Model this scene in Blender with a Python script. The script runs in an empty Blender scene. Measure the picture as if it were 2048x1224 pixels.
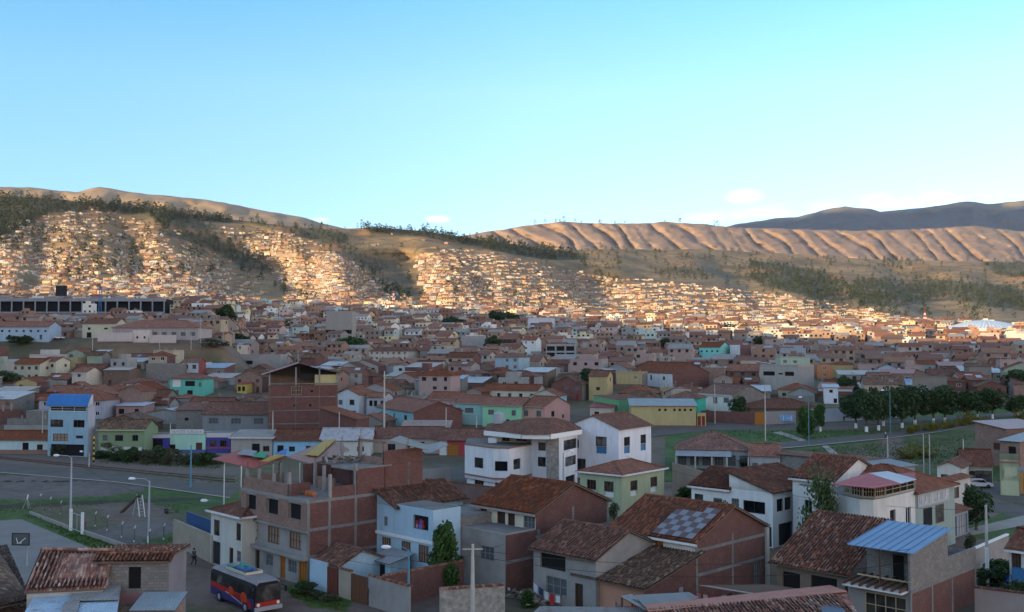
import bpy, math, random
import numpy as np
from mathutils import Vector, Matrix, noise
R = random.Random(7)
sc = bpy.context.scene
rad = math.radians
# ---------------------------------------------------------------- camera, sky, sun, exposure
CAMZ = 22.0
PITCH = math.atan(88 / 2000.0)
cam = bpy.data.cameras.new("camera"); camo = bpy.data.objects.new("camera", cam)
sc.collection.objects.link(camo); sc.camera = camo
camo.location = (0, 0, CAMZ); camo.rotation_euler = (math.pi / 2 + PITCH, 0, 0)
cam.sensor_width = 36; cam.lens = 36 * 2000 / 2048; cam.clip_start = .5; cam.clip_end = 40000
SUN_EL = 10.0
SUN = Vector((-.87, -.49, 0)).normalized()
sun_dir = Vector((SUN.x * math.cos(rad(SUN_EL)), SUN.y * math.cos(rad(SUN_EL)), math.sin(rad(SUN_EL))))
sl = bpy.data.lights.new("sun", 'SUN'); sl.energy = 4.2; sl.angle = rad(.5); sl.color = (1, .70, .36)
so = bpy.data.objects.new("sun", sl); sc.collection.objects.link(so)
so.rotation_euler = sun_dir.to_track_quat('Z', 'Y').to_euler()
W = bpy.data.worlds.new("World"); sc.world = W; W.use_nodes = True
nt = W.node_tree; N = nt.nodes; L = nt.links
bg = N["Background"]; bg.inputs[1].default_value = .15
sky = N.new('ShaderNodeTexSky'); sky.sky_type = 'NISHITA'; sky.sun_disc = False
sky.sun_elevation = rad(SUN_EL); sky.sun_rotation = math.atan2(SUN.x, SUN.y)
sky.altitude = 3400; sky.air_density = 1.0; sky.dust_density = .6; sky.ozone_density = 1.6
tc = N.new('ShaderNodeTexCoord'); sx = N.new('ShaderNodeSeparateXYZ'); L.new(tc.outputs['Generated'], sx.inputs[0])
def wmath(op, a, b=None, c=None, clamp=False):
    m = N.new('ShaderNodeMath'); m.operation = op; m.use_clamp = clamp
    for i, v in enumerate((a, b, c)):
        if v is None: continue
        if isinstance(v, (int, float)): m.inputs[i].default_value = v
        else: L.new(v, m.inputs[i])
    return m.outputs[0]
tint = N.new('ShaderNodeValToRGB'); L.new(sx.outputs[2], tint.inputs[0])
e = tint.color_ramp.elements
for i, (p, c) in enumerate([(0.0, (.88, .90, .93)), (.14, (1.08, 1.05, .97)), (.25, (1.2, 1.3, 1.0)), (.33, (.92, 1.32, 1.15)), (1, (.85, 1.0, 1.0))]):
    if i > 1: e.new(p)
    e[i].position = p; e[i].color = c + (1,)
mixn = N.new('ShaderNodeMix'); mixn.data_type = 'RGBA'; mixn.blend_type = 'MULTIPLY'; mixn.inputs[0].default_value = 1
lf = N.new('ShaderNodeMapRange'); L.new(sx.outputs[0], lf.inputs[0]); lf.inputs[1].default_value = -.5; lf.inputs[2].default_value = .02; lf.inputs[3].default_value = 1; lf.inputs[4].default_value = 0
lm_ = N.new('ShaderNodeMix'); lm_.data_type = 'RGBA'; L.new(lf.outputs[0], lm_.inputs[0]); lm_.inputs[6].default_value = (1, 1, 1, 1); lm_.inputs[7].default_value = (.66, .84, .98, 1)
ml_ = N.new('ShaderNodeMix'); ml_.data_type = 'RGBA'; ml_.blend_type = 'MULTIPLY'; ml_.inputs[0].default_value = 1; L.new(sky.outputs[0], ml_.inputs[6]); L.new(lm_.outputs[2], ml_.inputs[7])
L.new(ml_.outputs[2], mixn.inputs[6]); L.new(tint.outputs[0], mixn.inputs[7])
# sky outside the view is boosted, brighter and warmer, to fill the shaded town
side = N.new('ShaderNodeMapRange'); side.interpolation_type = 'SMOOTHSTEP'; L.new(sx.outputs[1], side.inputs[0])
side.inputs[1].default_value = .83; side.inputs[2].default_value = .05; side.inputs[3].default_value = 0; side.inputs[4].default_value = 1
wm_ = N.new('ShaderNodeMix'); wm_.data_type = 'RGBA'; wm_.blend_type = 'MULTIPLY'; L.new(side.outputs[0], wm_.inputs[0]); L.new(mixn.outputs[2], wm_.inputs[6]); wm_.inputs[7].default_value = (1, 1, 1, 1)
sc_ = N.new('ShaderNodeVectorMath'); sc_.operation = 'MULTIPLY'; L.new(mixn.outputs[2], sc_.inputs[0]); sc_.inputs[1].default_value = (2.9, 1.62, 1.33)
wm_.blend_type = 'MIX'; L.new(sc_.outputs[0], wm_.inputs[7])
# a few faint clouds low over the far ridge, laid out in the sky's own directions
def pix_dir(px, py):
    a = (px - 1024) / 2000; b = (612 - py) / 2000
    return Vector((a, math.cos(PITCH) - b * math.sin(PITCH), math.sin(PITCH) + b * math.cos(PITCH))).normalized()
cn = N.new('ShaderNodeTexNoise'); cn.inputs['Scale'].default_value = 30; cn.inputs['Detail'].default_value = 5
mp = N.new('ShaderNodeMapping'); mp.inputs['Scale'].default_value = (1, 1, 2.6); L.new(tc.outputs['Generated'], mp.inputs[0]); L.new(mp.outputs[0], cn.inputs['Vector'])
cloud = None
for (px, py, rx, ry, k) in [(877, 438, .014, .0038, .7), (1490, 393, .022, .008, .28), (1600, 420, .10, .007, .25), (1440, 434, .04, .006, .3), (1830, 398, .09, .008, .35), (640, 440, .01, .003, .4)]:
    d = pix_dir(px, py)
    az = wmath('SUBTRACT', wmath('DIVIDE', sx.outputs[0], sx.outputs[1]), d.x / d.y)
    el = wmath('SUBTRACT', sx.outputs[2], d.z)
    r2 = wmath('ADD', wmath('POWER', wmath('ABSOLUTE', wmath('DIVIDE', az, rx)), 2), wmath('POWER', wmath('ABSOLUTE', wmath('DIVIDE', el, ry)), 2))
    f = wmath('MULTIPLY', wmath('SUBTRACT', 1.15, r2, None, True), wmath('MULTIPLY', wmath('SUBTRACT', cn.outputs['Fac'], .36), 3.6, None, True), None, True)
    f = wmath('MULTIPLY', wmath('MULTIPLY', f, k), wmath('GREATER_THAN', sx.outputs[1], 0))
    cloud = f if cloud is None else wmath('MAXIMUM', cloud, f)
cm = N.new('ShaderNodeMix'); cm.data_type = 'RGBA'; L.new(cloud, cm.inputs[0]); L.new(wm_.outputs[2], cm.inputs[6]); cm.inputs[7].default_value = (6.2, 5.9, 6.4, 1)
L.new(cm.outputs[2], bg.inputs[0])
sc.view_settings.view_transform = 'Standard'; sc.view_settings.look = 'None'; sc.view_settings.gamma = 1
sc.view_settings.exposure = 1.3

# ---------------------------------------------------------------- placing helpers (pixel of the photograph -> world point)
cP, sP = math.cos(PITCH), math.sin(PITCH)
def ray(px, py):
    a = (px - 1024) / 2000; b = (612 - py) / 2000
    return a, cP - b * sP, sP + b * cP
def V(py):
    b = (612 - py) / 2000; return (sP + b * cP) / (cP - b * sP)
def atd(px, py, d):
    x, y, z = ray(px, py); return Vector((x / y * d, d, CAMZ + z / y * d))
def atz(px, py, z):
    a, b, c = ray(px, py); k = (z - CAMZ) / c; return Vector((a * k, b * k, z))
def proj(p):
    x, y, z = p[0], p[1], p[2] - CAMZ
    f = y * cP + z * sP; up = -y * sP + z * cP
    return 1024 + 2000 * x / f, 612 - 2000 * up / f
def lerp_tab(tab, x):
    if x <= tab[0][0]: return tab[0][1]
    for (a, b), (c, d) in zip(tab, tab[1:]):
        if x <= c: return b + (d - b) * (x - a) / (c - a)
    return tab[-1][1]
def smooth(a, b, x):
    t = min(1, max(0, (x - a) / (b - a))); return t * t * (3 - 2 * t)
# ---------------------------------------------------------------- terrain
PYB = [(-1400, 600), (-300, 606), (0, 610), (300, 610), (600, 618), (860, 620), (1000, 628), (1200, 640), (1400, 643), (1600, 645), (1800, 648), (2048, 650), (3400, 655)]
D0 = [(-1400, 900), (0, 950), (600, 1050), (1000, 1080), (1500, 1200), (2048, 1350), (3400, 1500)]
D1 = [(-1400, 2300), (0, 2200), (700, 2200), (1000, 2300), (1250, 2700), (1500, 3200), (2048, 3300), (3400, 3300)]
TOP = [(-1400, 380), (-300, 388), (0, 392), (100, 396), (150, 402), (300, 416), (450, 437), (600, 455), (700, 457), (760, 455), (850, 462), (950, 478), (1050, 492), (1120, 500), (1180, 500), (1250, 497), (1330, 500), (1400, 497), (1500, 504), (1600, 508), (1700, 516), (1800, 521), (1900, 522), (2048, 523), (3400, 520)]
ZL = [(-400, 0), (120, 0), (200, .6), (250, 2.6), (300, 5.5), (340, 8.8), (400, 12), (500, 17), (640, 23)]
ZLL = [(-400, 0), (120, 0), (200, .6), (250, 2.6), (300, 6), (345, 10.8), (362, 14.5), (378, 16.5), (389, 21), (402, 26.5), (500, 31), (640, 42)]
def fbm(x, y, s, o=4):
    return noise.fractal(Vector((x / s, y / s, 3.7)), 1.0, 2.0, o)
def saw(q):  # q phase: 0 crest .. steep drop to .3 .. slow rise to 1
    q %= 1
    return smooth(0, .32, q) if q < .32 else 1 - smooth(.32, 1, q)
def gul(px, t):
    g = 0
    for (p0, p1, wl, fw, wr, a, ta, tb) in [(395, 520, 120, 80, 130, 290, .0, .8), (722, 785, 90, 60, 80, 260, .0, .8), (1085, 1235, 70, 40, 80, 190, .05, .8),
                                        (95, 70, 50, 0, 60, 90, .1, .9), (235, 270, 45, 10, 70, 110, .2, .9), (925, 985, 35, 0, 60, 70, .1, .8), (1400, 1560, 40, 10, 80, 130, .05, .95),
                                        (1575, 1690, 40, 30, 60, 190, .0, .8), (1780, 1880, 60, 30, 90, 240, .0, .95), (1960, 2060, 50, 20, 70, 180, .05, .9), (620, 640, 30, 0, 50, 70, .1, .8)]:
        c = p1 + (p0 - p1) * t
        k = smooth(-wl, 0, px - c) if px < c else (1 if px < c + fw else 1 - smooth(c + fw, c + fw + wr, px))
        g += a * k * smooth(ta - .05, ta + .2, t) * (1 - .7 * smooth(tb - .25, tb, t))
    return g
def hill(px, t):
    py = lerp_tab(PYB, px) * (1 - t) + lerp_tab(TOP, px) * t
    d = lerp_tab(D0, px) * (1 - t) + lerp_tab(D1, px) * t + gul(px, t) * min(1, 8 * t)
    d += 42 * fbm(px * .6, t * 420, 60) * min(1, 6 * t)
    return atd(px, py, d)
def hill_at(px, py):
    b, tp = lerp_tab(PYB, px), lerp_tab(TOP, px)
    return hill(px, min(1, max(0, (b - py) / (b - tp))))
def zg(x, y):
    """height of the valley floor"""
    px = 1024 + 2000 * x / max(y, 150)
    d0 = lerp_tab(D0, px); z0 = atd(px, lerp_tab(PYB, px), d0).z
    if y > 640:
        k = min(1, (y - 640) / (d0 - 640))
        zr = 23 + (z0 - 23) * k; zl = 42 + (z0 - 42) * k
    else:
        zr = lerp_tab(ZL, y); zl = lerp_tab(ZLL, y)
    w = smooth(520, 430, px) if px > 430 else 1
    if px > 520: w = 0
    return zr * (1 - w) + zl * w
def ground_hit(px, py):
    lo, hi = 60.0, 1400.0
    a, b, c = ray(px, py)
    d = 60.0
    while d < 1400:
        if CAMZ + c / b * d <= zg(a / b * d, d): break
        d += 4
    lo, hi = d - 4, d
    for _ in range(12):
        m = (lo + hi) / 2
        if CAMZ + c / b * m <= zg(a / b * m, m): hi = m
        else: lo = m
    return Vector((a / b * hi, hi, zg(a / b * hi, hi)))
def solve_corner(px, py, h):
    """the point h above the valley floor seen at this pixel"""
    a, b, c = ray(px, py); d = 50.0
    while d < 1400 and CAMZ + c / b * d > zg(a / b * d, d) + h: d += 1
    lo, hi = d - 1, d
    for _ in range(12):
        m = (lo + hi) / 2
        if CAMZ + c / b * m <= zg(a / b * m, m) + h: hi = m
        else: lo = m
    return Vector((a / b * hi, hi, zg(a / b * hi, hi)))

# ---------------------------------------------------------------- materials
MATS = {}
def mat(name, build):
    if name in MATS: return MATS[name]
    m = bpy.data.materials.new(name); m.use_nodes = True
    nt = m.node_tree; b = nt.nodes["Principled BSDF"]; b.inputs['Roughness'].default_value = .85
    b.inputs['Specular IOR Level'].default_value = .25
    build(nt, b); MATS[name] = m; return m
class NG:
    def __init__(s, nt): s.nt = nt
    def n(s, t, **k):
        x = s.nt.nodes.new('ShaderNode' + t)
        for a, b in k.items(): setattr(x, a, b)
        return x
    def l(s, a, b): s.nt.links.new(a, b)
    def val(s, inp, v):
        if isinstance(v, (int, float, tuple)): inp.default_value = v if not isinstance(v, tuple) else (tuple(v) + (1,))[:4] if len(v) == 3 and inp.type == 'RGBA' else v
        else: s.l(v, inp)
    def m(s, op, a, b=0.0, clamp=False):
        x = s.n('Math', operation=op, use_clamp=clamp); s.val(x.inputs[0], a); s.val(x.inputs[1], b); return x.outputs[0]
    def mix(s, f, a, b, mode='MIX'):
        x = s.n('Mix', data_type='RGBA', blend_type=mode); s.val(x.inputs[0], f); s.val(x.inputs[6], a); s.val(x.inputs[7], b); return x.outputs[2]
    def noise(s, vec, scale, detail=3, rough=.55):
        x = s.n('TexNoise'); x.inputs['Scale'].default_value = scale; x.inputs['Detail'].default_value = detail; x.inputs['Roughness'].default_value = rough
        if vec is not None: s.l(vec, x.inputs['Vector'])
        return x.outputs['Fac']
    def ramp(s, f, st):
        x = s.n('ValToRGB'); s.l(f, x.inputs[0]); e = x.color_ramp.elements
        while len(e) < len(st): e.new(.5)
        for i, (p, c) in enumerate(st): e[i].position = p; e[i].color = tuple(c) + (1,)
        return x.outputs[0]
    def mr(s, v, a, b, c, d):
        x = s.n('MapRange'); s.l(v, x.inputs[0])
        for i, q in enumerate((a, b, c, d)): x.inputs[i + 1].default_value = q
        return x.outputs[0]
    def bump(s, h, dist, bsdf, strength=1):
        x = s.n('Bump'); x.inputs['Distance'].default_value = dist; x.inputs['Strength'].default_value = strength
        s.l(h, x.inputs['Height']); s.l(x.outputs[0], bsdf.inputs['Normal'])
    def uv(s): return s.n('UVMap').outputs[0]
    def pos(s): return s.n('NewGeometry').outputs['Position']
    def orand(s): return s.n('ObjectInfo').outputs['Random']
def plaster(col, dirt=.6):
    def f(nt, b):
        g = NG(nt); p = g.pos(); uv = g.uv()
        mpn = g.n('Mapping'); mpn.inputs['Scale'].default_value = (1.2, 1.2, .22); g.l(p, mpn.inputs[0])
        st = g.noise(mpn.outputs[0], 1.0, 5, .65); big = g.noise(p, .35, 4); fine = g.noise(p, 9, 3)
        c = g.mix(g.m('MULTIPLY', g.mr(st, .44, .70, 0, 1), dirt * 1.0), col, tuple(x * .62 + .03 for x in col))
        c = g.mix(g.mr(big, .35, .7, 0, .35 * dirt + .1), c, tuple(x * .8 for x in col))
        sep = g.n('SeparateXYZ'); g.l(uv, sep.inputs[0])
        low = g.m('ADD', sep.outputs[1], g.m('MULTIPLY', fine, .8))
        c = g.mix(g.mr(low, .3, 1.2, .55, 0), c, (.22, .17, .14))
        g.l(c, b.inputs['Base Color']); g.bump(fine, .01, b)
        b.inputs['Roughness'].default_value = .9
    return mat("plaster_%02x%02x%02x" % tuple(int(x * 255) for x in col), f)
def tile(kind='red'):
    pal = {'red': [(.0, (.15, .060, .040)), (.35, (.22, .085, .055)), (.65, (.27, .115, .075)), (.9, (.31, .16, .11)), (1, (.38, .24, .18))],
           'brown': [(.0, (.10, .050, .040)), (.35, (.16, .075, .055)), (.65, (.21, .105, .08)), (.9, (.27, .15, .11)), (1, (.36, .25, .19))],
           'old': [(.0, (.045, .032, .028)), (.35, (.10, .062, .046)), (.6, (.17, .095, .062)), (.85, (.28, .19, .12)), (1, (.42, .34, .22))],
           'mixed': [(.0, (.10, .045, .035)), (.3, (.20, .09, .07)), (.55, (.30, .14, .10)), (.8, (.42, .28, .22)), (1, (.50, .42, .36))]}[kind]
    def f(nt, b):
        g = NG(nt); uv = g.uv(); p = g.pos()
        sep = g.n('SeparateXYZ'); g.l(uv, sep.inputs[0])
        cu = g.m('FLOOR', g.m('DIVIDE', sep.outputs[0], .22)); cv = g.m('FLOOR', g.m('DIVIDE', sep.outputs[1], .38))
        cmb = g.n('CombineXYZ'); g.l(cu, cmb.inputs[0]); g.l(cv, cmb.inputs[1]); g.l(g.m('MULTIPLY', g.orand(), 50), cmb.inputs[2])
        wn = g.n('TexWhiteNoise'); g.l(cmb.outputs[0], wn.inputs['Vector'])
        big = g.noise(p, .45, 4, .6)
        v = g.m('ADD', g.m('MULTIPLY', wn.outputs['Value'], .62), g.m('MULTIPLY', g.mr(big, .3, .7, 0, 1), .38))
        c = g.ramp(v, pal)
        pk = g.noise(p, 1.1, 6, .72)
        c = g.mix(g.mr(pk, .5, .68, 0, .75), c, (.085, .065, .055))
        hsv = g.n('HueSaturation'); g.l(c, hsv.inputs['Color']); g.l(g.mr(g.orand(), 0, 1, .72, 1.08), hsv.inputs['Value']); g.l(g.mr(g.orand(), 0, 1, 1.28, .95), hsv.inputs['Saturation'])
        g.l(hsv.outputs[0], b.inputs['Base Color'])
        fu = g.m('FRACT', g.m('DIVIDE', sep.outputs[0], .22)); fv = g.m('FRACT', g.m('DIVIDE', sep.outputs[1], .38))
        h = g.m('SUBTRACT', g.m('SINE', g.m('MULTIPLY', fu, math.pi)), g.m('MULTIPLY', fv, .25))
        g.bump(h, .07, b); b.inputs['Roughness'].default_value = .9
    return mat("clay_tile_" + kind, f)
def brickm(kind='red'):
    c1, c2, mo, bw, bh = {'red': ((.185, .068, .054), (.115, .048, .042), (.15, .12, .11), .26, .13), 'pale': ((.30, .18, .14), (.23, .13, .10), (.24, .21, .18), .3, .16),
                  'block': ((.25, .23, .21), (.18, .165, .155), (.13, .12, .11), .42, .21), 'adobe': ((.20, .14, .10), (.15, .10, .075), (.11, .08, .06), .45, .18)}[kind]
    def f(nt, b):
        g = NG(nt); uv = g.uv(); p = g.pos(); t = g.n('TexBrick'); g.l(uv, t.inputs['Vector'])
        t.inputs['Color1'].default_value = c1 + (1,); t.inputs['Color2'].default_value = c2 + (1,); t.inputs['Mortar'].default_value = mo + (1,)
        t.inputs['Scale'].default_value = 1; t.inputs['Brick Width'].default_value = bw; t.inputs['Row Height'].default_value = bh; t.inputs['Mortar Size'].default_value = .014
        n1 = g.noise(p, .8, 5, .65); n2 = g.noise(p, 3, 4)
        c = g.mix(g.mr(n1, .35, .7, .0, .6), t.outputs['Color'], tuple(x * .55 for x in c1)); c = g.mix(g.mr(n2, .58, .75, 0, .5), c, tuple(x * 1.25 + .03 for x in c1))
        g.l(c, b.inputs['Base Color']); g.bump(t.outputs['Fac'], -.01, b)
    return mat("brickwork_" + kind, f)
def rough(name, c1, c2, scale=.6, bumpd=.02, r=.9, c3=None):
    def f(nt, b):
        g = NG(nt); p = g.pos(); n1 = g.noise(p, scale, 6, .62); n2 = g.noise(p, scale * 9, 4)
        c = g.mix(g.mr(n1, .32, .68, 0, 1), c1, c2)
        if c3: c = g.mix(g.mr(n2, .52, .72, 0, .8), c, c3)
        g.l(c, b.inputs['Base Color']); g.bump(n2, bumpd, b); b.inputs['Roughness'].default_value = r
    return mat(name, f)
def sheet(col, rust=.25, pitch=.18, bscale=1.0):
    def f(nt, b):
        g = NG(nt); uv = g.uv(); p = g.pos(); sep = g.n('SeparateXYZ'); g.l(uv, sep.inputs[0])
        w = g.m('SINE', g.m('MULTIPLY', sep.outputs[0], 2 * math.pi / pitch))
        cu = g.m('FLOOR', g.m('DIVIDE', sep.outputs[0], .9)); cv = g.m('FLOOR', g.m('DIVIDE', sep.outputs[1], 1.9))
        cmb = g.n('CombineXYZ'); g.l(cu, cmb.inputs[0]); g.l(cv, cmb.inputs[1]); wn = g.n('TexWhiteNoise'); g.l(cmb.outputs[0], wn.inputs['Vector'])
        c = g.mix(g.m('MULTIPLY', wn.outputs['Value'], .45), col, tuple(x * .68 for x in col))
        st = g.noise(p, .9, 5, .7); c = g.mix(g.mr(st, .52, .74, 0, rust * 1.8), c, (.17, .10, .07))
        g.l(c, b.inputs['Base Color']); g.bump(w, .02 * bscale, b); b.inputs['Roughness'].default_value = .5; b.inputs['Metallic'].default_value = .15
    return mat("sheet_%02x%02x%02x_%d" % (tuple(int(x * 255) for x in col) + (int(rust * 10),)), f)
def flat(name, col, r=.6, metal=0, emit=None):
    def f(nt, b):
        g = NG(nt); n1 = g.noise(g.pos(), 4, 4)
        g.l(g.mix(g.mr(n1, .35, .7, 0, .35), col, tuple(x * .72 for x in col)), b.inputs['Base Color']); b.inputs['Roughness'].default_value = r; b.inputs['Metallic'].default_value = metal
    return mat(name, f)
def glass():
    def f(nt, b):
        g = NG(nt); n1 = g.noise(g.pos(), .7, 2)
        g.l(g.mix(g.m('MULTIPLY', g.mr(n1, .4, .62, .2, 1), g.m('POWER', g.orand(), 2.0)), (.006, .007, .009), (.14, .125, .11)), b.inputs['Base Color']); b.inputs['Roughness'].default_value = .12; b.inputs['Specular IOR Level'].default_value = .5
        n2 = g.noise(g.pos(), 1.5, 2); g.bump(n2, .02, b)
    return mat("window_glass", f)
CONC = lambda: rough("concrete", (.20, .19, .18), (.29, .275, .26), .5, .01)
CONCD = lambda: rough("old_concrete", (.14, .135, .13), (.22, .21, .20), .5, .01, c3=(.12, .11, .1))
DARK = lambda: flat("dark_interior", (.012, .011, .012), .9)
WOOD = lambda: flat("brown_wood", (.12, .055, .03), .7)
OWOOD = lambda: flat("varnished_wood", (.42, .17, .03), .6)
WHITEP = lambda: flat("white_paint", (.7, .7, .68), .6)
POLE = lambda: rough("pole_concrete", (.36, .34, .31), (.45, .43, .39), .8, .005)
VC = {}
def vcol(name='vertex_tinted', bumpd=.0, bs=.3, scrub=None):
    def f(nt, b):
        g = NG(nt); a = g.n('VertexColor'); a.layer_name = 'Col'
        n2 = g.noise(g.pos(), bs, 5, .65)
        g.l(g.mix(g.mr(n2, .3, .7, 0, .55), a.outputs[0], g.mix(1.0, a.outputs[0], (.55, .55, .55), 'MULTIPLY')), b.inputs['Base Color'])
        if scrub:
            n3 = g.noise(g.pos(), scrub[0], 6, .75); c0 = b.inputs['Base Color'].links[0].from_socket
            g.l(g.mix(g.mr(n3, .50, .60, 0, scrub[2]), c0, scrub[1]), b.inputs['Base Color'])
        if bumpd: g.bump(n2, bumpd, b)
    return mat(name, f)
# ---------------------------------------------------------------- mesh builder
class MB:
    def __init__(s): s.v = []; s.f = []; s.mi = []; s.uv = []; s.ms = []; s.smooth = False; s.col = []
    def mid(s, m):
        if m not in s.ms: s.ms.append(m)
        return s.ms.index(m)
    def face(s, pts, m, uvs=None, col=None):
        i = len(s.v); s.v.extend([tuple(p) for p in pts]); s.f.append(tuple(range(i, i + len(pts)))); s.mi.append(s.mid(m))
        if uvs is None:
            p0 = Vector(pts[0]); ux = (Vector(pts[1]) - p0); ux = ux.normalized() if ux.length > 1e-9 else Vector((1, 0, 0))
            nn = ux.cross(Vector(pts[-1]) - p0); vy = nn.cross(ux)
            vy = vy.normalized() if vy.length > 1e-12 else Vector((0, 0, 1))
            uvs = [((Vector(p) - p0).dot(ux), (Vector(p) - p0).dot(vy)) for p in pts]
        s.uv.extend(uvs); s.col.append(col)
    def box(s, c, a, b, z0, z1, m, top=None, bottom=False, col=None):
        """c corner (xy), a and b edge vectors (xy), from z0 to z1"""
        c = Vector((c[0], c[1], 0)); a = Vector((a[0], a[1], 0)); b = Vector((b[0], b[1], 0))
        if a.cross(b).z < 0: c = c; a, b = b, a
        q = [c, c + a, c + a + b, c + b]
        for i in range(4):
            p, r = q[i], q[(i + 1) % 4]; ln = (r - p).length
            s.face([(p.x, p.y, z0), (r.x, r.y, z0), (r.x, r.y, z1), (p.x, p.y, z1)], m, [(0, 0), (ln, 0), (ln, z1 - z0), (0, z1 - z0)], col)
        s.face([(p.x, p.y, z1) for p in q], top or m, None, col)
        if bottom: s.face([(p.x, p.y, z0) for p in reversed(q)], m, None, col)
    def beam(s, p, q, w, h, m, up=Vector((0, 0, 1))):
        p = Vector(p); q = Vector(q); d = (q - p).normalized()
        if abs(d.dot(up)) > .95: up = Vector((0, 1, 0))
        x = d.cross(up).normalized() * w / 2; y = x.cross(d).normalized() * h / 2
        a = [p - x - y, p + x - y, p + x + y, p - x + y]; b = [v + (q - p) for v in a]
        for i in range(4):
            j = (i + 1) % 4; s.face([a[i], a[j], b[j], b[i]], m)
        s.face(a[::-1], m); s.face(b, m)
    def tube(s, pts, rads, m, n=8, cap=True):
        rings = []
        for i, p in enumerate(pts):
            p = Vector(p); d = (Vector(pts[min(i + 1, len(pts) - 1)]) - Vector(pts[max(i - 1, 0)])).normalized()
            x = d.orthogonal().normalized(); y = d.cross(x)
            r = rads[i] if isinstance(rads, (list, tuple)) else rads
            rings.append([p + (x * math.cos(t) + y * math.sin(t)) * r for t in [2 * math.pi * k / n for k in range(n)]])
        for a, b in zip(rings, rings[1:]):
            for i in range(n):
                j = (i + 1) % n; s.face([a[i], a[j], b[j], b[i]], m)
        if cap: s.face(rings[0][::-1], m); s.face(rings[-1], m)
    def build(s, name, parent=None, smooth=False, inv=None):
        me = bpy.data.meshes.new(name)
        vv = s.v
        if parent is not None:
            o0 = parent["_o"]; vv = [(v[0] - o0[0], v[1] - o0[1], v[2] - o0[2]) for v in vv]
        me.from_pydata(vv, [], s.f)
        for m in s.ms: me.materials.append(m)
        me.polygons.foreach_set('material_index', s.mi)
        ul = me.uv_layers.new(name='UVMap'); ul.data.foreach_set('uv', [c for u in s.uv for c in u])
        if any(c is not None for c in s.col):
            ca = me.color_attributes.new('Col', 'FLOAT_COLOR', 'CORNER'); arr = []
            for f, c in zip(s.f, s.col):
                c = c or (.5, .5, .5); arr.extend((c[0], c[1], c[2], 1.0) * len(f))
            ca.data.foreach_set('color', arr)
        if smooth: me.polygons.foreach_set('use_smooth', [True] * len(s.f))
        me.update()
        o = bpy.data.objects.new(name, me); sc.collection.objects.link(o)
        if parent is not None: o.parent = parent; o['_o'] = tuple(parent['_o'])
        return o
LABELS = {}
def tag(o, label=None, cat=None, group=None, kind=None):
    if label: o['label'] = label
    if cat: o['category'] = cat
    if group: o['group'] = group
    if kind: o['kind'] = kind
    return o
def thing(name, label, cat, loc, group=None):
    o = bpy.data.objects.new(name, None); sc.collection.objects.link(o); o.location = loc; o["_o"] = tuple(loc)
    o.empty_display_size = .5
    return tag(o, label, cat, group)
def grid_mesh(name, P, m, cols=None, smooth=True):
    """P: rows x cols of points"""
    nr, nc = len(P), len(P[0]); me = bpy.data.meshes.new(name)
    v = [tuple(p) for r in P for p in r]
    f = [(i * nc + j, i * nc + j + 1, (i + 1) * nc + j + 1, (i + 1) * nc + j) for i in range(nr - 1) for j in range(nc - 1)]
    me.from_pydata(v, [], f); me.materials.append(m)
    if cols is not None:
        ca = me.color_attributes.new('Col', 'FLOAT_COLOR', 'POINT'); ca.data.foreach_set('color', [c for r in cols for q in r for c in (q[0], q[1], q[2], 1.0)])
    if smooth: me.polygons.foreach_set('use_smooth', [True] * len(f))
    me.update(); o = bpy.data.objects.new(name, me); sc.collection.objects.link(o); o['kind'] = 'structure'
    return o
# ---------------------------------------------------------------- the valley floor and the hills
def mixc(a, b, k): return tuple(x * (1 - k) + y * k for x, y in zip(a, b))
def inpoly(x, y, P):
    c = False; n = len(P)
    for i in range(n):
        x1, y1 = P[i]; x2, y2 = P[(i + 1) % n]
        if (y1 > y) != (y2 > y) and x < (x2 - x1) * (y - y1) / (y2 - y1) + x1: c = not c
    return c
WOODS = [  # dark wooded patches, (outline, trees)
    ([(-500, 372), (0, 392), (150, 402), (210, 415), (170, 425), (100, 425), (60, 450), (0, 480), (-500, 560)], 900),
    ([(150, 402), (300, 412), (460, 436), (470, 446), (340, 440), (330, 460), (300, 430), (200, 425)], 420),
    ([(310, 425), (420, 450), (440, 480), (520, 520), (560, 545), (500, 545), (420, 500), (340, 470)], 130),
    ([(460, 437), (640, 456), (700, 470), (690, 500), (620, 480), (560, 462)], 110),
    ([(690, 470), (740, 520), (780, 540), (760, 580), (720, 540), (680, 500)], 60),
    ([(720, 456), (850, 462), (960, 480), (1060, 494), (1130, 502), (1180, 520), (1090, 520), (980, 500), (850, 474), (740, 466)], 480),
    ([(1130, 502), (1210, 500), (1260, 520), (1240, 540), (1170, 540)], 60),
    ([(1300, 540), (1400, 540), (1420, 560), (1330, 560)], 60),
    ([(1500, 520), (1560, 530), (1650, 545), (1700, 570), (1720, 600), (1650, 600), (1560, 580), (1500, 560)], 420),
    ([(1700, 560), (1800, 560), (1900, 560), (2060, 580), (2200, 590), (2200, 630), (2048, 622), (1900, 600), (1800, 612), (1720, 612)], 720),
    ([(1770, 518), (1850, 520), (1800, 540), (1760, 530)], 70), ([(1960, 525), (2060, 525), (2060, 560), (2000, 550)], 110),
    ([(560, 560), (640, 600), (600, 600), (540, 580)], 25), ([(0, 480), (60, 470), (40, 500), (0, 510)], 30),
    ([(760, 560), (830, 590), (800, 610), (760, 590)], 60), ([(1190, 540), (1250, 560), (1230, 590), (1180, 560)], 50),
    ([(20, 420), (700, 480), (600, 560), (100, 560)], 300), ([(1200, 500), (2048, 520), (2048, 640), (1700, 640), (1400, 560)], 420),
    ([(700, 480), (1100, 520), (1200, 600), (800, 600)], 110)]
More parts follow.
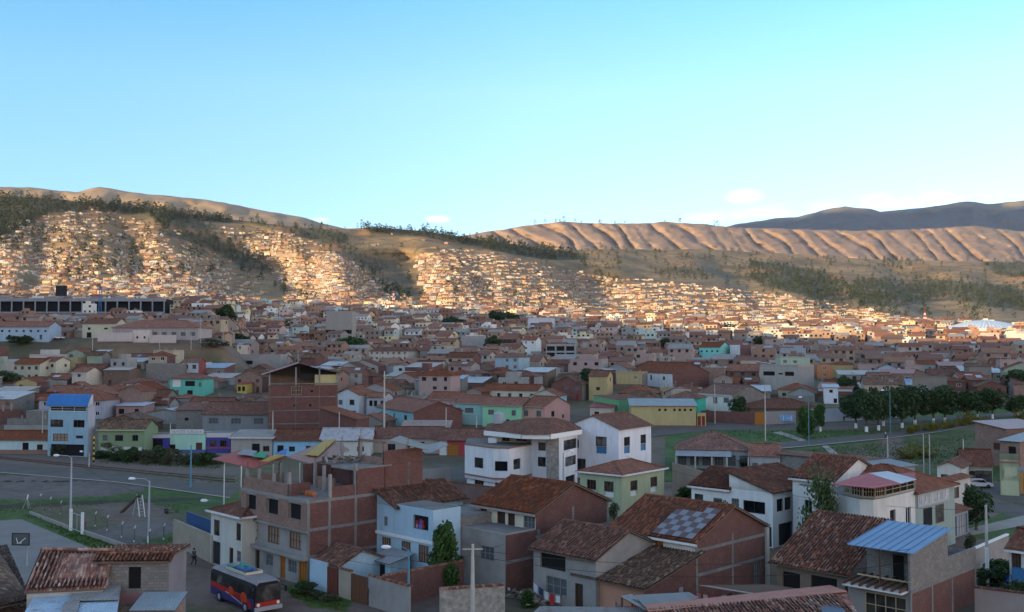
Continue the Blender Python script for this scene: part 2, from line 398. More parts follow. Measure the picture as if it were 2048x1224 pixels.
CITY = [  # hillside settlement, (outline, houses)
    ([(-300, 430), (60, 425), (150, 412), (230, 425), (300, 450), (340, 480), (400, 510), (470, 545), (560, 600), (560, 615), (-300, 610)], 1000),
    ([(-300, 500), (200, 500), (420, 560), (560, 615), (-300, 612)], 700),
    ([(330, 440), (420, 455), (520, 500), (560, 540), (600, 590), (480, 560), (360, 490)], 160),
    ([(440, 455), (600, 470), (700, 520), (760, 560), (790, 615), (600, 615), (560, 560), (480, 500)], 620),
    ([(560, 540), (700, 540), (790, 615), (580, 617)], 260),
    ([(620, 460), (900, 475), (960, 495), (840, 505), (700, 490)], 70),
    ([(830, 512), (900, 500), (960, 500), (1040, 520), (1110, 535), (1180, 570), (1260, 615), (1300, 640), (1100, 632), (860, 620), (850, 570)], 1500),
    ([(740, 560), (840, 600), (860, 620), (760, 616)], 60),
    ([(1110, 535), (1240, 560), (1300, 560), (1420, 575), (1560, 590), (1700, 610), (1800, 635), (1850, 648), (1300, 640), (1230, 600)], 1150),
    ([(1240, 557), (1560, 590), (1560, 600), (1260, 575)], 150),
    ([(1800, 635), (1900, 645), (1830, 648)], 14), ([(2020, 600), (2100, 610), (2100, 640), (2030, 630)], 12)]
def wooded(px, py):
    return any(inpoly(px, py, P) for P, n in WOODS[:13] if n > 100)
def citied(px, py): return any(inpoly(px, py, P) for P, n in CITY if n > 200)
def cover(px, py, p):
    n1 = .5 + .5 * fbm(p.x, p.y, 150, 5); n2 = .5 + .5 * fbm(p.x + 900, p.y, 38, 4)
    c = mixc((.20, .14, .07), (.33, .23, .12), n2)              # dry grass
    c = mixc(c, (.12, .095, .055), smooth(.40, .68, n1) * .85)     # scrub
    if citied(px, py): c = mixc(c, (.32, .20, .10), .55)           # bare earth lanes
    if wooded(px, py): c = mixc(c, (.055, .06, .035), .8)
    red = .5 + .5 * fbm(p.x, p.y + 500, 90, 3)
    c = mixc(c, (.36, .18, .09), smooth(.62, .78, red) * .7)
    return c
# ground grid: rows from behind the camera to the foot of the hills, then up the hills and down behind them
pxs = [-1400 + i * 60 for i in range(20)] + [-200 + i * 12 for i in range(205)] + [2260 + i * 80 for i in range(15)]
rowsP = []; rowsC = []
ys = [-700, -400, -200, -100, -40, 0, 30] + [50 + i * 10 for i in range(20)] + [260 + i * 12 for i in range(32)]
DIRT = (.16, .115, .085)
for y in ys:
    r = []; c = []
    for px in pxs:
        x = (px - 1024) / 2000 * max(y, 200) * (1.0 if y >= 200 else 1 + (200 - y) / 300)
        r.append(Vector((x, y, zg(x, y)))); n2 = .5 + .5 * fbm(x, y, 30)
        k = 0
        if px < 480 and 368 < y < 405: k = smooth(370, 378, y) * (1 - smooth(398, 405, y))
        c.append(mixc(mixc(DIRT, (.115, .10, .06), smooth(.4, .7, n2)), mixc((.20, .125, .07), (.085, .085, .03), smooth(.45, .75, .5 + .5 * fbm(x, y + 50, 14))), k))
    rowsP.append(r); rowsC.append(c)
for k in range(1, 14):
    r = []; c = []
    for px in pxs:
        d = 632 + (lerp_tab(D0, px) - 632) * k / 14; x = (px - 1024) / 2000 * d
        r.append(Vector((x, d, zg(x, d)))); c.append(DIRT)
    rowsP.append(r); rowsC.append(c)
NT = 88
for i in range(NT + 1):
    t = i / NT; r = []; c = []
    for px in pxs:
        p = hill(px, t); r.append(p); c.append(cover(px, proj(p)[1], p))
    rowsP.append(r); rowsC.append(c)
for dd, dz in ((150, -25), (500, -110), (1100, -260)):
    rowsP.append([p + Vector((p.x / p.y * dd, dd, dz)) for p in rowsP[6 + len(ys) + 13 + NT - 6 + 0]]) if False else rowsP.append([p + Vector((p.x / p.y * dd, dd, dz)) for p in [hill(px, 1) for px in pxs]])
    rowsC.append([(.2, .16, .09)] * len(pxs))
ground = grid_mesh("ground", rowsP, vcol('hill_earth', .25, .22, (.035, (.06, .055, .035), .7)), rowsC)
# far ridges
def ridge(name, prof, db, dt, pyb, x0, x1, step, rows, colf, fold=None, nz=0):
    P = []; C = []; xs = [x0 + step * i for i in range(int((x1 - x0) / step) + 1)]
    for i in range(rows + 1):
        t = i / rows; r = []; c = []
        for px in xs:
            top = lerp_tab(prof, px) + (1.3 * fbm(px, 0, 25, 4) if nz else 0); py = pyb * (1 - t) + top * t
            d = db * (1 - t) + dt * t
            if fold: d += fold(px, py, t, top)
            d += nz * fbm(px, py * 2.2, 45, 5) * min(1, 4 * (1 - t) + .3)
            r.append(atd(px, py, d)); c.append(colf(px, py, t))
        P.append(r); C.append(c)
    P.append([p + Vector((0, 900, -260)) for p in P[-1]]); C.append(C[-1])
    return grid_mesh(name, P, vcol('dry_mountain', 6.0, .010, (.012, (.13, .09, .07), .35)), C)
BROWN = [(600, 490), (850, 480), (960, 466), (1050, 452), (1120, 443), (1180, 447), (1300, 447), (1330, 443), (1400, 448), (1470, 455), (1550, 457), (1620, 459), (1700, 461), (1800, 459), (1900, 455), (1950, 451), (2000, 458), (2048, 463), (2300, 468), (2700, 480)]
def bfold(px, py, t, top):
    s = px - (py - top) * 1.15 + 13 * fbm(px, py, 70, 3) + 22 * fbm(px, 3, 160, 2); wv = 45
    q = (s / wv) % 1; n = random.Random(int(s // wv)).random(); k = smooth(0, .11, q) if q < .11 else 1 - smooth(.11, .30 + .3 * n, q)
    a = 190 * (.15 + .95 * n) * min(1, (1 - t) * 6 + .12)
    return a * k + 40 * fbm(s, py * 2, 22, 4)
def bcol(px, py, t):
    n = .5 + .5 * fbm(px, py, 30, 4); c = mixc((.23, .155, .12), (.285, .205, .145), n)
    return mixc(c, (.11, .09, .06), smooth(.62, .8, .5 + .5 * fbm(px + 70, py * 2, 14, 3)) * .6)
ridge("brown_ridge", BROWN, 4300, 5600, 545, 560, 2720, 4, 46, bcol, bfold, 40)
FAR = [(1300, 470), (1440, 456), (1470, 449), (1550, 437), (1600, 433), (1650, 419), (1690, 413), (1730, 416), (1762, 423), (1850, 415), (1900, 408), (1935, 402), (1980, 408), (2048, 401), (2300, 385), (2900, 380)]
ridge("far_mountain", FAR, 9000, 10500, 490, 1280, 2900, 10, 20, lambda px, py, t: mixc((.028, .052, .082), (.20, .17, .13), smooth(.84, .99, t + .05 * fbm(px, py, 60)) * smooth(.1, .4, fbm(px, 5, 170) + (.3 if 1640 < px < 1740 or px > 2000 else -.1))), None, 160)  # cloud shade, haze blue and sunlit tops are put into its colours
LEFT = [(-1400, 400), (-200, 380), (0, 374), (60, 375), (120, 382), (150, 384), (200, 373), (240, 380), (270, 386), (330, 391), (400, 398), (450, 405), (520, 420), (600, 433), (640, 445), (700, 460), (800, 480)]
ridge("left_mountain", LEFT, 3600, 4600, 470, -1400, 800, 10, 24, lambda px, py, t: mixc((.26, .19, .12), (.33, .25, .16), .5 + .5 * fbm(px, py, 20)), lambda px, py, t, top: 120 * saw((px - (py - top) * 1.5) / 75) * (1 - t), 120)
# the hill behind and left of the viewpoint, whose evening shadow covers the near part of the valley
TERM = [(-700, 1400), (-400, 598), (0, 602), (300, 604), (520, 612), (650, 618), (860, 632), (1000, 640), (1150, 648), (1300, 664), (1500, 688), (1700, 698), (2048, 704), (2500, 716)]
crest = []
tn = math.tan(rad(SUN_EL))
pts = []
for px, py in TERM[1:]:
    p = hill_at(px, py) if py < lerp_tab(PYB, px) else ground_hit(px, py)
    pts.append(p + Vector((0, 0, 3.5)))
pts = [pts[0] + Vector((-500, 900, 20)), pts[0] + Vector((-250, 450, 10))] + pts + [Vector((430, 330, 6)), Vector((560, 100, 6)), Vector((700, -200, 6)), Vector((900, -600, 6))]
P = []
for p in pts: crest.append(p + Vector((SUN.x, SUN.y, 0)) * 1500 + Vector((0, 0, 1500 * tn)))
fine = []
for a, b in zip(crest, crest[1:]):
    n = max(1, int((b - a).length / 40))
    fine += [a.lerp(b, i / n) for i in range(n)]
fine.append(crest[-1])
S2 = Vector((SUN.x, SUN.y, 0))
for off, k in ((-520, .0), (-300, .45), (-140, .78), (0, 1), (160, .85), (420, .5), (900, .0)):
    P.append([p * 1.0 + S2 * off - Vector((0, 0, p.z * (1 - k) + (5 if k == 0 else 0) - (6 * fbm(p.x, p.y, 60) if k == 1 else 12 * fbm(p.x + off, p.y, 90)))) for p in fine])
grid_mesh("western_hill", P, vcol('earth', .25, .22), [[(.2, .15, .09)] * len(fine)] * 7)

# unseen cloud bank, placed far left of the view to shade the far mountain
def shade_cloud():
    import bmesh
    me = bpy.data.meshes.new("shade_cloud"); bm = bmesh.new(); rr = random.Random(4)
    h_ = Vector((SUN.x, SUN.y, 0))
    for i in range(26):
        px = 1330 + 62 * i * 1.0; top = atd(px, lerp_tab(FAR, px), 10200); q = top + h_ * 12500; zt = top.z + 12500 * tn
        lit = 1640 < px < 1740 or 2010 < px < 2120
        for k in range(3):
            r_ = rr.uniform(330, 480); z = zt - (190 if lit else 20) - r_ * .8 - k * 330
            m = Matrix.Translation((q.x + rr.uniform(-300, 300), q.y + rr.uniform(-60, 60), z)) @ Matrix.Diagonal((1.2, 1.2, .8, 1)); bmesh.ops.create_icosphere(bm, subdivisions=3, radius=r_, matrix=m)
    for v in bm.verts: v.co += v.normal * (70 * fbm(v.co.x + v.co.z, v.co.y, 260, 3)) if v.normal.length else Vector()
    bm.to_mesh(me); bm.free(); me.materials.append(rough("cloud_vapour", (.75, .74, .74), (.8, .8, .8), .001, 0)); o = bpy.data.objects.new("shade_cloud", me); sc.collection.objects.link(o); o['kind'] = 'stuff'; o['label'] = "unseen cloud bank placed to shade the far mountain"
shade_cloud()
# ---------------------------------------------------------------- hillside settlement and woods (uncountable masses)
WC = [(.62, .52, .38), (.68, .62, .50), (.70, .66, .58), (.55, .40, .26), (.40, .22, .14), (.33, .19, .12), (.36, .24, .17), (.45, .42, .38), (.30, .28, .26), (.62, .56, .34), (.45, .55, .50), (.55, .40, .36), (.72, .70, .66), (.38, .24, .17), (.60, .50, .30)]
RC = [(.22, .095, .062), (.25, .115, .075), (.19, .08, .055), (.26, .14, .095), (.28, .27, .26), (.21, .125, .09), (.19, .10, .075), (.40, .40, .40)]
def rr_sheet(): return R.random()
def mini_house(mb, p, yaw, w, d, h, wc, rc, m, flatroof):
    """a small house of walls, dark openings and a roof, all coloured per face"""
    a = Vector((-math.cos(yaw), math.sin(yaw), 0)); b = Vector((math.sin(yaw), math.cos(yaw), 0))
    c = p - b * 0; z0 = p.z - 5; z1 = p.z + h
    q = [c, c + a * w, c + a * w + b * d, c + b * d]
    def pt(v, z): return (v.x, v.y, z)
    nb = (0, -1, 0)
    for i in range(4):
        u, v = q[i], q[(i + 1) % 4]; mb.face([pt(v, z0), pt(u, z0), pt(u, z1), pt(v, z1)], m, None, wc if i != 0 or R.random() > .25 else mixc(wc, (.3, .2, .15), .5))
    nw = max(1, int(w / 2.8)); fl = max(1, int(h / 2.6))
    for k in range(fl):
        for i in range(nw):
            if R.random() < .25: continue
            s = (i + .5) * w / nw; ww = R.uniform(.5, .8); zz = p.z + k * h / fl + .9
            o = c + a * s - b * .06; mb.face([pt(o + a * ww, zz), pt(o - a * ww, zz), pt(o - a * ww, zz + 1.3), pt(o + a * ww, zz + 1.3)], m, None, (.03, .028, .028))
    nw = max(1, int(d / 3.5)); 
    for k in range(fl):
        for i in range(nw):
            if R.random() < .6: continue
            s = (i + .5) * d / nw; zz = p.z + k * h / fl + .9; o = c + b * s - a * .06
            mb.face([pt(o - b * .6, zz), pt(o + b * .6, zz), pt(o + b * .6, zz + 1.3), pt(o - b * .6, zz + 1.3)], m, None, (.03, .028, .028))
    if rr_sheet() < .16:
        o = q[0] + a * w * R.uniform(.1, .4) + b * d * .1; zz = z1 + (.25 if flatroof else .5); c_ = R.choice([(.42, .45, .50), (.30, .38, .48), (.5, .5, .5), (.28, .14, .11)])
        mb.face([pt(o, zz), pt(o + a * w * .4, zz), pt(o + a * w * .4 + b * d * .45, zz + .9), pt(o + b * d * .45, zz + .9)][::-1], m, None, c_)
    if flatroof:
        if h > 4 and R.random() < .5:
            for _ in range(3): o = q[0] + a * R.uniform(.2, w - .5) + b * R.uniform(.2, d - .5); mb.box(o, a * .35, b * .35, z1, z1 + R.uniform(1, 2.4), m, None, False, (.25, .24, .23))
        mb.face([pt(v, z1) for v in q[::-1]], m, None, mixc(rc, (.3, .28, .26), .5))
        if R.random() < .5:
            o = q[0] + a * w * .5 + b * d * .3; mb.box(o, a * w * .35, b * d * .5, z1, z1 + 1.6, m, None, False, wc)
    else:
        e = .5; rz = z1 + d * .5 * R.uniform(.35, .5); A = c - b * e + a * (w + e); B = c - b * e - a * e; C_ = c + b * (d + e) - a * e; D = c + b * (d + e) + a * (w + e)
        E1 = c + b * d / 2 - a * e; E2 = c + b * d / 2 + a * (w + e); zl = z1 - .12
        mb.face([pt(A, zl), pt(B, zl), pt(E1, rz), pt(E2, rz)], m, None, rc); mb.face([pt(C_, zl), pt(D, zl), pt(E2, rz), pt(E1, rz)], m, None, rc)
        mb.face([pt(q[0], z1), pt(q[3], z1), pt((q[0] + q[3]) / 2, rz - .15)], m, None, wc); mb.face([pt(q[2], z1), pt(q[1], z1), pt((q[1] + q[2]) / 2, rz - .15)], m, None, wc)
def mass_houses():
    mb = MB(); m = vcol('distant_walls', 0, .5); used = set()
    for P, n in CITY:
        xs = [q[0] for q in P]; ysn = [q[1] for q in P]; area = sum(P[k][0] * P[(k + 1) % len(P)][1] - P[(k + 1) % len(P)][0] * P[k][1] for k in range(len(P))) / 2; dn = n / max(1, abs(area)) * 62
        py = min(ysn)
        while py < max(ysn):
            px = max(-200, min(xs)); k0 = R.uniform(0, 99)
            while px < min(2250, max(xs)):
                s = R.choice([5, 6, 6.5, 7, 8, 9, 13]) * R.uniform(.85, 1.1); wpx = s / 1.45; yy = py + 3.2 * fbm(px, py + k0, 60, 2) * 2 - .02 * (px - 600) * 0; px += wpx * R.choice([1.02, 1.02, 1.3, 1.7])
                dens = .5 + .5 * fbm(px * 1.0, yy * 3.2 + k0, 26, 3)
                if dens > (dn * .62 + .22 if n >= 200 else dn * .5) or not inpoly(px, yy, P): continue
                key = (int(px / 8), int(yy / 4.2))
                if key in used or (wooded(px, yy) and R.random() < .85): continue
                used.add(key); p = hill_at(px, yy)
                mini_house(mb, p, R.choice([.12, .2, .3, .05]) + .25 * fbm(px, yy, 90, 2), s, min(s, 8) * R.uniform(.75, 1), R.choice([2.6, 2.7, 2.9, 4.6, 2.8]), mixc(R.choice(WC), (.52, .36, .21), .33), R.choice(RC), m, R.random() < .38)
            py += R.uniform(5.2, 6.6)
    tag(mb.build("hillside_houses"), "small pale and brick houses in terraces over the sunlit hillsides", None, None, "stuff")
mass_houses()
def leafmat(name, c1, c2, c3):
    def f(nt, b):
        g = NG(nt); n1 = g.noise(g.pos(), .9, 3); n2 = g.noise(g.pos(), 7, 2)
        c = g.mix(g.mr(n1, .35, .65, 0, 1), c1, c2); c = g.mix(g.mr(n2, .5, .75, 0, .7), c, c3)
        g.l(c, b.inputs['Base Color']); b.inputs['Roughness'].default_value = .7
    return mat(name, f)
def forest():
    mb = MB(); m = leafmat("forest_leaves", (.022, .036, .020), (.038, .052, .026), (.055, .062, .03))
    prot = []
    for k in range(7):  # ragged crowns: a stack of leafy sprays round a stem
        tris = []; rr = random.Random(k); tall = rr.uniform(1.5, 2.6)
        for i in range(58):
            h = rr.random(); w = (math.sin(math.pi * min(1, (h * .85 + .13))) ** .7) * (.5 + .2 * rr.random()); t = rr.uniform(0, 6.28)
            c = Vector((math.cos(t) * w * rr.uniform(.5, 1), math.sin(t) * w * rr.uniform(.5, 1), h * tall)); s = rr.uniform(.16, .34)
            o = [c + Vector((rr.gauss(0, 1), rr.gauss(0, 1), rr.gauss(0, .8))).normalized() * s for _ in range(3)]
            tris.append(o)
        prot.append(tris)
    for P, n in WOODS:
        xs = [q[0] for q in P]; ysn = [q[1] for q in P]; k = 0; tr = 0
        while k < n and tr < n * 20:
            tr += 1
            px = R.uniform(min(xs), max(xs)); py = R.uniform(min(ysn), max(ysn))
            if px < -150 or px > 2200 or not inpoly(px, py, P): continue
            k += 1; p = hill_at(px, py); s = R.uniform(3.6, 8.2) * (.75 if n < 200 else 1)
            if py < lerp_tab(TOP, px) + 10: s *= R.uniform(.7, 1.25)
            for t in R.choice(prot): mb.face([(p.x + v.x * s, p.y + v.y * s, p.z - 1 + v.z * s) for v in t], m, [(0, 0)] * 3)
    # lone trees along the crests
    for px, h in [(225, 13), (310, 17), (318, 9), (400, 9), (440, 12), (505, 14), (515, 19), (525, 12), (560, 8), (610, 11), (625, 14), (640, 9), (643, 17), (655, 8), (715, 10), (724, 18), (730, 19), (736, 14), (690, 7), (5, 14), (30, 8), (800, 10), (830, 8), (900, 13), (915, 12), (940, 10), (880, 9)] + [(R.uniform(1080, 1260), 4) for _ in range(14)]:
        p = hill(px, 1 - .02 * R.random()); h = h * 1.1
        for t in R.choice(prot): mb.face([(p.x + v.x * h * .38, p.y + v.y * h * .38, p.z - 1 + v.z * h * .5) for v in t], m, [(0, 0)] * 3)
    for px in [1070, 1090, 1112, 1120, 1128, 1150, 1163, 1200, 1230, 1250, 1330, 1360, 1430, 1436]:
        p = atd(px, lerp_tab(BROWN, px), 5560); h = R.uniform(12, 24)
        for t in R.choice(prot): mb.face([(p.x + v.x * h * .7, p.y + v.y * h * .5, p.z + 2 + v.z * h * .55) for v in t], m, [(0, 0)] * 3)
    tag(mb.build("forest"), "dark woods spread over the hill slopes and crests", None, None, "stuff")
forest()
# ---------------------------------------------------------------- building kit
def V3(p, z): return Vector((p[0], p[1], z))
def axes(phi):
    f = rad(phi); return Vector((-math.cos(f), math.sin(f), 0)), Vector((math.sin(f), math.cos(f), 0))
def span(p, vec, px, z):
    """how far to go from p along vec until the point at height z stands at photo column px"""
    lo, hi = 0.0, 60.0; s = 1 if proj(V3(p + vec * 5, z))[0] > proj(V3(p, z))[0] else -1
    for _ in range(40):
        m = (lo + hi) / 2
        if (proj(V3(p + vec * m, z))[0] - px) * s < 0: lo = m
        else: hi = m
    return (lo + hi) / 2
def anchor(px, py, h=None, d=None):
    """ground point under the wall top seen at this pixel, and the wall height"""
    if d is None: return solve_corner(px, py, h), h
    q = atd(px, py, d); g = zg(q.x, q.y); return Vector((q.x, q.y, g)), q.z - g
def open_wall(mb, o, u, length, z0, z1, ops, m, depth=.22, nrm=None):
    """rectangular wall from o along u, with the openings (s0, s1, za, zb) cut out and their reveals"""
    xs = sorted({0.0, length} | {max(0, min(length, q)) for p in ops for q in p[:2]}); zs = sorted({z0, z1} | {max(z0, min(z1, q)) for p in ops for q in p[2:4]})
    P = lambda s, z: (o.x + u.x * s, o.y + u.y * s, z)
    for i in range(len(xs) - 1):
        for j in range(len(zs) - 1):
            if xs[i + 1] - xs[i] < .005 or zs[j + 1] - zs[j] < .005: continue
            cx, cz = (xs[i] + xs[i + 1]) / 2, (zs[j] + zs[j + 1]) / 2
            if any(p[0] < cx < p[1] and p[2] < cz < p[3] for p in ops): continue
            q = [(xs[i], zs[j]), (xs[i + 1], zs[j]), (xs[i + 1], zs[j + 1]), (xs[i], zs[j + 1])]
            pts = [P(*k) for k in q]; uv = [(k[0], k[1] - z0) for k in q]
            if nrm.dot(Vector((u.y, -u.x, 0))) < 0: pts.reverse(); uv.reverse()
            mb.face(pts, m, uv)
    for s0, s1, za, zb in [p[:4] for p in ops]:
        n = nrm * -depth
        D = lambda s, z: (o.x + u.x * s + n.x, o.y + u.y * s + n.y, z)
        mb.face([P(s0, za), P(s1, za), D(s1, za), D(s0, za)], m); mb.face([P(s0, zb), P(s1, zb), D(s1, zb), D(s0, zb)], m)
        mb.face([P(s0, za), P(s0, zb), D(s0, zb), D(s0, za)], m); mb.face([P(s1, za), P(s1, zb), D(s1, zb), D(s1, za)], m)
def bars(mb, o, u, n, s0, s1, za, zb, nc, nr, m, t=.07, off=-.10, dp=.06):
    """frame and glazing bars"""
    P = lambda s, z: Vector((o.x + u.x * s + n.x * off, o.y + u.y * s + n.y * off, z))
    for i in range(nc + 1):
        s = s0 + t / 2 + (s1 - s0 - t) * i / nc; mb.beam(P(s, za), P(s, zb), t if i in (0, nc) else t * .75, dp, m, n)
    for j in range(nr + 1):
        z = za + t / 2 + (zb - za - t) * j / nr; mb.beam(P(s0 + t, z), P(s1 - t, z), dp, t if j in (0, nr) else t * .75, m)
def STY(k):
    if k == 'w': return ('window', WHITEP(), glass(), 2, 1)
    if k == 'W': return ('window', WHITEP(), glass(), 3, 2)
    if k == 'b': return ('window', WOOD(), glass(), 3, 1)
    if k == 'B': return ('window', WOOD(), flat('curtain', (.28, .22, .17), .9), 4, 2)
    if k == 'c': return ('window', flat('pale_wood', (.45, .36, .22), .8), glass(), 4, 2)
    if k == 'n': return ('window', flat('dark_frame', (.03, .03, .032), .5), glass(), 2, 1)
    if k == 'N': return ('window', flat('dark_frame', (.03, .03, .032), .5), glass(), 1, 1)
    if k == 'm': return ('window', flat('grey_frame', (.22, .23, .24), .5), flat('dim_glass', (.10, .11, .12), .3), 3, 2)
    if k == 'v': return ('window', None, DARK(), 1, 1)  # flat dark pane put in for the unlit room behind
    if k == 'd': return ('door', WOOD(), flat('dark_wood', (.05, .03, .02), .7), 1, 1)
    if k == 'D': return ('door', flat('dark_metal', (.03, .04, .05), .5), flat('dark_panel', (.035, .04, .045), .5), 2, 1)
    if k == 'o': return ('door', OWOOD(), flat('orange_wood_panel', (.36, .14, .025), .6), 3, 1)
    if k == 'r': return ('door', flat('red_frame', (.20, .03, .025), .6), flat('red_panel', (.22, .035, .03), .6), 2, 1)
    if k == 'R': return ('door', WOOD(), flat('reddish_door', (.14, .045, .03), .7), 4, 1)
    if k == 'g': return ('door', flat('grey_frame', (.22, .23, .24), .5), flat('grey_shutter', (.30, .31, .33), .5), 4, 1)
    if k == 'u': return ('window', WHITEP(), flat('blue_panel', (.045, .16, .32), .5), 1, 1)
    if k == 'y': return ('window', flat('yellow_paint', (.55, .33, .05), .7), glass(), 2, 1)
    if k == 'h': return ('door', WHITEP(), flat('white_panel', (.62, .62, .60), .7), 1, 1)
def put_openings(root, mbw, o, u, n, length, zb, z1, ops, wm, rnd=True):
    cut = []
    for (s, zz, w, h, k) in ops:
        s = s * length if s <= 1 else s; s0, s1 = max(.08, s - w / 2), min(length - .08, s + w / 2)
        cut.append((s0, s1, zb + zz, zb + zz + h, k))
    open_wall(mbw, o, u, length, zb - .6, z1, cut, wm, .22, n)
    for (s0, s1, za, zz, k) in cut:
        name, fm, pm, nc, nr = STY(k)
        P = lambda s, z, off: (o.x + u.x * s + n.x * off, o.y + u.y * s + n.y * off, z)
        pane = MB(); pts = [P(s0, za, -.2), P(s1, za, -.2), P(s1, zz, -.2), P(s0, zz, -.2)]
        if n.dot(Vector((u.y, -u.x, 0))) < 0: pts.reverse()
        pane.face(pts, pm)
        if fm is None: pane.build(name, root); continue
        f = MB(); bars(f, o, u, n, s0, s1, za, zz, nc, nr, fm); fo = f.build(name, root)
        pane.build('pane' if name == 'window' else 'panel', fo)
def tiled(mb, A, B, C, D, m, pitch=.29, row=.40, amp=.075, seed=1, cr=1.0):
    """barrel tiles as geometry on the slope A,B (eave) C,D (top); pans and covers, each course lapping the next"""
    A, B, C, D = map(Vector, (A, B, C, D)); u = (B - A); w = u.length; u.normalize(); v = (D - A); hgt = v.length; v.normalize(); n = u.cross(v).normalized()
    if n.z < 0: n = -n
    nc = max(1, round(w / pitch)); pr = w / nc; nr = max(1, round(hgt / row)); rr = random.Random(seed)
    pm = rough('dirty_shaded_pan_tiles', (.035, .026, .022), (.075, .05, .038), 1.5, .01, c3=(.10, .07, .05))  # pans darkened for dirt and for the shade between the covers
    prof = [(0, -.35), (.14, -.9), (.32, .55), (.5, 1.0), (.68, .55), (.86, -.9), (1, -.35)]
    for c in range(nc):
        jit = rr.gauss(0, .012)
        for r in range(nr):
            v0 = r * hgt / nr; v1 = (r + 1) * hgt / nr + .03; l0 = rr.uniform(.015, .04) * cr; l1 = 0.0; ju = jit + rr.gauss(0, .012) * cr
            for i in range(6):
                q = []
                for (ff, am), vv, lift in (((prof[i]), v0, l0), (prof[i + 1], v0, l0), (prof[i + 1], v1, l1), (prof[i], v1, l1)):
                    q.append(A + u * (c * pr + ff * pr + (ju if 0 < ff < 1 else 0)) + v * vv + n * (am * amp + lift + .95 * amp + .01))
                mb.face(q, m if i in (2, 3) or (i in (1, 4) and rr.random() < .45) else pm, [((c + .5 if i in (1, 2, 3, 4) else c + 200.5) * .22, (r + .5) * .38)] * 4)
def slab(mb, pts, th, mt, mu, uvs=None):
    pts = [Vector(p) for p in pts]
    nn = (pts[1] - pts[0]).cross(pts[2] - pts[0])
    if nn.z < 0: pts = [pts[1], pts[0]] + pts[2:][::-1]
    mb.face(pts, mt); lo = [p - Vector((0, 0, th)) for p in pts]; mb.face(lo[::-1], mu)
    for i in range(len(pts)):
        j = (i + 1) % len(pts); mb.face([lo[i], lo[j], pts[j], pts[i]], mu)
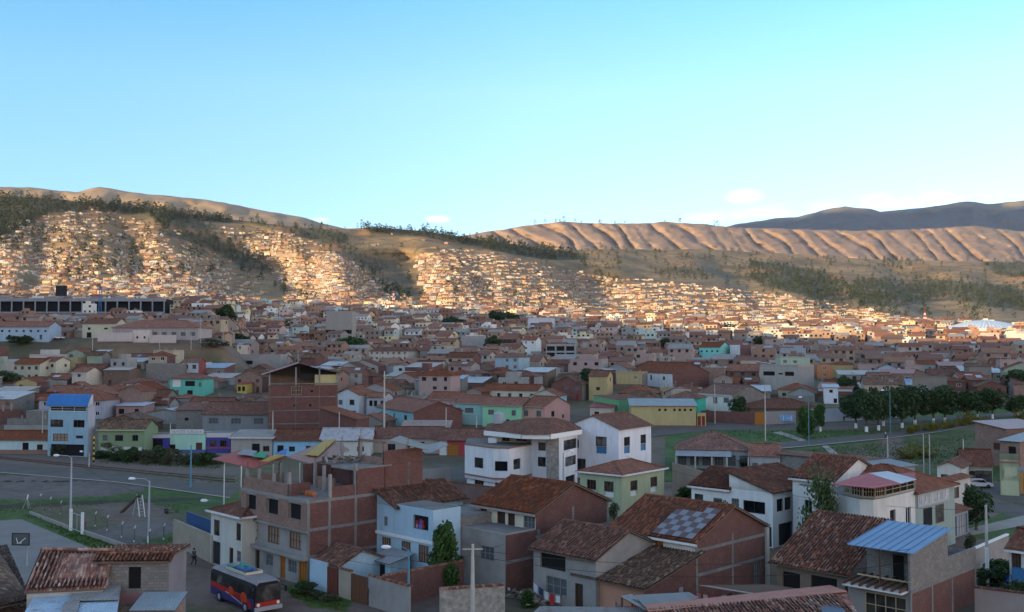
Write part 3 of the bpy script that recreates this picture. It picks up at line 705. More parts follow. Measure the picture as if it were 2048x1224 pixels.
def house(label, near, phi, Lpx=None, Rpx=None, h=None, d=None, w=None, dep=None, wall=None, side=None, roof='gable_a', rm='red', pitch=22, ov=.45, fascia=None,
          ops=(), geo=False, cat='house', name='house', group=None, zbase=None, ridge=.5, back=True, bands=None, frame=None, P=None, ret=False, parapet=0, roofmat=None, under=None):
    a, b = axes(phi)
    if P is None:
        P, h = anchor(near[0], near[1], h, d)
        if zbase is not None:
            h = P.z + h - zbase; P.z = zbase
    zb = P.z; z1 = zb + h
    if w is None: w = span(P, a, Lpx, z1)
    if dep is None: dep = span(P, b, Rpx, z1)
    root = thing(name, label, cat, tuple(P), group)
    wm = wall if not isinstance(wall, tuple) else plaster(wall); sm = side if side is not None else wm
    if isinstance(sm, tuple): sm = plaster(sm)
    mb = MB(); c0 = P; c1 = P + a * w; c2 = c1 + b * dep; c3 = P + b * dep
    put_openings(root, mb, c0, a, -b, w, zb, z1, [o[1:] for o in ops if o[0] == 'F'], wm)
    put_openings(root, mb, c0, b, -a, dep, zb, z1, [o[1:] for o in ops if o[0] == 'S'], sm)
    for p, q, ln in ((c1, c2, dep), (c2, c3, w)):
        mb.face([V3(q, zb - .6), V3(p, zb - .6), V3(p, z1), V3(q, z1)], sm, [(0, 0), (ln, 0), (ln, h), (0, h)])
    um = under or flat('eave_boards', (.13, .10, .08), .8)
    tm = roofmat or (tile(rm) if isinstance(rm, str) else rm)
    rise = lambda t: t * math.tan(rad(pitch))
    rb = MB(); caps = []
    if roof == 'gable_a':
        k = dep * ridge; k2 = dep - k; zr = z1 + rise(k); g = ov * .7; s2 = (zr - z1) / k2
        E = [c0 - b * ov - a * g, c1 - b * ov + a * g, c2 + b * ov + a * g, c3 + b * ov - a * g]; m0 = c0 + b * k - a * g; m1 = c1 + b * k + a * g
        ze = z1 - rise(ov); ze2 = z1 - s2 * ov
        for pl in ([V3(E[1], ze), V3(E[0], ze), V3(m0, zr), V3(m1, zr)], [V3(E[3], ze2), V3(E[2], ze2), V3(m1, zr), V3(m0, zr)]):
            pl = [q + Vector((0, 0, .12)) for q in pl]; slab(rb, pl, .11, tm, um)
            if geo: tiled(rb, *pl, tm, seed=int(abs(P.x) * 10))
        caps = [(V3(m0, zr + .17), V3(m1, zr + .17))]
        for p, q in ((c0, c3), (c2, c1)):
            mid = p.lerp(q, ridge if p is c0 else 1 - ridge); mb.face([V3(p, z1), V3(q, z1), V3(mid, zr)] if p is not c0 else [V3(q, z1), V3(p, z1), V3(mid, zr)][::-1], sm, [(0, h), (dep, h), (dep * ridge, h + zr - z1)])
        fl = [(V3(E[1], ze), V3(E[0], ze))]
    elif roof == 'gable_b':
        k = w * ridge; zr = z1 + rise(k); g = ov * .7; s2 = (zr - z1) / (w - k)
        E = [c0 - a * ov - b * g, c3 - a * ov + b * g, c2 + a * ov + b * g, c1 + a * ov - b * g]; m0 = c0 + a * k - b * g; m1 = c3 + a * k + b * g
        ze = z1 - rise(ov); ze2 = z1 - s2 * ov
        for pl in ([V3(E[0], ze), V3(E[1], ze), V3(m1, zr), V3(m0, zr)], [V3(E[2], ze2), V3(E[3], ze2), V3(m0, zr), V3(m1, zr)]):
            pl = [q + Vector((0, 0, .12)) for q in pl]; slab(rb, pl, .11, tm, um)
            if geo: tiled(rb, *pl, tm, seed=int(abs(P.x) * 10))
        caps = [(V3(m0, zr + .17), V3(m1, zr + .17))]
        mb.face([V3(c0, z1), V3(c1, z1), V3(c0 + a * k, zr)], wm, [(0, h), (w, h), (k, h + zr - z1)])
        mb.face([V3(c2, z1), V3(c3, z1), V3(c3 + a * k, zr)], sm, [(0, h), (w, h), (w / 2, h + zr - z1)])
        fl = [(V3(E[0], ze), V3(E[1], ze))]
    elif roof == 'hip':
        k = min(w, dep) / 2; zr = z1 + rise(k); E = [c0 - a * ov - b * ov, c1 + a * ov - b * ov, c2 + a * ov + b * ov, c3 - a * ov + b * ov]; ze = z1 - rise(ov) + .12
        if w >= dep: m0 = c0 + b * k + a * k; m1 = c1 + b * k - a * k
        else: m0 = c0 + a * k + b * k; m1 = c3 + a * k - b * k
        m0 = V3(m0, zr); m1 = V3(m1, zr); E = [V3(q, ze) for q in E]
        if w >= dep: pls = [[E[1], E[0], m0, m1], [E[3], E[2], m1, m0], [E[0], E[3], m0], [E[2], E[1], m1]]; hp = [(E[0], m0), (E[3], m0), (E[1], m1), (E[2], m1)]
        else: pls = [[E[0], E[3], m1, m0], [E[2], E[1], m0, m1], [E[1], E[0], m0], [E[3], E[2], m1]]; hp = [(E[0], m0), (E[1], m0), (E[3], m1), (E[2], m1)]
        for pl in pls: slab(rb, pl, .10, tm, um)
        caps = [(m0, m1)] + hp; fl = [(E[1], E[0]), (E[0], E[3])]
    elif roof in ('shed_a', 'shed_b', 'shed_a2', 'shed_b2'):
        # a: low edge over the F wall; b: low edge over the S wall; 2: the other way round
        q = [c0, c1, c2, c3]; L = dep if roof[5] == 'a' else w; up = rise(L)
        zz = {'shed_a': [0, 0, up, up], 'shed_a2': [up, up, 0, 0], 'shed_b': [0, up, up, 0], 'shed_b2': [up, 0, 0, up]}[roof]
        E = [c0 - a * ov - b * ov, c1 + a * ov - b * ov, c2 + a * ov + b * ov, c3 - a * ov + b * ov]
        ex = rise(ov) * (1 if '2' not in roof else -1)
        ze = {'shed_a': [-ex, -ex, up + ex, up + ex], 'shed_a2': [up - ex, up - ex, ex, ex], 'shed_b': [-ex, up + ex, up + ex, -ex], 'shed_b2': [up - ex, ex, ex, up - ex]}[roof]
        pl = [V3(p, z1 + z_ + .1) for p, z_ in zip(E, ze)]; order = {'shed_a': (1, 0, 3, 2), 'shed_a2': (3, 2, 1, 0), 'shed_b': (0, 3, 2, 1), 'shed_b2': (2, 1, 0, 3)}[roof]
        pl = [pl[i] for i in order]; slab(rb, pl, .08, tm, um)
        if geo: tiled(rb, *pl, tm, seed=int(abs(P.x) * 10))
        for i in range(4):
            j = (i + 1) % 4
            if zz[i] or zz[j]:
                m_ = wm if i == 0 else sm; pts = [V3(q[i], z1), V3(q[j], z1), V3(q[j], z1 + zz[j]), V3(q[i], z1 + zz[i])]; mb.face(pts, m_)
        fl = [(pl[0], pl[1])]
    elif roof == 'flat':
        rb.face([V3(p, z1 + .02) for p in (c0, c3, c2, c1)], roofmat or CONCD())
        if parapet:
            for p, q in ((c0, c1), (c1, c2), (c2, c3), (c3, c0)):
                dr = (q - p).normalized(); nn = Vector((-dr.y, dr.x, 0)) * .15
                if nn.dot(c0.lerp(c2, .5) - p) < 0: nn = -nn
                rb.box(p + nn * .01, q - p, nn, z1 - .05, z1 + parapet, wm)
        fl = []
    mb.build('wall', root)
    for p, q in caps: rb.tube([p, q], .12, tm, 6)
    if roof != 'flat' or parapet or True: rb.build('roof', root)
    if fascia and fl:
        f = MB()
        for p, q in fl:
            f.beam(p - Vector((0, 0, .02)), q - Vector((0, 0, .02)), .10, .2, fascia if not isinstance(fascia, tuple) else plaster(fascia))
        f.build('fascia', root)
    if frame:  # concrete beams and posts on the S wall: list of posts (fractions) and beam heights
        f = MB(); fm = CONCD()
        for s in frame[0]:
            o = P + b * (s * dep - .14) - a * .04; f.box(o, b * .28, a * .05, zb, z1, fm)
        for z in frame[1]:
            f.box(P - a * .05 + b * .01, b * (dep - .02), a * .06, zb + z, zb + z + .28, fm)
        f.build('concrete_frame', root)
    if bands:  # painted bands on the F wall: (z0, z1, material, proud)
        for (za, zz, bm, pr) in bands:
            f = MB(); f.box(P - b * pr - a * pr, a * (w + pr), b * (pr - .004), zb + za, zb + zz, bm, None, True)
            f.box(P - a * pr + b * .001, b * (dep), a * (pr - .004), zb + za, zb + zz, bm, None, True); f.build('band', root)
    OCC.append((P.x + a.x * w / 2 + b.x * dep / 2, P.y + a.y * w / 2 + b.y * dep / 2, math.hypot(w, dep) / 2, P.copy(), a, b, w, dep, label))
    return (root, P, a, b, w, dep, z1)
OCC = []
def slab_sheet(name, pts, z, m, kind='structure', drape=False):
    mb = MB(); q = [atz(px, py, z) if not drape else ground_hit(px, py) + Vector((0, 0, z)) for px, py in pts]
    n = (q[1] - q[0]).cross(q[2] - q[1])
    mb.face(q, m, [(p.x, p.y) for p in q]); o = mb.build(name)
    if kind: o['kind'] = kind
    return o
# ---------------------------------------------------------------- streets, park, yards on the valley floor
def strip(name, A, B, m, z=.02, n=24, k=4, kind='structure', crown=0):
    """sheet draped between two polylines given in photo pixels"""
    def samp(P, t):
        L_ = [0]
        for p, q in zip(P, P[1:]): L_.append(L_[-1] + math.hypot(q[0] - p[0], (q[1] - p[1]) * 4))
        s = t * L_[-1]
        for i in range(len(P) - 1):
            if s <= L_[i + 1] + 1e-9:
                f = (s - L_[i]) / (L_[i + 1] - L_[i]); return (P[i][0] + (P[i + 1][0] - P[i][0]) * f, P[i][1] + (P[i + 1][1] - P[i][1]) * f)
        return P[-1]
    a = [ground_hit(*samp(A, i / n)) for i in range(n + 1)]; b = [ground_hit(*samp(B, i / n)) for i in range(n + 1)]
    mb = MB()
    rows = []
    for p, q in zip(a, b):
        r = []
        for j in range(k + 1):
            v = p.lerp(q, j / k); r.append(Vector((v.x, v.y, zg(v.x, v.y) + z)))
        rows.append(r)
    for r, s in zip(rows, rows[1:]):
        for j in range(k): mb.face([r[j], s[j], s[j + 1], r[j + 1]], m, [(q.x, q.y) for q in (r[j], s[j], s[j + 1], r[j + 1])])
    o = mb.build(name)
    if kind: o['kind'] = kind
    return rows
ASPH = lambda: rough("asphalt", (.078, .070, .066), (.112, .102, .097), .25, .005, c3=(.13, .115, .10))
GRAV = lambda: rough("gravel", (.115, .088, .075), (.155, .122, .102), .3, .01, c3=(.14, .115, .09))
GRASS = lambda: rough("grass_ground", (.035, .085, .014), (.075, .12, .025), .25, .03, c3=(.10, .11, .035))
DRYG = lambda: rough("worn_grass", (.065, .09, .025), (.15, .12, .065), .22, .03, c3=(.09, .10, .03))
CRT = lambda: rough("court_concrete", (.17, .162, .155), (.215, .205, .195), .3, .004)
EARTH = lambda: rough("bare_earth", (.17, .125, .10), (.21, .165, .135), .3, .02, c3=(.13, .10, .075))
PAVE = lambda: rough("pavement", (.24, .22, .20), (.31, .285, .26), .5, .01)
strip("railway_bed", [(-120, 900), (200, 912), (480, 935)], [(-120, 924), (200, 940), (480, 976)], GRAV(), .05)
strip("sidewalk", [(-120, 897), (200, 904), (500, 908)], [(-120, 902), (200, 909), (500, 913)], PAVE(), .09)
strip("road", [(-120, 922), (0, 927), (240, 946), (480, 976)], [(-120, 942), (0, 945), (240, 965), (460, 996)], ASPH(), .07)
strip("road_kerb", [(-120, 942), (0, 945), (240, 965), (460, 996)], [(-120, 943.5), (0, 946.6), (240, 966.8), (460, 998)], PAVE(), .13)
def patchy(name, X0, X1, Y0, Y1, sx_, sy_, regions, base, z=.035, hit=None):
    """one sheet whose ground cover changes along ragged edges; regions are (outline, colour, colour 2)"""
    P = []; C = []; ys_ = [Y0 + sy_ * i for i in range(int((Y1 - Y0) / sy_) + 1)]; xs_ = [X0 + sx_ * i for i in range(int((X1 - X0) / sx_) + 1)]
    for py in ys_:
        r = []; c = []
        for px in xs_:
            p = ground_hit(px, py) if py < 965 else atz(px, py, 0)
            n1 = fbm(p.x, p.y, 2.6, 4); n2 = .5 + .5 * fbm(p.x + 40, p.y, 1.1, 4); n3 = .5 + .5 * fbm(p.x, p.y + 99, 7, 4); qx, qy = px + 9 * n1, py + 2.6 * fbm(p.x + 31, p.y, 2.2, 4)
            c1, c2 = base
            for Pq, a_, b_ in regions:
                if inpoly(qx, qy, Pq): c1, c2 = a_, b_
            col = mixc(c1, c2, smooth(.3, .72, .55 * n2 + .45 * n3)); r.append(Vector((p.x, p.y, zg(p.x, p.y) + z + .03 * n2))); c.append(col)
        P.append(r); C.append(c)
    return grid_mesh(name, P, vcol('patchy_ground', .02, 3.0), C)
GR = ((.03, .078, .010), (.075, .120, .025)); DR = ((.085, .085, .04), (.15, .115, .075)); DT = ((.125, .09, .072), (.17, .13, .108)); GVL = ((.105, .083, .076), (.155, .128, .118)); PTH = ((.10, .085, .08), (.145, .125, .118)); DITCH = ((.03, .032, .018), (.06, .05, .03))
patchy("grass_verge", -140, 560, 896, 1000, 5, 1.3, [], ((.07, .08, .03), (.15, .12, .07)), .012)
patchy("park_ground", -140, 480, 948, 1120, 3, 1.2, [([(-200, 930), (500, 990), (500, 1016), (-200, 1060)], *GR), ([(-200, 950), (60, 951), (200, 960), (290, 974), (285, 986), (200, 995), (60, 1003), (-200, 1008)], *GVL), ([(-200, 1010), (60, 1012), (200, 1003), (420, 998), (420, 1003), (300, 1008), (100, 1020), (-200, 1024)], *DITCH),
   ([(60, 1018), (250, 1008), (345, 1014), (350, 1044), (200, 1056), (120, 1050)], *DR), ([(185, 1018), (300, 1008), (335, 1020), (330, 1038), (230, 1048)], *DT), ([(-200, 1030), (55, 1026), (60, 1032), (270, 1105), (180, 1105), (40, 1041), (-200, 1046)], *GR), ([(168, 1064), (260, 1047), (350, 1040), (350, 1066), (300, 1092), (262, 1104), (250, 1098)], *PTH),
   ([(262, 1104), (300, 1088), (350, 1066), (480, 1115), (480, 1130), (262, 1130)], *DT), ([(285, 1082), (345, 1066), (440, 1116), (420, 1122), (340, 1092), (300, 1094)], *GR)], ((.06, .075, .03), (.11, .10, .055)))
strip("court", [(-120, 1046), (0, 1043), (42, 1040), (185, 1100)], [(-120, 1200), (0, 1200), (80, 1200), (190, 1200)], CRT(), .13)
patchy("dirt_street", 255, 900, 1092, 1300, 6, 2.5, [([(560, 1176), (600, 1170), (700, 1200), (700, 1222), (620, 1216)], *GR), ([(330, 1200), (470, 1220), (470, 1300), (300, 1300)], *DR)], DT, .028)
strip("front_pavement", [(350, 1078), (430, 1100), (640, 1172)], [(350, 1082), (424, 1108), (632, 1183)], PAVE(), .12)
# right-hand parkland and avenues
patchy("park_lawn", 1330, 2110, 815, 966, 5, 1.6, [([(1600, 905), (1760, 880), (1960, 860), (1990, 930), (1600, 966)], (.04, .075, .015), (.115, .095, .045)), ([(1690, 905), (1735, 895), (1740, 915), (1700, 920)], (.11, .085, .05), (.15, .11, .075)), ([(1760, 874), (1800, 872), (1822, 930), (1770, 930)], *DT)], GR, .03)
strip("avenue", [(1250, 862), (1411, 845), (1628, 848), (2100, 822)], [(1250, 880), (1411, 862), (1628, 855), (2100, 830)], ASPH(), .1, 30, 3)
strip("lower_avenue", [(1440, 896), (1600, 882), (1795, 864), (1900, 850), (1990, 832)], [(1440, 908), (1600, 894), (1778, 877), (1880, 864), (1990, 842)], ASPH(), .1, 30, 3)
strip("lower_avenue_kerb", [(1440, 908), (1600, 894), (1778, 877), (1880, 864), (1990, 842)], [(1440, 909.6), (1600, 895.6), (1778, 878.4), (1880, 865.2), (1990, 843)], PAVE(), .2, 30, 1)
strip("park_path", [(1643, 893), (1660, 908), (1690, 920)], [(1655, 892), (1676, 908), (1700, 918)], PAVE(), .14, 8, 2)
strip("park_path", [(1545, 866), (1590, 880), (1600, 884)], [(1562, 864), (1600, 876), (1612, 882)], PAVE(), .14, 8, 2)
patchy("yard_street", 1850, 2110, 962, 1180, 5, 2, [([(1930, 985), (2110, 1012), (2110, 1024), (1940, 994)], *GR), ([(1930, 1050), (2040, 1020), (2110, 1040), (2110, 1070), (1940, 1080)], *GR)], DT, .025)
strip("side_street", [(1930, 955), (2100, 985)], [(1920, 985), (2100, 1018)], ASPH(), .06, 10, 3)
strip("front_street", [(1950, 996), (2100, 1022)], [(1960, 1012), (2100, 1062)], ASPH(), .075, 10, 3)
strip("garden_path", [(1930, 1060), (2048, 1032)], [(1945, 1072), (2100, 1042)], PAVE(), .09, 8, 2)
strip("back_lane", [(860, 925), (930, 935)], [(900, 965), (960, 965)], ASPH(), .05, 6, 4)
def rail(px0, py0, px1, py1):
    a, b = ground_hit(px0, py0), ground_hit(px1, py1); mb = MB(); m = flat('rusty_steel', (.10, .06, .045), .5)
    for k in range(12):
        p, q = a.lerp(b, k / 12), a.lerp(b, (k + 1) / 12); p.z = zg(p.x, p.y) + .16; q.z = zg(q.x, q.y) + .16; mb.beam(p, q, .1, .16, m)
    return tag(mb.build("rail"), None, None)
for i, (y0, y1, w_) in enumerate([(914, 962, 'near'), (910.5, 957, 'far')]):
    tag(rail(-100, y0 - 8, 470, y1 + 4), ["long rusty rail nearer to the road beside the park", "long rusty rail on the shop side of the railway bed"][i], "rail")
# ---------------------------------------------------------------- foreground houses
BR, BP, BK, AD = brickm('red'), brickm('pale'), brickm('block'), brickm('adobe')
WHITE = (.66, .66, .65); CREAM = (.58, .53, .40); LBLUE = (.36, .50, .60); GREY = CONC()
H = house
# three-storey brick building
r = H("three-storey brick building with black window holes and open roof terrace", (617, 1001), 46, Lpx=485, Rpx=845, h=8.0, wall=GREY, side=BR, roof='flat', cat='building', name='brick_building', frame=((.0, .17, .39, .64, .86, 1.0), (2.6, 5.1, 7.7)),
      ops=[('F', .18, 3.2, 2.1, 1.6, 'B'), ('F', .5, 3.2, 2.2, 1.6, 'B'), ('F', .83, 3.2, 2.0, 1.6, 'B'),
           ('F', .18, 6.0, 2.2, 1.5, 'v'), ('F', .51, 6.0, 2.2, 1.5, 'v'), ('F', .84, 6.0, 1.9, 1.5, 'v'), ('F', .06, .05, 1.7, 2.4, 'o'), ('F', .22, .9, 1.5, 1.2, 'm'), ('F', .36, .05, .95, 2.2, 'o'), ('F', .56, .9, 1.3, 1.2, 'm'), ('F', .75, .05, .9, 2.1, 'd')])
root, P, a, b, w, dp, z1 = r
mb = MB()  # upper storey facing of pale hollow brick, projecting
ops_ = []
mbf = MB()
for (s0, s1) in ((0, .18 * w - 1.1), (.18 * w + 1.1, .51 * w - 1.1), (.51 * w + 1.1, .84 * w - .95), (.84 * w + .95, w)):
    mb.box(P + a * s0 - b * .12, a * (s1 - s0), b * .116, P.z + 5.15, z1, BP)
for (c_, hw) in ((.18, 1.1), (.51, 1.1), (.84, .95)):
    mb.box(P + a * (c_ * w - hw) - b * .12, a * (2 * hw), b * .116, P.z + 5.15, P.z + 6.0, BP); mb.box(P + a * (c_ * w - hw) - b * .12, a * (2 * hw), b * .116, P.z + 7.5, z1, CONC())
mb.build('brick_facing', root)
mb = MB(); mb.box(P - b * .55 - a * .1, a * (w + .1), b * .55, P.z + 2.45, P.z + 2.75, CONC(), None, True); mb.box(P - b * .2 - a * .1, a * (w + .1), b * .19, z1 - .28, z1 + .03, CONC(), None, True)
mb.box(P - b * .3 - a * .05, a * (w + .1), b * .28, P.z + 5.0, P.z + 5.14, CONC(), None, True); mb.build('ledge', root)
mb = MB()  # terrace parapets and upper partial storey
mb.box(P + a * (w * .28), a * (w * .72), b * .18, z1, z1 + 1.15, BP); mb.box(P + a * (w - .18), a * .18, b * (dp * .35), z1, z1 + 1.15, BP)
mb.box(P + a * (w * .28), a * .18, b * 2.4, z1, z1 + 1.15, BR)
mb.build('parapet', root)
mb = MB(); mb.box(P + a * .02 + b * (dp * .18), a * .18, b * (dp * .2), z1, z1 + 1.0, BR); mb.build('parapet', root)
mb = MB(); q = P + b * (dp * .39); zz = z1
mb.box(q, a * .2, b * (dp * .61), zz, zz + 2.6, BR); mb.box(q + a * (w * .3), a * (w * .25), b * .2, zz, zz + 1.2, BP); mb.box(q + b * (dp * .25), a * (w * .9), b * .18, zz, zz + 2.6, BR)
mb.box(q + a * (w * .75), a * .2, b * (dp * .35), zz, zz + 2.2, BR)
mb.box(q - a * .05, a * (w * .35), b * .25, zz + 2.3, zz + 2.6, CONC()); mb.box(q - a * .05 + b * .26, a * (w * .55), b * (dp * .30), zz + 2.45, zz + 2.62, CONCD(), None, True)
q2 = P + b * (dp * .64); mb.box(q2 - a * .01, a * .2, b * (dp * .36), zz + 2.62, zz + 4.0, BR); mb.box(q2, a * (w * .32), b * .18, zz + 2.62, zz + 3.3, BP); mb.box(q2 + a * (w * .34), a * .3, b * .2, zz + 2.62, zz + 4.9, BP)
mb.box(q2 + a * .0, a * .3, b * .2, zz + 2.62, zz + 4.9, BP); mb.box(q2, a * (w * .36), b * .2, zz + 4.7, zz + 4.95, BP)
mb.build('upper_storey', root)
for s, t, hh in [(0, 0, 2.6), (0, .17, 2.2), (.28, 0, 2.3), (.55, .02, 1.9), (.78, .02, 2.1), (.97, .02, 2.0), (.97, .3, 2.2), (.3, .3, 2.6), (.55, .37, 2.6), (0, .385, 3.0), (.33, .64, 5.2), (.0, .86, 4.6), (.6, .64, 4.4), (.78, .6, 3.2)]:
    if (s, t) == (0, 0): continue
    mb = MB(); o = P + a * (s * w) + b * (t * dp); mb.box(o, a * .26, b * .26, z1, z1 + hh, CONC())
    for dx_ in (.05, .2): mb.tube([V3(o + a * dx_ + b * .1, z1 + hh), V3(o + a * dx_ + b * .1 + Vector((.05, 0, 0)), z1 + hh + .7)], .018, flat('rusty_steel', (.10, .06, .045), .5), 4)
    mb.build('post', root)
# corrugated coloured roofs over the terrace of the same building
def sheet_roof(label, pix, th=.07, posts=None, name='metal_roof', root=None):
    mb = MB(); first = True
    r_ = root or thing(name, label, 'roof', tuple(atd(pix[0][0][0][0], pix[0][0][0][1], pix[0][0][0][2])))
    for pts, m in pix:
        mb = MB(); q = [atd(*p) for p in pts]; slab(mb, q, th, m, flat('eave_boards', (.13, .10, .08), .8)); mb.build('roof_sheet', r_)
    return r_
RED = sheet((.38, .085, .07), .1); 
def terr(px, py, z): p = atz(px, py, z); return (px, py, p.y)
zr = z1 + 2.3
def zroof(pts, m, dz=0): return ([(lambda p: (x, y, p.y))(atz(x, y, z + dz)) for x, y, z in pts], m)
r2 = sheet_roof("", [zroof([(424, 918, zr + .2), (507, 937, zr - .3), (572, 915, zr + .5), (478, 900, zr + .8)], RED)], root=root)
for pts, m in [zroof([(503, 914, zr + .55), (530, 918, zr + .4), (535, 907, zr + .7), (520, 905, zr + .75)], sheet((.02, .28, .12), 0)), zroof([(520, 924, zr + .35), (535, 925, zr + .3), (572, 912, zr + .7), (552, 910, zr + .7)], sheet((.42, .25, .02), 0)),
               zroof([(550, 909, zr + .7), (572, 912, zr + .65), (574, 898, zr + 1.0)], sheet((.04, .16, .45), 0)), zroof([(473, 910, zr + .6), (505, 913, zr + .55), (515, 904, zr + .8), (488, 899, zr + .9)], sheet((.26, .27, .29), .3))]:
    mb = MB(); slab(mb, [atd(*p) + Vector((0, 0, .1)) for p in pts], .04, m, m); mb.build('roof_sheet', root)
for pts, m in [zroof([(572, 914, zr + .3), (625, 928, zr - .2), (700, 900, zr + .4), (672, 880, zr + .8), (650, 882, zr + .7)], sheet((.34, .17, .13), .3)), ]:
    mb = MB(); slab(mb, [atd(*p) for p in pts], .05, m, m); mb.build('roof_sheet', root)
for pts, m in [zroof([(610, 911, zr + .25), (636, 914, zr + .1), (672, 880, zr + .85), (650, 882, zr + .8)], sheet((.42, .25, .02), 0))]:
    mb = MB(); slab(mb, [atd(*p) + Vector((0, 0, .12)) for p in pts], .04, m, m); mb.build('roof_sheet', root)
for px, y0 in ((449, 925), (483, 932), (547, 928), (600, 925)):
    p = atz(px, y0, zr - .15); mb = MB(); mb.beam(V3(p, z1 - (3 if px < 480 else 0)), p, .1, .1, WHITEP()); mb.build('roof_post', root)
# sloping sheet roof at the back of the block
for pts, m in [zroof([(778, 880, z1 + 4.9), (800, 871, z1 + 5.0), (862, 892, z1 + 4.2), (856, 900, z1 + 4.0)], sheet((.27, .26, .24), .3)), zroof([(800, 903, z1 + 3.6), (865, 903, z1 + 3.2), (897, 889, z1 + 3.3), (880, 884, z1 + 3.7)], sheet((.24, .26, .29), .2))]:
    mb = MB(); slab(mb, [atd(*p) for p in pts], .06, m, m); mb.build('roof_sheet', root)
# clothes and clay pots kept on the terrace
for i, (px, py, c) in enumerate([(604, 984, 0), (614, 987, 0), (621, 988, 0), (628, 990, 0)]):
    p = atz(px, py + 5, z1 + .02); mb = MB(); m = flat('terracotta_pot', (.42, .13, .05), .7)
    mb.tube([p, p + Vector((0, 0, .12)), p + Vector((0, 0, .35)), p + Vector((0, 0, .5)), p + Vector((0, 0, .55))], [.13, .2, .24, .16, .19], m, 10)
    tag(mb.build('clay_pot'), "orange clay pot in the short row on the brick building's terrace", "pot", "clay pots on the terrace")
# house left of it
H("two-storey pale green house with tiled hip roof left of the brick building", (484, 1034), 46, Lpx=422, dep=8, h=5.5, wall=(.50, .49, .44), roof='hip', rm='brown', fascia=WHITE, pitch=20, zbase=0,
  ops=[('F', .1, 3.1, .9, 1.7, 'n'), ('F', .8, 3.0, 1.2, 1.6, 'n'), ('F', .80, .1, 1.6, 2.3, 'D'), ('F', .32, .1, .8, 2.1, 'd'), ('F', .08, 1.0, .8, 1.1, 'm')])
# light-blue house
Pb = P + b * 8.1 - a * 8.2; Pb = atz(866, 1178, 0)
r = H("light-blue house with brown window grilles and rooftop balcony", None, 45, P=Pb, h=7.2, w=5.4, dep=3.4, wall=LBLUE, roof='flat', ops=[('F', .25, 2.2, 1.5, 1.6, 'B'), ('F', .73, 2.2, 1.4, 1.6, 'B'), ('F', .33, 5.2, 2.2, 1.3, 'v')])
root2, P2, a2, b2, w2, dp2, zt = r
mb = MB(); mb.box(P2 - b2 * .2 - a2 * .1, a2 * 8.6, b2 * .2, 4.05, 4.3, WHITEP(), None, True); mb.build('ledge', root2)
def absorb(child_root, root, nm):
    """make a second block part of the thing root: its walls, roof and windows become parts of it"""
    dx = Vector(child_root["_o"]) - Vector(root["_o"])
    for c in list(child_root.children): c.parent = root; c.location = dx
    bpy.data.objects.remove(child_root)
def block(root, *k, **kw):
    r = H(None, *k, **kw); absorb(r[0], root, ''); return r
block(root2, None, 45, P=P2 + a2 * 5.4, h=6.9, w=3.1, dep=8.6, wall=LBLUE, roof='shed_b', rm='brown', pitch=22, ov=.5, ops=[('F', .55, 4.9, .55, .9, 'm'), ('F', .5, 2.2, 1.4, 1.6, 'B')], geo=True)
mb = MB()
for i in range(14):  # washing behind the parapet
    c = R.choice([(.35, .03, .06), (.3, .05, .08), (.08, .1, .3), (.5, .2, .2), (.1, .15, .4)]); p = P2 + a2 * R.uniform(1.0, 2.4) + b2 * R.uniform(.02, .12); z = R.uniform(5.3, 5.9)
    mb.beam(V3(p, z), V3(p + a2 * R.uniform(.2, .4), z + .05), .12, R.uniform(.25, .5), flat('cloth_%d' % i, c, .9))
tag(mb.build("laundry"), "red and blue washing hung on the light-blue house's balcony", "laundry")
H('grey block wall house joined behind the light-blue house', None, 45, P=P2 + b2 * 3.45, h=6.2, w=5.3, dep=6.5, wall=BK, side=BK, roof='flat', ops=[])
# walled yard before it: light blue wall, tiled lean-to, gates
def wall_run(label, pts, zb, h, m, th=.2, name='garden_wall', cap=None, cat='wall'):
    """free-standing wall through ground points"""
    r_ = thing(name, label, cat, (pts[0].x, pts[0].y, zb)); mb = MB(); cb = MB()
    for i, (p, q) in enumerate(zip(pts, pts[1:])):
        d_ = (q - p).normalized(); n_ = Vector((-d_.y, d_.x, 0)) * th; hh = h[i] if isinstance(h, (list, tuple)) else h
        mb.box(p, q - p, n_, zb - .5, zb + hh, m)
        if cap: cb.box(p - n_ * .3, q - p, n_ * 1.6, zb + hh, zb + hh + .14, cap, None, True)
    mb.build('wall', r_)
    if cap: cb.build('coping', r_)
    return r_
p0 = P - a * .3; p1 = P - a * 4.9
wy = wall_run("light-blue yard wall with brown gate below the brick building", [p0, p0.lerp(p1, .62)], 0, 2.7, plaster(LBLUE), cap=None)
def gate(root, p, q, z0, z1_, m, n=6, name='gate'):
    mb = MB(); d_ = (q - p).normalized(); n_ = Vector((-d_.y, d_.x, 0)) * .08; mb.box(p, q - p, n_, z0, z1_, m)
    for i in range(n + 1):
        o_ = p.lerp(q, i / n); mb.box(o_ - n_ * .4 - d_ * .03, d_ * .06, n_ * .39, z0, z1_, m)
    return mb.build(name, root)
g0, g1 = p0.lerp(p1, .62), p0.lerp(p1, .95); gate(wy, g0 + b * .05, g1 + b * .05, 0, 2.4, flat('reddish_door', (.14, .045, .03), .7))
k1 = P - a * 5.0
wall_run("rough plastered yard wall between the two brown gates", [k1, k1 - a * 1.9], 0, 2.5, rough('buff_plaster', (.26, .22, .17), (.34, .29, .23), .6), cap=tile('brown'))
gr = thing("gate", "dark brown double gate beside the light-blue lamp post", "gate", tuple(k1 - a * 2.0)); gate(gr, k1 - a * 2.0, k1 - a * 4.3, 0, 2.4, WOOD())
H("old tiled lean-to shed against the brick building's side wall", None, 46, P=P + b * .6 - a * .8 - a * 3.6, h=2.6, w=3.7, dep=4.6, wall=LBLUE, roof='gable_a', rm='brown', pitch=24, geo=True, name='shed', cat='shed')
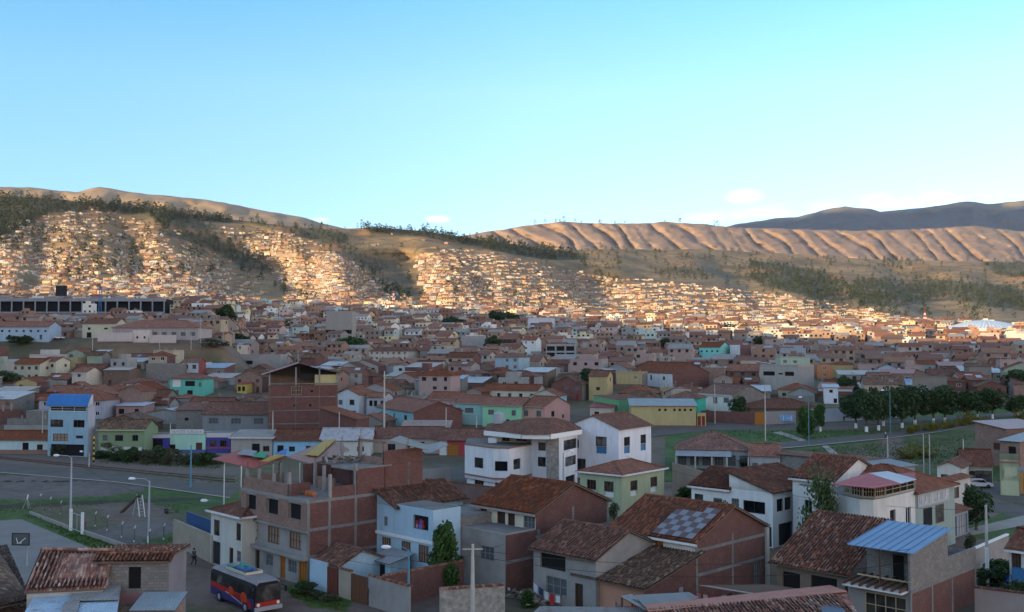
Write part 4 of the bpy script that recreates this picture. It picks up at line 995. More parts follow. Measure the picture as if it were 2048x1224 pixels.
H("small shed with grey sheet roof at the light-blue house's foot", None, 46, P=P + b * 4.8 - a * 6.2, h=2.5, w=3.0, dep=2.2, wall=LBLUE, roof='shed_a', roofmat=sheet((.33, .35, .37), .25), pitch=10, name='shed', cat='shed', ops=[('F', .5, .2, 1.5, 2.0, 'v')])
# grey yard structures in the bottom centre
c1_ = P - a * 9.6
wall_run("grey plastered wall with tiled coping at the street corner", [c1_, c1_ - a * 5.5], 0, [2.6], CONC(), cap=tile('mixed'))
wall_run("long brick garden wall with tiled coping behind the concrete pole", [c1_ - a * 1.5 + b * .4, c1_ - a * 1.5 + b * 9.5], 0, 2.7, BR, cap=tile('red'))
st0 = atz(880, 1245, 0)
wall_run("pale rubble stone wall beside the concrete pole", [st0, atz(1010, 1235, 0)], 0, 2.6, rough('rubble', (.20, .18, .16), (.42, .39, .35), 2.2, .05, c3=(.12, .11, .10)), cap=tile('mixed'), th=.35)
# house with terrace, brick side wall
r = H("tiled-roof house with terrace over a grey ground floor and long brick side", (1011, 1071), 45, Lpx=905, Rpx=1215, h=5.2, wall=CONC(), side=BR, roof='flat', zbase=0, frame=((.3, .6), (2.6,)),
      ops=[('F', .34, 2.6, 1.9, 1.3, 'm')])
root3, P3, a3, b3, w3, dp3, z3 = r
mb = MB(); mb.box(P3 + b3 * .01, a3 * w3, b3 * .2, z3 + .0, z3 + .12, PAVE()); mb.box(P3, a3 * .2, b3 * 4.0, z3 + .0, z3 + .12, PAVE()); mb.build('parapet', root3)
block(root3, None, 45, P=P3 + b3 * 3.95 + Vector((0, 0, 4.2)), h=2.6, w=w3 + 1.0, dep=dp3 - 3.95, wall=(.55, .49, .40), side=BR, roof='gable_a', rm='red', pitch=22, geo=True, fascia=PAVE(),
      ops=[('F', .1, 1.0, 1.5, 1.2, 'm'), ('F', .39, .1, .95, 2.1, 'd'), ('F', .56, .1, 1.1, 2.1, 'd'), ('F', .86, .2, .9, 2.0, 'd')], frame=((.5, 1.0), (.2,)))
# low tiled house and pink-brown house with mossy lean-to
r4 = H("grey house with sagging tiled roof and a wide dark upper window", None, 45, P=Vector((7.0, 84.5, 0)), w=7.2, h=4.5, dep=8.6, wall=CONC(), roof='gable_a', rm='brown', pitch=22, geo=True,
       ops=[('F', .68, 2.9, 3.0, 1.3, 'v'), ('F', .62, .8, 2.4, 1.5, 'm'), ('F', .26, .1, .9, 2.1, 'd')])
r5 = H("big brick-gabled house with checkered skylight patches in its tiled roof", (1393, 1084), 45, Lpx=1222, Rpx=1530, h=5.5, zbase=0, wall=(.60, .56, .50), side=BR, roof='gable_a', rm='red', pitch=23, geo=True, fascia=WHITE, frame=((.0, .5), (2.5, 4.6)),
       ops=[('F', .78, 3.3, 2.9, 1.5, 'B'), ('F', .42, 3.2, .9, 1.9, 'o'), ('F', .13, 3.6, 1.6, .9, 'b'), ('S', .86, .2, 1.1, 2.2, 'm')])
root5, P5, a5, b5, w5, dp5, z5 = r5
mb = MB(); up = (b5 + Vector((0, 0, math.tan(rad(23))))).normalized(); nn = a5.cross(up); nn = nn if nn.z > 0 else -nn
pale = sheet((.25, .27, .31), .2); brn = sheet((.14, .09, .09), .1)
for r_ in range(6):
    for c in range(6):
        if r_ == 5 and c > 1: continue
        o = P5 + Vector((0, 0, 5.5 + .26)) + a5 * (.25 + c * .72) + up * (.0 + r_ * .82) - b5 * .3
        m = pale if (r_ + c) % 2 == 0 else brn
        q = [o, o + a5 * .70, o + a5 * .70 + up * .86, o + up * .86]; slab(mb, [v + nn * (.05 + .01 * r_) for v in q], .03, m, m)
mb.build('skylight', root5)
mb = MB(); mb.box(P5 + b5 * (dp5 - .05) - a5 * .25, a5 * .3, b5 * .4, 0, 5.4, POLE()); mb.build('column', root5)
r6 = H("one-storey pink-plastered house with old mossy tiled roof below the brick gable", None, 45, P=P5 - b5 * 7.4, h=2.85, w=6.8, dep=7.4, wall=rough('pink_plaster', (.40, .20, .13), (.46, .25, .17), .5), side=BR, roof='shed_a', rm='old', pitch=12, ov=.6, geo=True,
       ops=[('F', .85, 1.0, 1.3, 1.3, 'b')])
mb = MB(); mb.box(r6[1] + r6[2] * (r6[5] - .0) - r6[3] * .1, r6[2] * .5, r6[3] * .4, 0, 2.8, WHITEP()); mb.build('column', r6[0])
# sheet roofs and washing at the bottom centre-right
def free_roof(label, pts, m, zb=0, name='sheet_roof', wallm=None, geo=None, th=.07):
    q = [atz(x, y, z) for x, y, z in pts]; r_ = thing(name, label, 'roof', (q[0].x, q[0].y, zb)); mb = MB(); slab(mb, q, th, m, flat('eave_boards', (.13, .10, .08), .8))
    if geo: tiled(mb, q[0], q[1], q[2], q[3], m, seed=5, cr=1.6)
    mb.build('roof', r_)
    mb = MB(); cx = sum(q, Vector()) / len(q)
    for p in q:
        p = p.lerp(cx, .06); mb.box(p, (.16, 0), (0, .16), zb - .5, p.z - .1, wallm or WOOD())
    mb.build('post', r_)
    return r_
free_roof("pinkish corrugated shed roof below the white corner column", [(1552, 1196, 2.4), (1395, 1170, 2.9), (1540, 1168, 3.3), (1600, 1178, 3.0)], sheet((.40, .30, .29), .2))
free_roof("patched grey sheet roof behind the washing line", [(1290, 1214, 2.6), (1400, 1196, 2.6), (1378, 1184, 2.9), (1268, 1190, 3.0)], sheet((.26, .27, .27), .4))
free_roof("narrow grey sheet roof sloping toward the washing", [(1290, 1220, 2.4), (1240, 1192, 3.0), (1262, 1188, 3.1), (1305, 1212, 2.5)], sheet((.30, .31, .31), .4))
free_roof("low concrete sheet roof at the bottom edge", [(1050, 1240, 1.8), (1300, 1240, 2.0), (1290, 1215, 2.2), (1080, 1212, 2.0)], sheet((.28, .26, .25), .4))
fr_ = free_roof("long broken orange-tiled roof with a salmon mortar ridge at the bottom edge", [(1330, 1270, 2.7), (1720, 1236, 2.7), (1692, 1180, 3.6), (1296, 1220, 3.6)], tile('mixed'), geo=True)
mb = MB(); sm_ = rough('salmon_mortar', (.36, .16, .12), (.44, .22, .17), 1.5, .01); q = [atz(*v) for v in ((1296, 1222, 3.68), (1694, 1182, 3.68), (1660, 1170, 3.45), (1290, 1209, 3.45))]; slab(mb, q, .06, sm_, sm_); mb.build('ridge_cap', fr_)
free_roof("dark blue sheet piece at the bottom edge beside the orange tiles", [(1650, 1240, 3.1), (1705, 1240, 2.9), (1676, 1206, 3.3), (1640, 1212, 3.3)], sheet((.10, .15, .22), .1))
# tiled open shed and blue-roofed block house, right
Pr = atz(1684, 1151, 3.2); Pr.z = 0
r7 = H("open timber-framed shed under a weathered mixed-colour tiled roof", None, 45, P=Pr + b5 * .5, h=3.35, w=6.4, dep=7.6, wall=rough('shed_adobe', (.16, .12, .09), (.2, .15, .12), .5), side=BK, roof='shed_a', rm='mixed', pitch=22.5, ov=.55, geo=True, name='shed', cat='shed',
       ops=[('F', .3, .3, 2.4, 2.4, 'v'), ('F', .78, .6, 1.7, 2.0, 'v')])  # shed wall is plain brown adobe
Pn = atz(1820, 1106, 6.1); Pn.z = 0
r8 = H("unfinished block house with bright blue sheet roof and bare rafters", None, 45, P=Pn, h=3.1, w=5.2, dep=13.5, wall=CONC(), side=BR, roof='flat', frame=((.0, .3, .6, .98), (2.9,)), ops=[('F', .40, .6, 3.4, 1.9, 'c')])
root8, P8, a8, b8, w8, dp8, z8 = r8
mb = MB(); mb.box(P8, a8 * .18, b8 * 7.4, z8, 6.1, BK); mb.box(P8 + b8 * 7.4, a8 * .18, b8 * 6.1, z8, 4.7, BK); mb.box(P8 + b8 * 3.4 + a8 * .19, a8 * 5.0, b8 * .18, z8, 5.9, BK); mb.box(P8 + b8 * 13.3 + a8 * .2, a8 * 5, b8 * .18, z8, 4.4, BK)
mb.face([V3(P8, 6.1), V3(P8 + b8 * 7.4, 6.1), V3(P8 + b8 * 7.4, 7.05)], BK)
mb.build('block_wall', root8)
mb = MB(); q = [P8 - a8 * .35 - b8 * .15, P8 + a8 * 5.15 - b8 * .15, P8 + a8 * 5.15 + b8 * 7.6, P8 - a8 * .35 + b8 * 7.6]
blue = sheet((.21, .32, .47), .05, .6, .3); pl = [V3(q[1], 6.12), V3(q[0], 6.12), V3(q[3], 7.12), V3(q[2], 7.12)]; slab(mb, pl, .05, blue, blue)
for i in range(9):
    u0 = pl[0].lerp(pl[1], i / 8); u1 = pl[3].lerp(pl[2], i / 8); mb.beam(u0 + Vector((0, 0, .03)), u1 + Vector((0, 0, .03)), .06, .05, flat('blue_rib', (.10, .20, .38), .5))
mb.build('roof', root8)
for o_ in (P8 + a8 * 5.0 + b8 * .1, P8 + a8 * .1 + b8 * .1, P8 + a8 * 2.5 + b8 * .1):
    mb = MB(); mb.box(o_, a8 * .09, b8 * .09, z8, 6.1, WOOD()); mb.build('post', root8)
mb = MB(); mb.box(P8 + a8 * .2 - b8 * 1.2, a8 * 4.9, b8 * 1.19, z8 - .12, z8, flat('white_ceiling', (.6, .58, .55), .8), None, True); mb.build('canopy_slab', root8)
for i in range(8):
    mb = MB(); o_ = P8 + a8 * (.35 + i * .66); mb.beam(V3(o_ - b8 * 1.25, z8 + .12), V3(o_ + b8 * 2.6, z8 + .32), .1, .2, WOOD()); mb.build('rafter', root8)
mb = MB(); mb.beam(V3(P8 + b8 * 1.3, z8 + .4), V3(P8 + a8 * 5.0 + b8 * 1.3, z8 + .4), .12, .12, flat('pale_wood', (.45, .36, .22), .8)); mb.build('cross_beam', root8)
dk = MB(); o_ = P8 + a8 * 2.0 + b8 * 3.38; dk.box(o_, a8 * .9, b8 * -.03, z8, z8 + 2.0, DARK()); dk.build('door', root8)
wall_run("low wall with a white-painted ledge before the open shed", [atz(1565, 1188, 0), atz(1668, 1220, 0), atz(1690, 1235, 0)], 0, 1.3, CONC(), cap=flat('flaking_white', (.5, .48, .44), .8))
wall_run("grey block wall with bright white coping right of the blue sheet roof", [atz(1952, 1152, 0), atz(2018, 1120, 0)], 0, 2.6, CONC(), cap=flat('white_paint', (.7, .7, .68), .6))
wall_run("brown plastered wall at the right edge's bottom", [atz(1950, 1235, 0), atz(2060, 1250, 0)], 0, 2.4, rough('mauve_plaster', (.24, .19, .18), (.30, .25, .23), .5), cap=tile('brown'))
r9 = H("house with blue balcony panel and tiled roof at the right edge", (2090, 1105), 45, Lpx=2018, h=4.6, dep=6, wall=(.5, .48, .43), roof='gable_a', rm='brown', zbase=0, fascia=WHITE, ops=[('F', .3, 2.9, 1.6, 1.3, 'b'), ('F', .8, 2.9, .8, 1.5, 'b'), ('F', .75, .1, 1.4, 2.2, 'v')])
mb = MB(); mb.box(r9[1] - r9[3] * .7 + r9[2] * .1, r9[2] * (r9[4] - .5), r9[3] * .69, 1.9, 3.0, flat('blue_panel', (.045, .16, .32), .5)); mb.build('balcony', r9[0])
mb = MB()
for i in range(9):
    p = atz(R.uniform(2012, 2048), R.uniform(1168, 1178), 0); mb.beam(p + Vector((0, 0, .3)), p + Vector((R.uniform(.5, 1), .2, R.uniform(.5, .9))), .8, .5, flat('blue_tarp', (.03, .09, .30), .6))
tag(mb.build("tarpaulin"), "crumpled blue tarpaulin heap in the right-hand yard", "tarpaulin")
# white L-shaped house
r10 = H("white house with split tiled roof and a wide black upstairs window", (1545, 986), 45, w=5.6, dep=11.0, h=6.1, zbase=0, wall=WHITE, roof='shed_b', rm='brown', pitch=17, geo=True, ov=.4,
        ops=[('F', .42, 3.6, 2.8, 1.35, 'n'), ('F', .86, 3.9, 1.0, 1.1, 'm'), ('F', .12, .1, 1.0, 2.2, 'D'), ('F', .6, .3, 1.3, 2.0, 'm'), ('S', .14, 3.9, 1.3, 1.4, 'n'), ('S', .3, 3.9, 1.4, 1.4, 'n'), ('S', .25, .1, 3.0, 2.4, 'D')])
block(r10[0], None, 45, P=r10[1] + r10[2] * 5.62, h=6.0, w=5.2, dep=9.0, wall=WHITE, roof='gable_a', rm='brown', pitch=20, geo=True, fascia=WHITE, ops=[('F', .8, 3.5, 1.2, 1.5, 'n'), ('F', .3, 3.7, 1.2, 1.1, 'm')])
# white corner building with curved front
root11 = thing("corner_building", "white corner building with rounded front and red and white sheet roof", "building", tuple(atz(1700, 1130, 0)))
def prism(root, name, pts, z0, z1_, m, wins=(), topm=None, nm='wall'):
    mb = MB(); n = len(pts)
    for i in range(n):
        p, q = pts[i], pts[(i + 1) % n]; ops_ = [o for o in wins if o[0] == i]; d_ = (q - p); ln = d_.length; d_.normalize(); nr_ = Vector((d_.y, -d_.x, 0))
        c_ = sum(pts, Vector()) / n
        if nr_.dot((p + q) / 2 - c_) < 0: nr_ = -nr_
        put_openings(root, mb, V3(p, 0), d_, nr_, ln, z0, z1_, [o[1:] for o in ops_], m)
    mb.face([V3(p, z1_ + .01) for p in pts], topm or CONCD()); mb.build(nm, root); return pts
def at0(px, d): p = atd(px, 700, d); return Vector((p.x, p.y, 0))
cw = [at0(1592, 112), at0(1664, 106), at0(1690, 103.2), at0(1715, 101.4), at0(1742, 101), at0(1764, 102.2), at0(1826, 107.5), at0(1826, 116), at0(1640, 120)]
cream = plaster((.62, .59, .52))
prism(root11, 'wall', cw, 0, 7.0, plaster((.62, .61, .58)), [(3, .5, 2.6, 2.0, 1.9, 'v'), (5, .25, 3.2, 1.3, 2.4, 'v'), (5, .75, 2.9, 1.3, 2.6, 'w'), (0, .3, 4.2, 1.3, 1.4, 'n')])
cw2 = [p.lerp(cw[7], .04) for p in cw]
prism(root11, 'wall', [cw2[1].lerp(cw2[2], .5), cw2[2], cw2[3], cw2[4], cw2[5], cw2[6], cw2[7].lerp(cw2[6], .4), at0(1700, 108.5)], 7.0, 8.3, flat('glazed_strip', (.30, .29, .27), .7), [(i, .5, .15, 30, 1.05, 'c') for i in (0, 1, 2, 3, 4)] + [(5, .3, .2, 1.2, .9, 'm'), (5, .75, .2, 1, .9, 'n')], topm=sheet((.40, .06, .07), .05))
for pts, m in [([(1664, 968), (1745, 976), (1802, 967), (1738, 945)], sheet((.40, .06, .07), .05)), ([(1738, 946), (1800, 966.5), (1833, 958), (1775, 942)], sheet((.50, .54, .60), .1))]:
    mb = MB(); q = [atz(x, y, 8.7 + (.5 if y < 955 else 0)) for x, y in pts]; slab(mb, q, .07, m, m); mb.build('roof_sheet', root11)
r12 = H("tiled-roof wing of the white corner building with a white eave", (1668, 962), 45, Lpx=1585, dep=11, h=7.7, zbase=0, wall=(.64, .63, .60), roof='gable_a', rm='red', pitch=20, geo=True, fascia=WHITE, ops=[('F', .7, 4.6, 1.4, 1.6, 'n')])
r13 = H("grey-green shopfront building with faded lettering and two black windows", None, 45, P=at0(1826, 107.4), w=11.5, dep=10.5, h=6.8, zbase=0, wall=(.28, .34, .31), side=(.27, .33, .30), roof='hip', rm='red', pitch=22)

# bottom-left corner
rq = H("near tiled-roof house with narrow eave and a dark window at the bottom left", None, -3, P=atz(344, 1100, 7.6) * 1.0 - Vector((0, 0, 7.6)) - Vector((0, .6, 0)), h=7.0, w=5.0, dep=4.6, wall=BK, side=rough('grey_purple_render', (.17, .15, .16), (.22, .20, .21), .5), roof='gable_a', rm='mixed', pitch=20, ov=.35, geo=True, ridge=.14,
       ops=[('F', .48, 5.0, .9, 1.55, 'v')])
rt0 = rq[1]; a_q, b_q = rq[2], rq[3]
ql = [atz(228, 1103, 7.5), atz(82, 1101, 7.5)]; qb = [atz(210, 1172, 5.6), atz(48, 1180, 5.6)]
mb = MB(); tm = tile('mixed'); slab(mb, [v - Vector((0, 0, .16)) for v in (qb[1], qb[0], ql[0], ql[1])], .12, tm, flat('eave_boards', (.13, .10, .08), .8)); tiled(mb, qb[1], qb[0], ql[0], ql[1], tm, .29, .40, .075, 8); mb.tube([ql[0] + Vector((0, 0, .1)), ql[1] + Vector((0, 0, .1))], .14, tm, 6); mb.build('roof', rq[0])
mb = MB(); wl_ = plaster((.42, .40, .36)); k_ = .25
for p_, q_ in ((qb[1], qb[0]), (qb[0], ql[0]), (ql[1], qb[1]), (ql[0], ql[1])):
    c_ = (qb[0] + qb[1] + ql[0] + ql[1]) / 4; p2, q2 = p_.lerp(c_, .06), q_.lerp(c_, .06); mb.face([V3(p2, -.5), V3(q2, -.5), V3(q2, q2.z - .25), V3(p2, p2.z - .25)], wl_)
mb.build('wall', rq[0])
mb = MB(); mb.box(rt0 + b_q * -.1 - a_q * .05, a_q * 5.0, b_q * .09, 4.0, 4.7, plaster((.32, .14, .16)), None, True); mb.build('band', rq[0])
free_roof("pale blue and rusty patched sheet roof at the bottom left", [(40, 1240, 4.6), (232, 1240, 4.6), (243, 1168, 5.3), (80, 1172, 5.3)], sheet((.40, .55, .68), .35), th=.05)
bq = bpy.data.objects[-1]
mb = MB(); 
rr_ = [o for o in bpy.data.objects if o.get('label', '').startswith('pale blue and rusty')][0]
for pts in ([(146, 1171, 5.36), (241, 1168.5, 5.36), (237, 1200, 5.05), (138, 1202, 5.05)], [(118, 1240, 4.67), (150, 1240, 4.67), (160, 1202, 5.06), (130, 1202, 5.06)]):
    q = [atz(x, y, z) for x, y, z in pts]; slab(mb, q, .03, sheet((.30, .31, .31), .4), DARK())
mb.build('rusty_patch', rr_)
H("tiny brick shed with grey sheet roof in the near yard", None, -2, P=atz(330, 1300, 2.2) - Vector((0, 0, 2.2)) + Vector((0, 1.5, 0)), h=4.4, w=2.7, dep=2.6, wall=BP, roof='shed_a', roofmat=sheet((.28, .33, .36), .2), pitch=10, ov=.2, name='shed', cat='shed', ops=[('F', .78, 3.1, .5, .8, 'm')])
free_roof("dark brown tiled roof at the left bottom edge", [(-60, 1230, 5.0), (62, 1200, 4.2), (0, 1106, 6.0), (-90, 1106, 6.0)], tile('old'), geo=True)
free_roof("dark overgrown tiled roof in the extreme bottom-left corner", [(-60, 1290, 3.2), (60, 1260, 3.2), (58, 1212, 4.0), (-60, 1216, 4.0)], tile('old'), geo=True)
# ---------------------------------------------------------------- the nearer town: landmarks first
VIS = []
LM = []   # (short name, x, y)
CONCM = rough('grey_render', (.24, .23, .22), (.31, .30, .285), .4, .01)
TANP = (.38, .31, .24); MINT = (.30, .50, .38); TEAL = (.09, .40, .34); PINK = (.50, .30, .29); YEL = (.52, .38, .10); SAL = (.45, .26, .20); LAV = (.42, .40, .44); TURQ = (.26, .46, .50); SKYB = (.34, .50, .62); PALEG = (.36, .385, .25)
def auto_ops(w, dep, h, rr, sides=True, sty=None):
    ops = []; fl = max(1, int(h / 2.5)); fh = h / fl
    st = sty or rr.choice(['w', 'b', 'n', 'm', 'w', 'B', 'n'])
    n = max(1, int(w / 3.1))
    for k in range(fl):
        for i in range(n):
            if rr.random() < .15: continue
            if k == 0 and rr.random() < .3: ops.append(('F', (i + .5) / n, .05, .95, 2.05, rr.choice('dDRr'))); continue
            ops.append(('F', (i + .5) / n, k * fh + .9, rr.uniform(1.0, 1.5), rr.uniform(1.0, 1.25), st))
    if sides and rr.random() < .4: ops.append(('S', rr.uniform(.25, .75), (fl - 1) * fh + 1.0, 1.1, 1.0, st))
    return ops
def M(short, label, near, phi, L, Rr, h, wall, side=None, roof='gable_a', rm='red', ops=None, **kw):
    rr = random.Random(int(near[0] * 7 + near[1]))
    P, h2 = anchor(near[0], near[1], h, kw.pop('d', None)); a, b = axes(phi)
    w0 = kw.pop('w', None); d0_ = kw.pop('dep', None)
    while True:
        w = w0 or span(P, a, L, P.z + h2); dp = d0_ or (span(P, b, Rr, P.z + h2) if Rr else 8)
        if d0_ or not Rr or dp <= 12.5 or phi > 60: break
        phi += 3; a, b = axes(phi)
    r = house(label, None, phi, P=P, h=h2, w=w, dep=dp, wall=wall, side=side, roof=roof, rm=rm, ops=auto_ops(w, dp, h2, rr) if ops is None else ops, **kw)
    LM.append((short, P.x + a.x * w / 2, P.y + a.y * w / 2)); VIS.append((min(L or near[0], near[0]) - 2, max(Rr or 0, near[0]) + 2, near[1], proj(P)[1], P.y)); return r
def strip_wins(n, z, w, h, k, side='F', s0=0, s1=1): return [(side, s0 + (s1 - s0) * (i + .5) / n, z, w, h, k) for i in range(n)]
# roadside shops beyond the railway, from the left end
M("the low cyan house", "low cyan house with brown painted base and long sagging tiled roof", (99, 879), 2, -60, None, 3.0, (.42, .55, .56), roof='gable_a', rm='red', dep=7, ops=[('F', .3, .05, 1.3, 2.3, 'v'), ('F', .12, .9, 1.2, 1.1, 'b')], bands=[(-.1, .9, plaster((.24, .14, .11)), .02)])
rt = M("the blue tower house", "tall pale blue house with bright blue curved sheet roof beside the railway", (176, 812), 12, 97, 191, 10.2, (.26, .41, .50), side=(.36, .36, .42), roof='flat', cat='house',
       ops=[('F', .78, 5.9, 2.9, 1.5, 'b'), ('F', .22, 5.9, 2.5, 1.5, 'b'), ('F', .68, 3.1, 3.4, 1.5, 'B'), ('F', .2, 3.7, 1.6, .6, 'n'), ('F', .5, .2, 7.5, 2.3, 'v'), ('F', .5, 9.1, 8.2, .95, 'W')])
root, P, a, b, w, dp, z1 = rt; mb = MB(); bl = sheet((.035, .17, .46), 0)
for i in range(8):
    t0, t1 = i / 8, (i + 1) / 8; f0, f1 = [V3(P + b * (-.5 + (dp * .7) * t), z1 + 2.3 * math.sin(t * math.pi / 2)) for t in (t0, t1)]
    mb.face([f0 - a * .3, f0 + a * (w + .3), f1 + a * (w + .3), f1 - a * .3][::-1], bl)
    mb.face([V3(f0 - a * .3, z1 - .1), V3(f1 - a * .3, z1 - .1), f1 - a * .3, f0 - a * .3], plaster((.45, .46, .50))); mb.face([V3(f0 + a * (w + .3), z1 - .1), V3(f1 + a * (w + .3), z1 - .1), f1 + a * (w + .3), f0 + a * (w + .3)], bl)
mb.build('roof', root)
M("the green two-storey shop", "two-storey green house with pale columns and overhanging mossy tiled roof", (289, 858), 2, 197, None, 5.6, (.20, .27, .16), roof='gable_a', rm='old', dep=7, pitch=24, fascia=(.4, .5, .3), ops=[('F', .2, 3.2, 1.2, 1.2, 'n'), ('F', .55, 3.2, 1.6, 1.2, 'n'), ('F', .85, 3.2, 1.0, 1.2, 'm')] + strip_wins(4, .1, 1.4, 2.0, 'h'))
M("the blue and red striped shop", "dark blue shop with red stripe and orange corner signs, wide dark doorway", (336, 869), 2, 290, None, 4.0, (.05, .05, .25), roof='flat', rm='red', dep=5, ops=[('F', .5, .05, 2.6, 3.0, 'v')], bands=[(1.0, 1.25, flat('red_stripe', (.45, .05, .05), .6), .02), (3.3, 4.0, flat('white_stripe', (.5, .48, .5), .6), .02)])
rm_ = M("the mint shop", "mint green shop with white name board on its flat roof", (411, 869), 2, 337, None, 3.9, (.36, .58, .47), roof='flat', dep=6, ops=[('F', .17, .05, 1.3, 2.2, 'R'), ('F', .9, .05, 1.4, 1.8, 'v')], bands=[(-.1, .8, plaster((.05, .10, .30)), .02)], parapet=.2)
M("the purple-blue shop", "purple-blue shop with red stripe and blank white fascia board", (461, 866), 2, 413, None, 4.2, (.06, .06, .26), roof='flat', dep=6, ops=[('F', .3, 1.4, 1.4, 1.3, 'b'), ('F', .72, 1.4, 1.4, 1.3, 'b')], bands=[(3.3, 4.2, flat('white_stripe', (.5, .48, .5), .6), .1), (1.05, 1.28, flat('red_stripe', (.45, .05, .05), .6), .03)])
M("the grey shop with yellow sign", "grey shop with white canopy edge and small yellow and red signboard", (545, 876), 2, 462, None, 3.6, (.33, .31, .29), roof='shed_a', roofmat=sheet((.30, .27, .25), .5), pitch=8, dep=7, fascia=WHITE, ops=[('F', .4, .05, 1.6, 2.4, 'v'), ('F', .15, .9, 1.3, 1.1, 'b')])
M("the sky-blue cottage", "sky-blue cottage with two dark windows under brown and silver patched roof", (640, 880), 0, 547, None, 3.2, (.26, .47, .66), roof='gable_a', rm='brown', dep=8, pitch=24, ops=[('F', .85, .05, 1.3, 2.1, 'v'), ('F', .6, .9, 1.2, 1.0, 'n'), ('F', .25, .05, 1.0, 2.0, 'd')])
M("the white cottage with silver roof", "white cottage with black doorway under a silver patched sheet roof", (741, 880), 0, 641, None, 3.2, (.56, .54, .50), roof='gable_a', roofmat=sheet((.42, .42, .44), .5, .18, 1), dep=8, pitch=26, ops=[('F', .7, .05, 1.4, 2.1, 'v'), ('F', .2, .9, 1.4, 1.0, 'b')])
# signs with lettering
def worn_letters(root, c, u, n, count, w, h, m):
    """worn, no longer legible painted strokes along u, centred on c"""
    mb = MB(); rr = random.Random(count + int(w * 9)); st = w / count
    for i in range(count):
        if rr.random() < .12: continue
        o = c + u * (-w / 2 + (i + .5) * st); t = h * .14
        for k in range(rr.choice([1, 2, 2, 3])):
            if rr.random() < .6: s = rr.choice([-.3, 0, .3]) * st; mb.beam(o + u * s - Vector((0, 0, h / 2)), o + u * (s + rr.choice([0, 0, .15]) * st) + Vector((0, 0, h / 2)), t, .02, m, n)
            else: z = rr.choice([-.42, 0, .42]) * h; mb.beam(o - u * st * .33 + Vector((0, 0, z)), o + u * st * .33 + Vector((0, 0, z)), .02, t, m)
    mb.build('lettering', root)
def sign(label, px, py, d, w, h, txt, bgm, fgm, phi=2, size=None, name='sign', off=.1):
    a, b = axes(phi); p = atd(px, py, d); r_ = thing(name, label, 'sign', tuple(p)); mb = MB()
    mb.box(p - a * w / 2, a * w, b * -.06, p.z - h / 2, p.z + h / 2, bgm, None, True); mb.build('board', r_)
    if txt: worn_letters(r_, p - b * .08, a, -b, txt, w * .86, size or h * .6, fgm)
    return r_
def on_front(R_, s, z, off=.12):
    root, P, a, b, w, dp, z1 = R_; return P + a * (s * w) - b * off + Vector((0, 0, z))
p = on_front(rm_, .5, 4.5); q = proj(p); sign("long white name board standing on the mint shop's flat roof", q[0], q[1], p.y, 7.0, .9, 16, flat('white_board', (.55, .55, .56), .6), flat('grey_letters', (.2, .22, .28), .6))
sign("red signboard with worn white lettering beside the purple-blue shop", 484, 892, 205, 4.6, .8, 7, flat('red_board', (.40, .03, .03), .6), flat('white_letters', (.6, .6, .6), .6)); sign("plain yellow board above the red sign on the grey shop", 484, 886, 205, 4.2, .6, None, flat('yellow_board', (.5, .35, .02), .6), None)
for px_, py_, c in ((296, 874, (.5, .12, .03)), (314, 870, (.55, .38, .03))):
    sign("orange sign at the striped shop's left corner" if px_ < 300 else "yellow sign over the striped shop's doorway", px_, py_, 208, 1.0, 1.0, None, flat('sign_%d' % px_, c, .6), None)
p = on_front(r13, .55, 5.75, .1); q = proj(p)
so_ = thing("sign", "faded white lettering panel along the top of the grey-green building", "sign", tuple(p)); S_ = r13
mb = MB(); a_, b_ = r13[2], r13[3]
# the lettering stands on the wall that faces right
PS = r13[1]; mb.box(PS - a_ * .02 + b_ * .3, b_ * 8.4, a_ * -.1, 5.15, 6.6, flat('faded_board', (.36, .38, .40), .7), None, True); mb.build('board', so_)
worn_letters(so_, PS - a_ * .16 + b_ * 4.5 + Vector((0, 0, 5.9)), b_, -a_, 13, 7.6, .9, flat('white_letters', (.6, .6, .6), .6))
q_ = atz(1742, 1037, 3.3); q_ = Vector((q_.x - .3, q_.y - .4, 3.3)); sign('small grey hanging sign with worn reddish lettering before the corner building', 1742, 1037, q_.y, 1.7, .85, 8, flat('grey_sign', (.30, .31, .33), .6), flat('red_letters', (.35, .12, .12), .6), phi=-20)
for s_ in (.22, .6):
    mb = MB(); mb.box(PS - a_ * .0 + b_ * (s_ * 8.5), b_ * 2.3, a_ * -.03, 2.9, 4.9, flat('dark_metal', (.03, .04, .05), .5), None, True); fr = mb.build('window', r13[0]); mb = MB(); mb.box(PS - a_ * .031 + b_ * (s_ * 8.5 + .08), b_ * 2.14, a_ * -.01, 2.98, 4.82, glass()); mb.build('pane', fr)
mb = MB(); mb.box(PS - a_ * .0 + b_ * 3.0, b_ * 3.2, a_ * -.03, .2, 2.2, DARK(), None, True); mb.build('doorway', r13[0])
M("the pale shop with curtained windows", "pale shop with curtained upper windows right of the grey-green building", (1898, 962), 45, 1885, 1940, 5.4, (.46, .45, .43), roof='shed_b', rm='red', pitch=10, zbase=0, ops=[('S', .3, 3.0, 2.2, 1.4, 'B'), ('S', .8, 2.6, 1.0, 2.0, 'm')])
M("the blue-shuttered shop", "low shop with blue-grey rolling shutters and red tiled canopy", (1890, 1030), 45, 1868, 1936, 3.0, (.26, .32, .42), roof='shed_b', rm='red', pitch=12, zbase=0, ops=[('S', .28, .1, 3.0, 2.4, 'g'), ('S', .75, .1, 3.0, 2.4, 'g')])
wall_run("tall brown plastered wall behind the white split-roof house", [ground_hit(1345, 992), ground_hit(1415, 1020)], 0, 5.2, rough('brown_plaster', (.22, .16, .12), (.28, .21, .16), .4))
M("the long tiled roof", "long dark tiled roof crossing behind the white corner building", (1765, 925), 45, 1535, 1790, 3.4, BK, roof='shed_a', rm='brown', pitch=6, dep=3, zbase=0, ops=[])
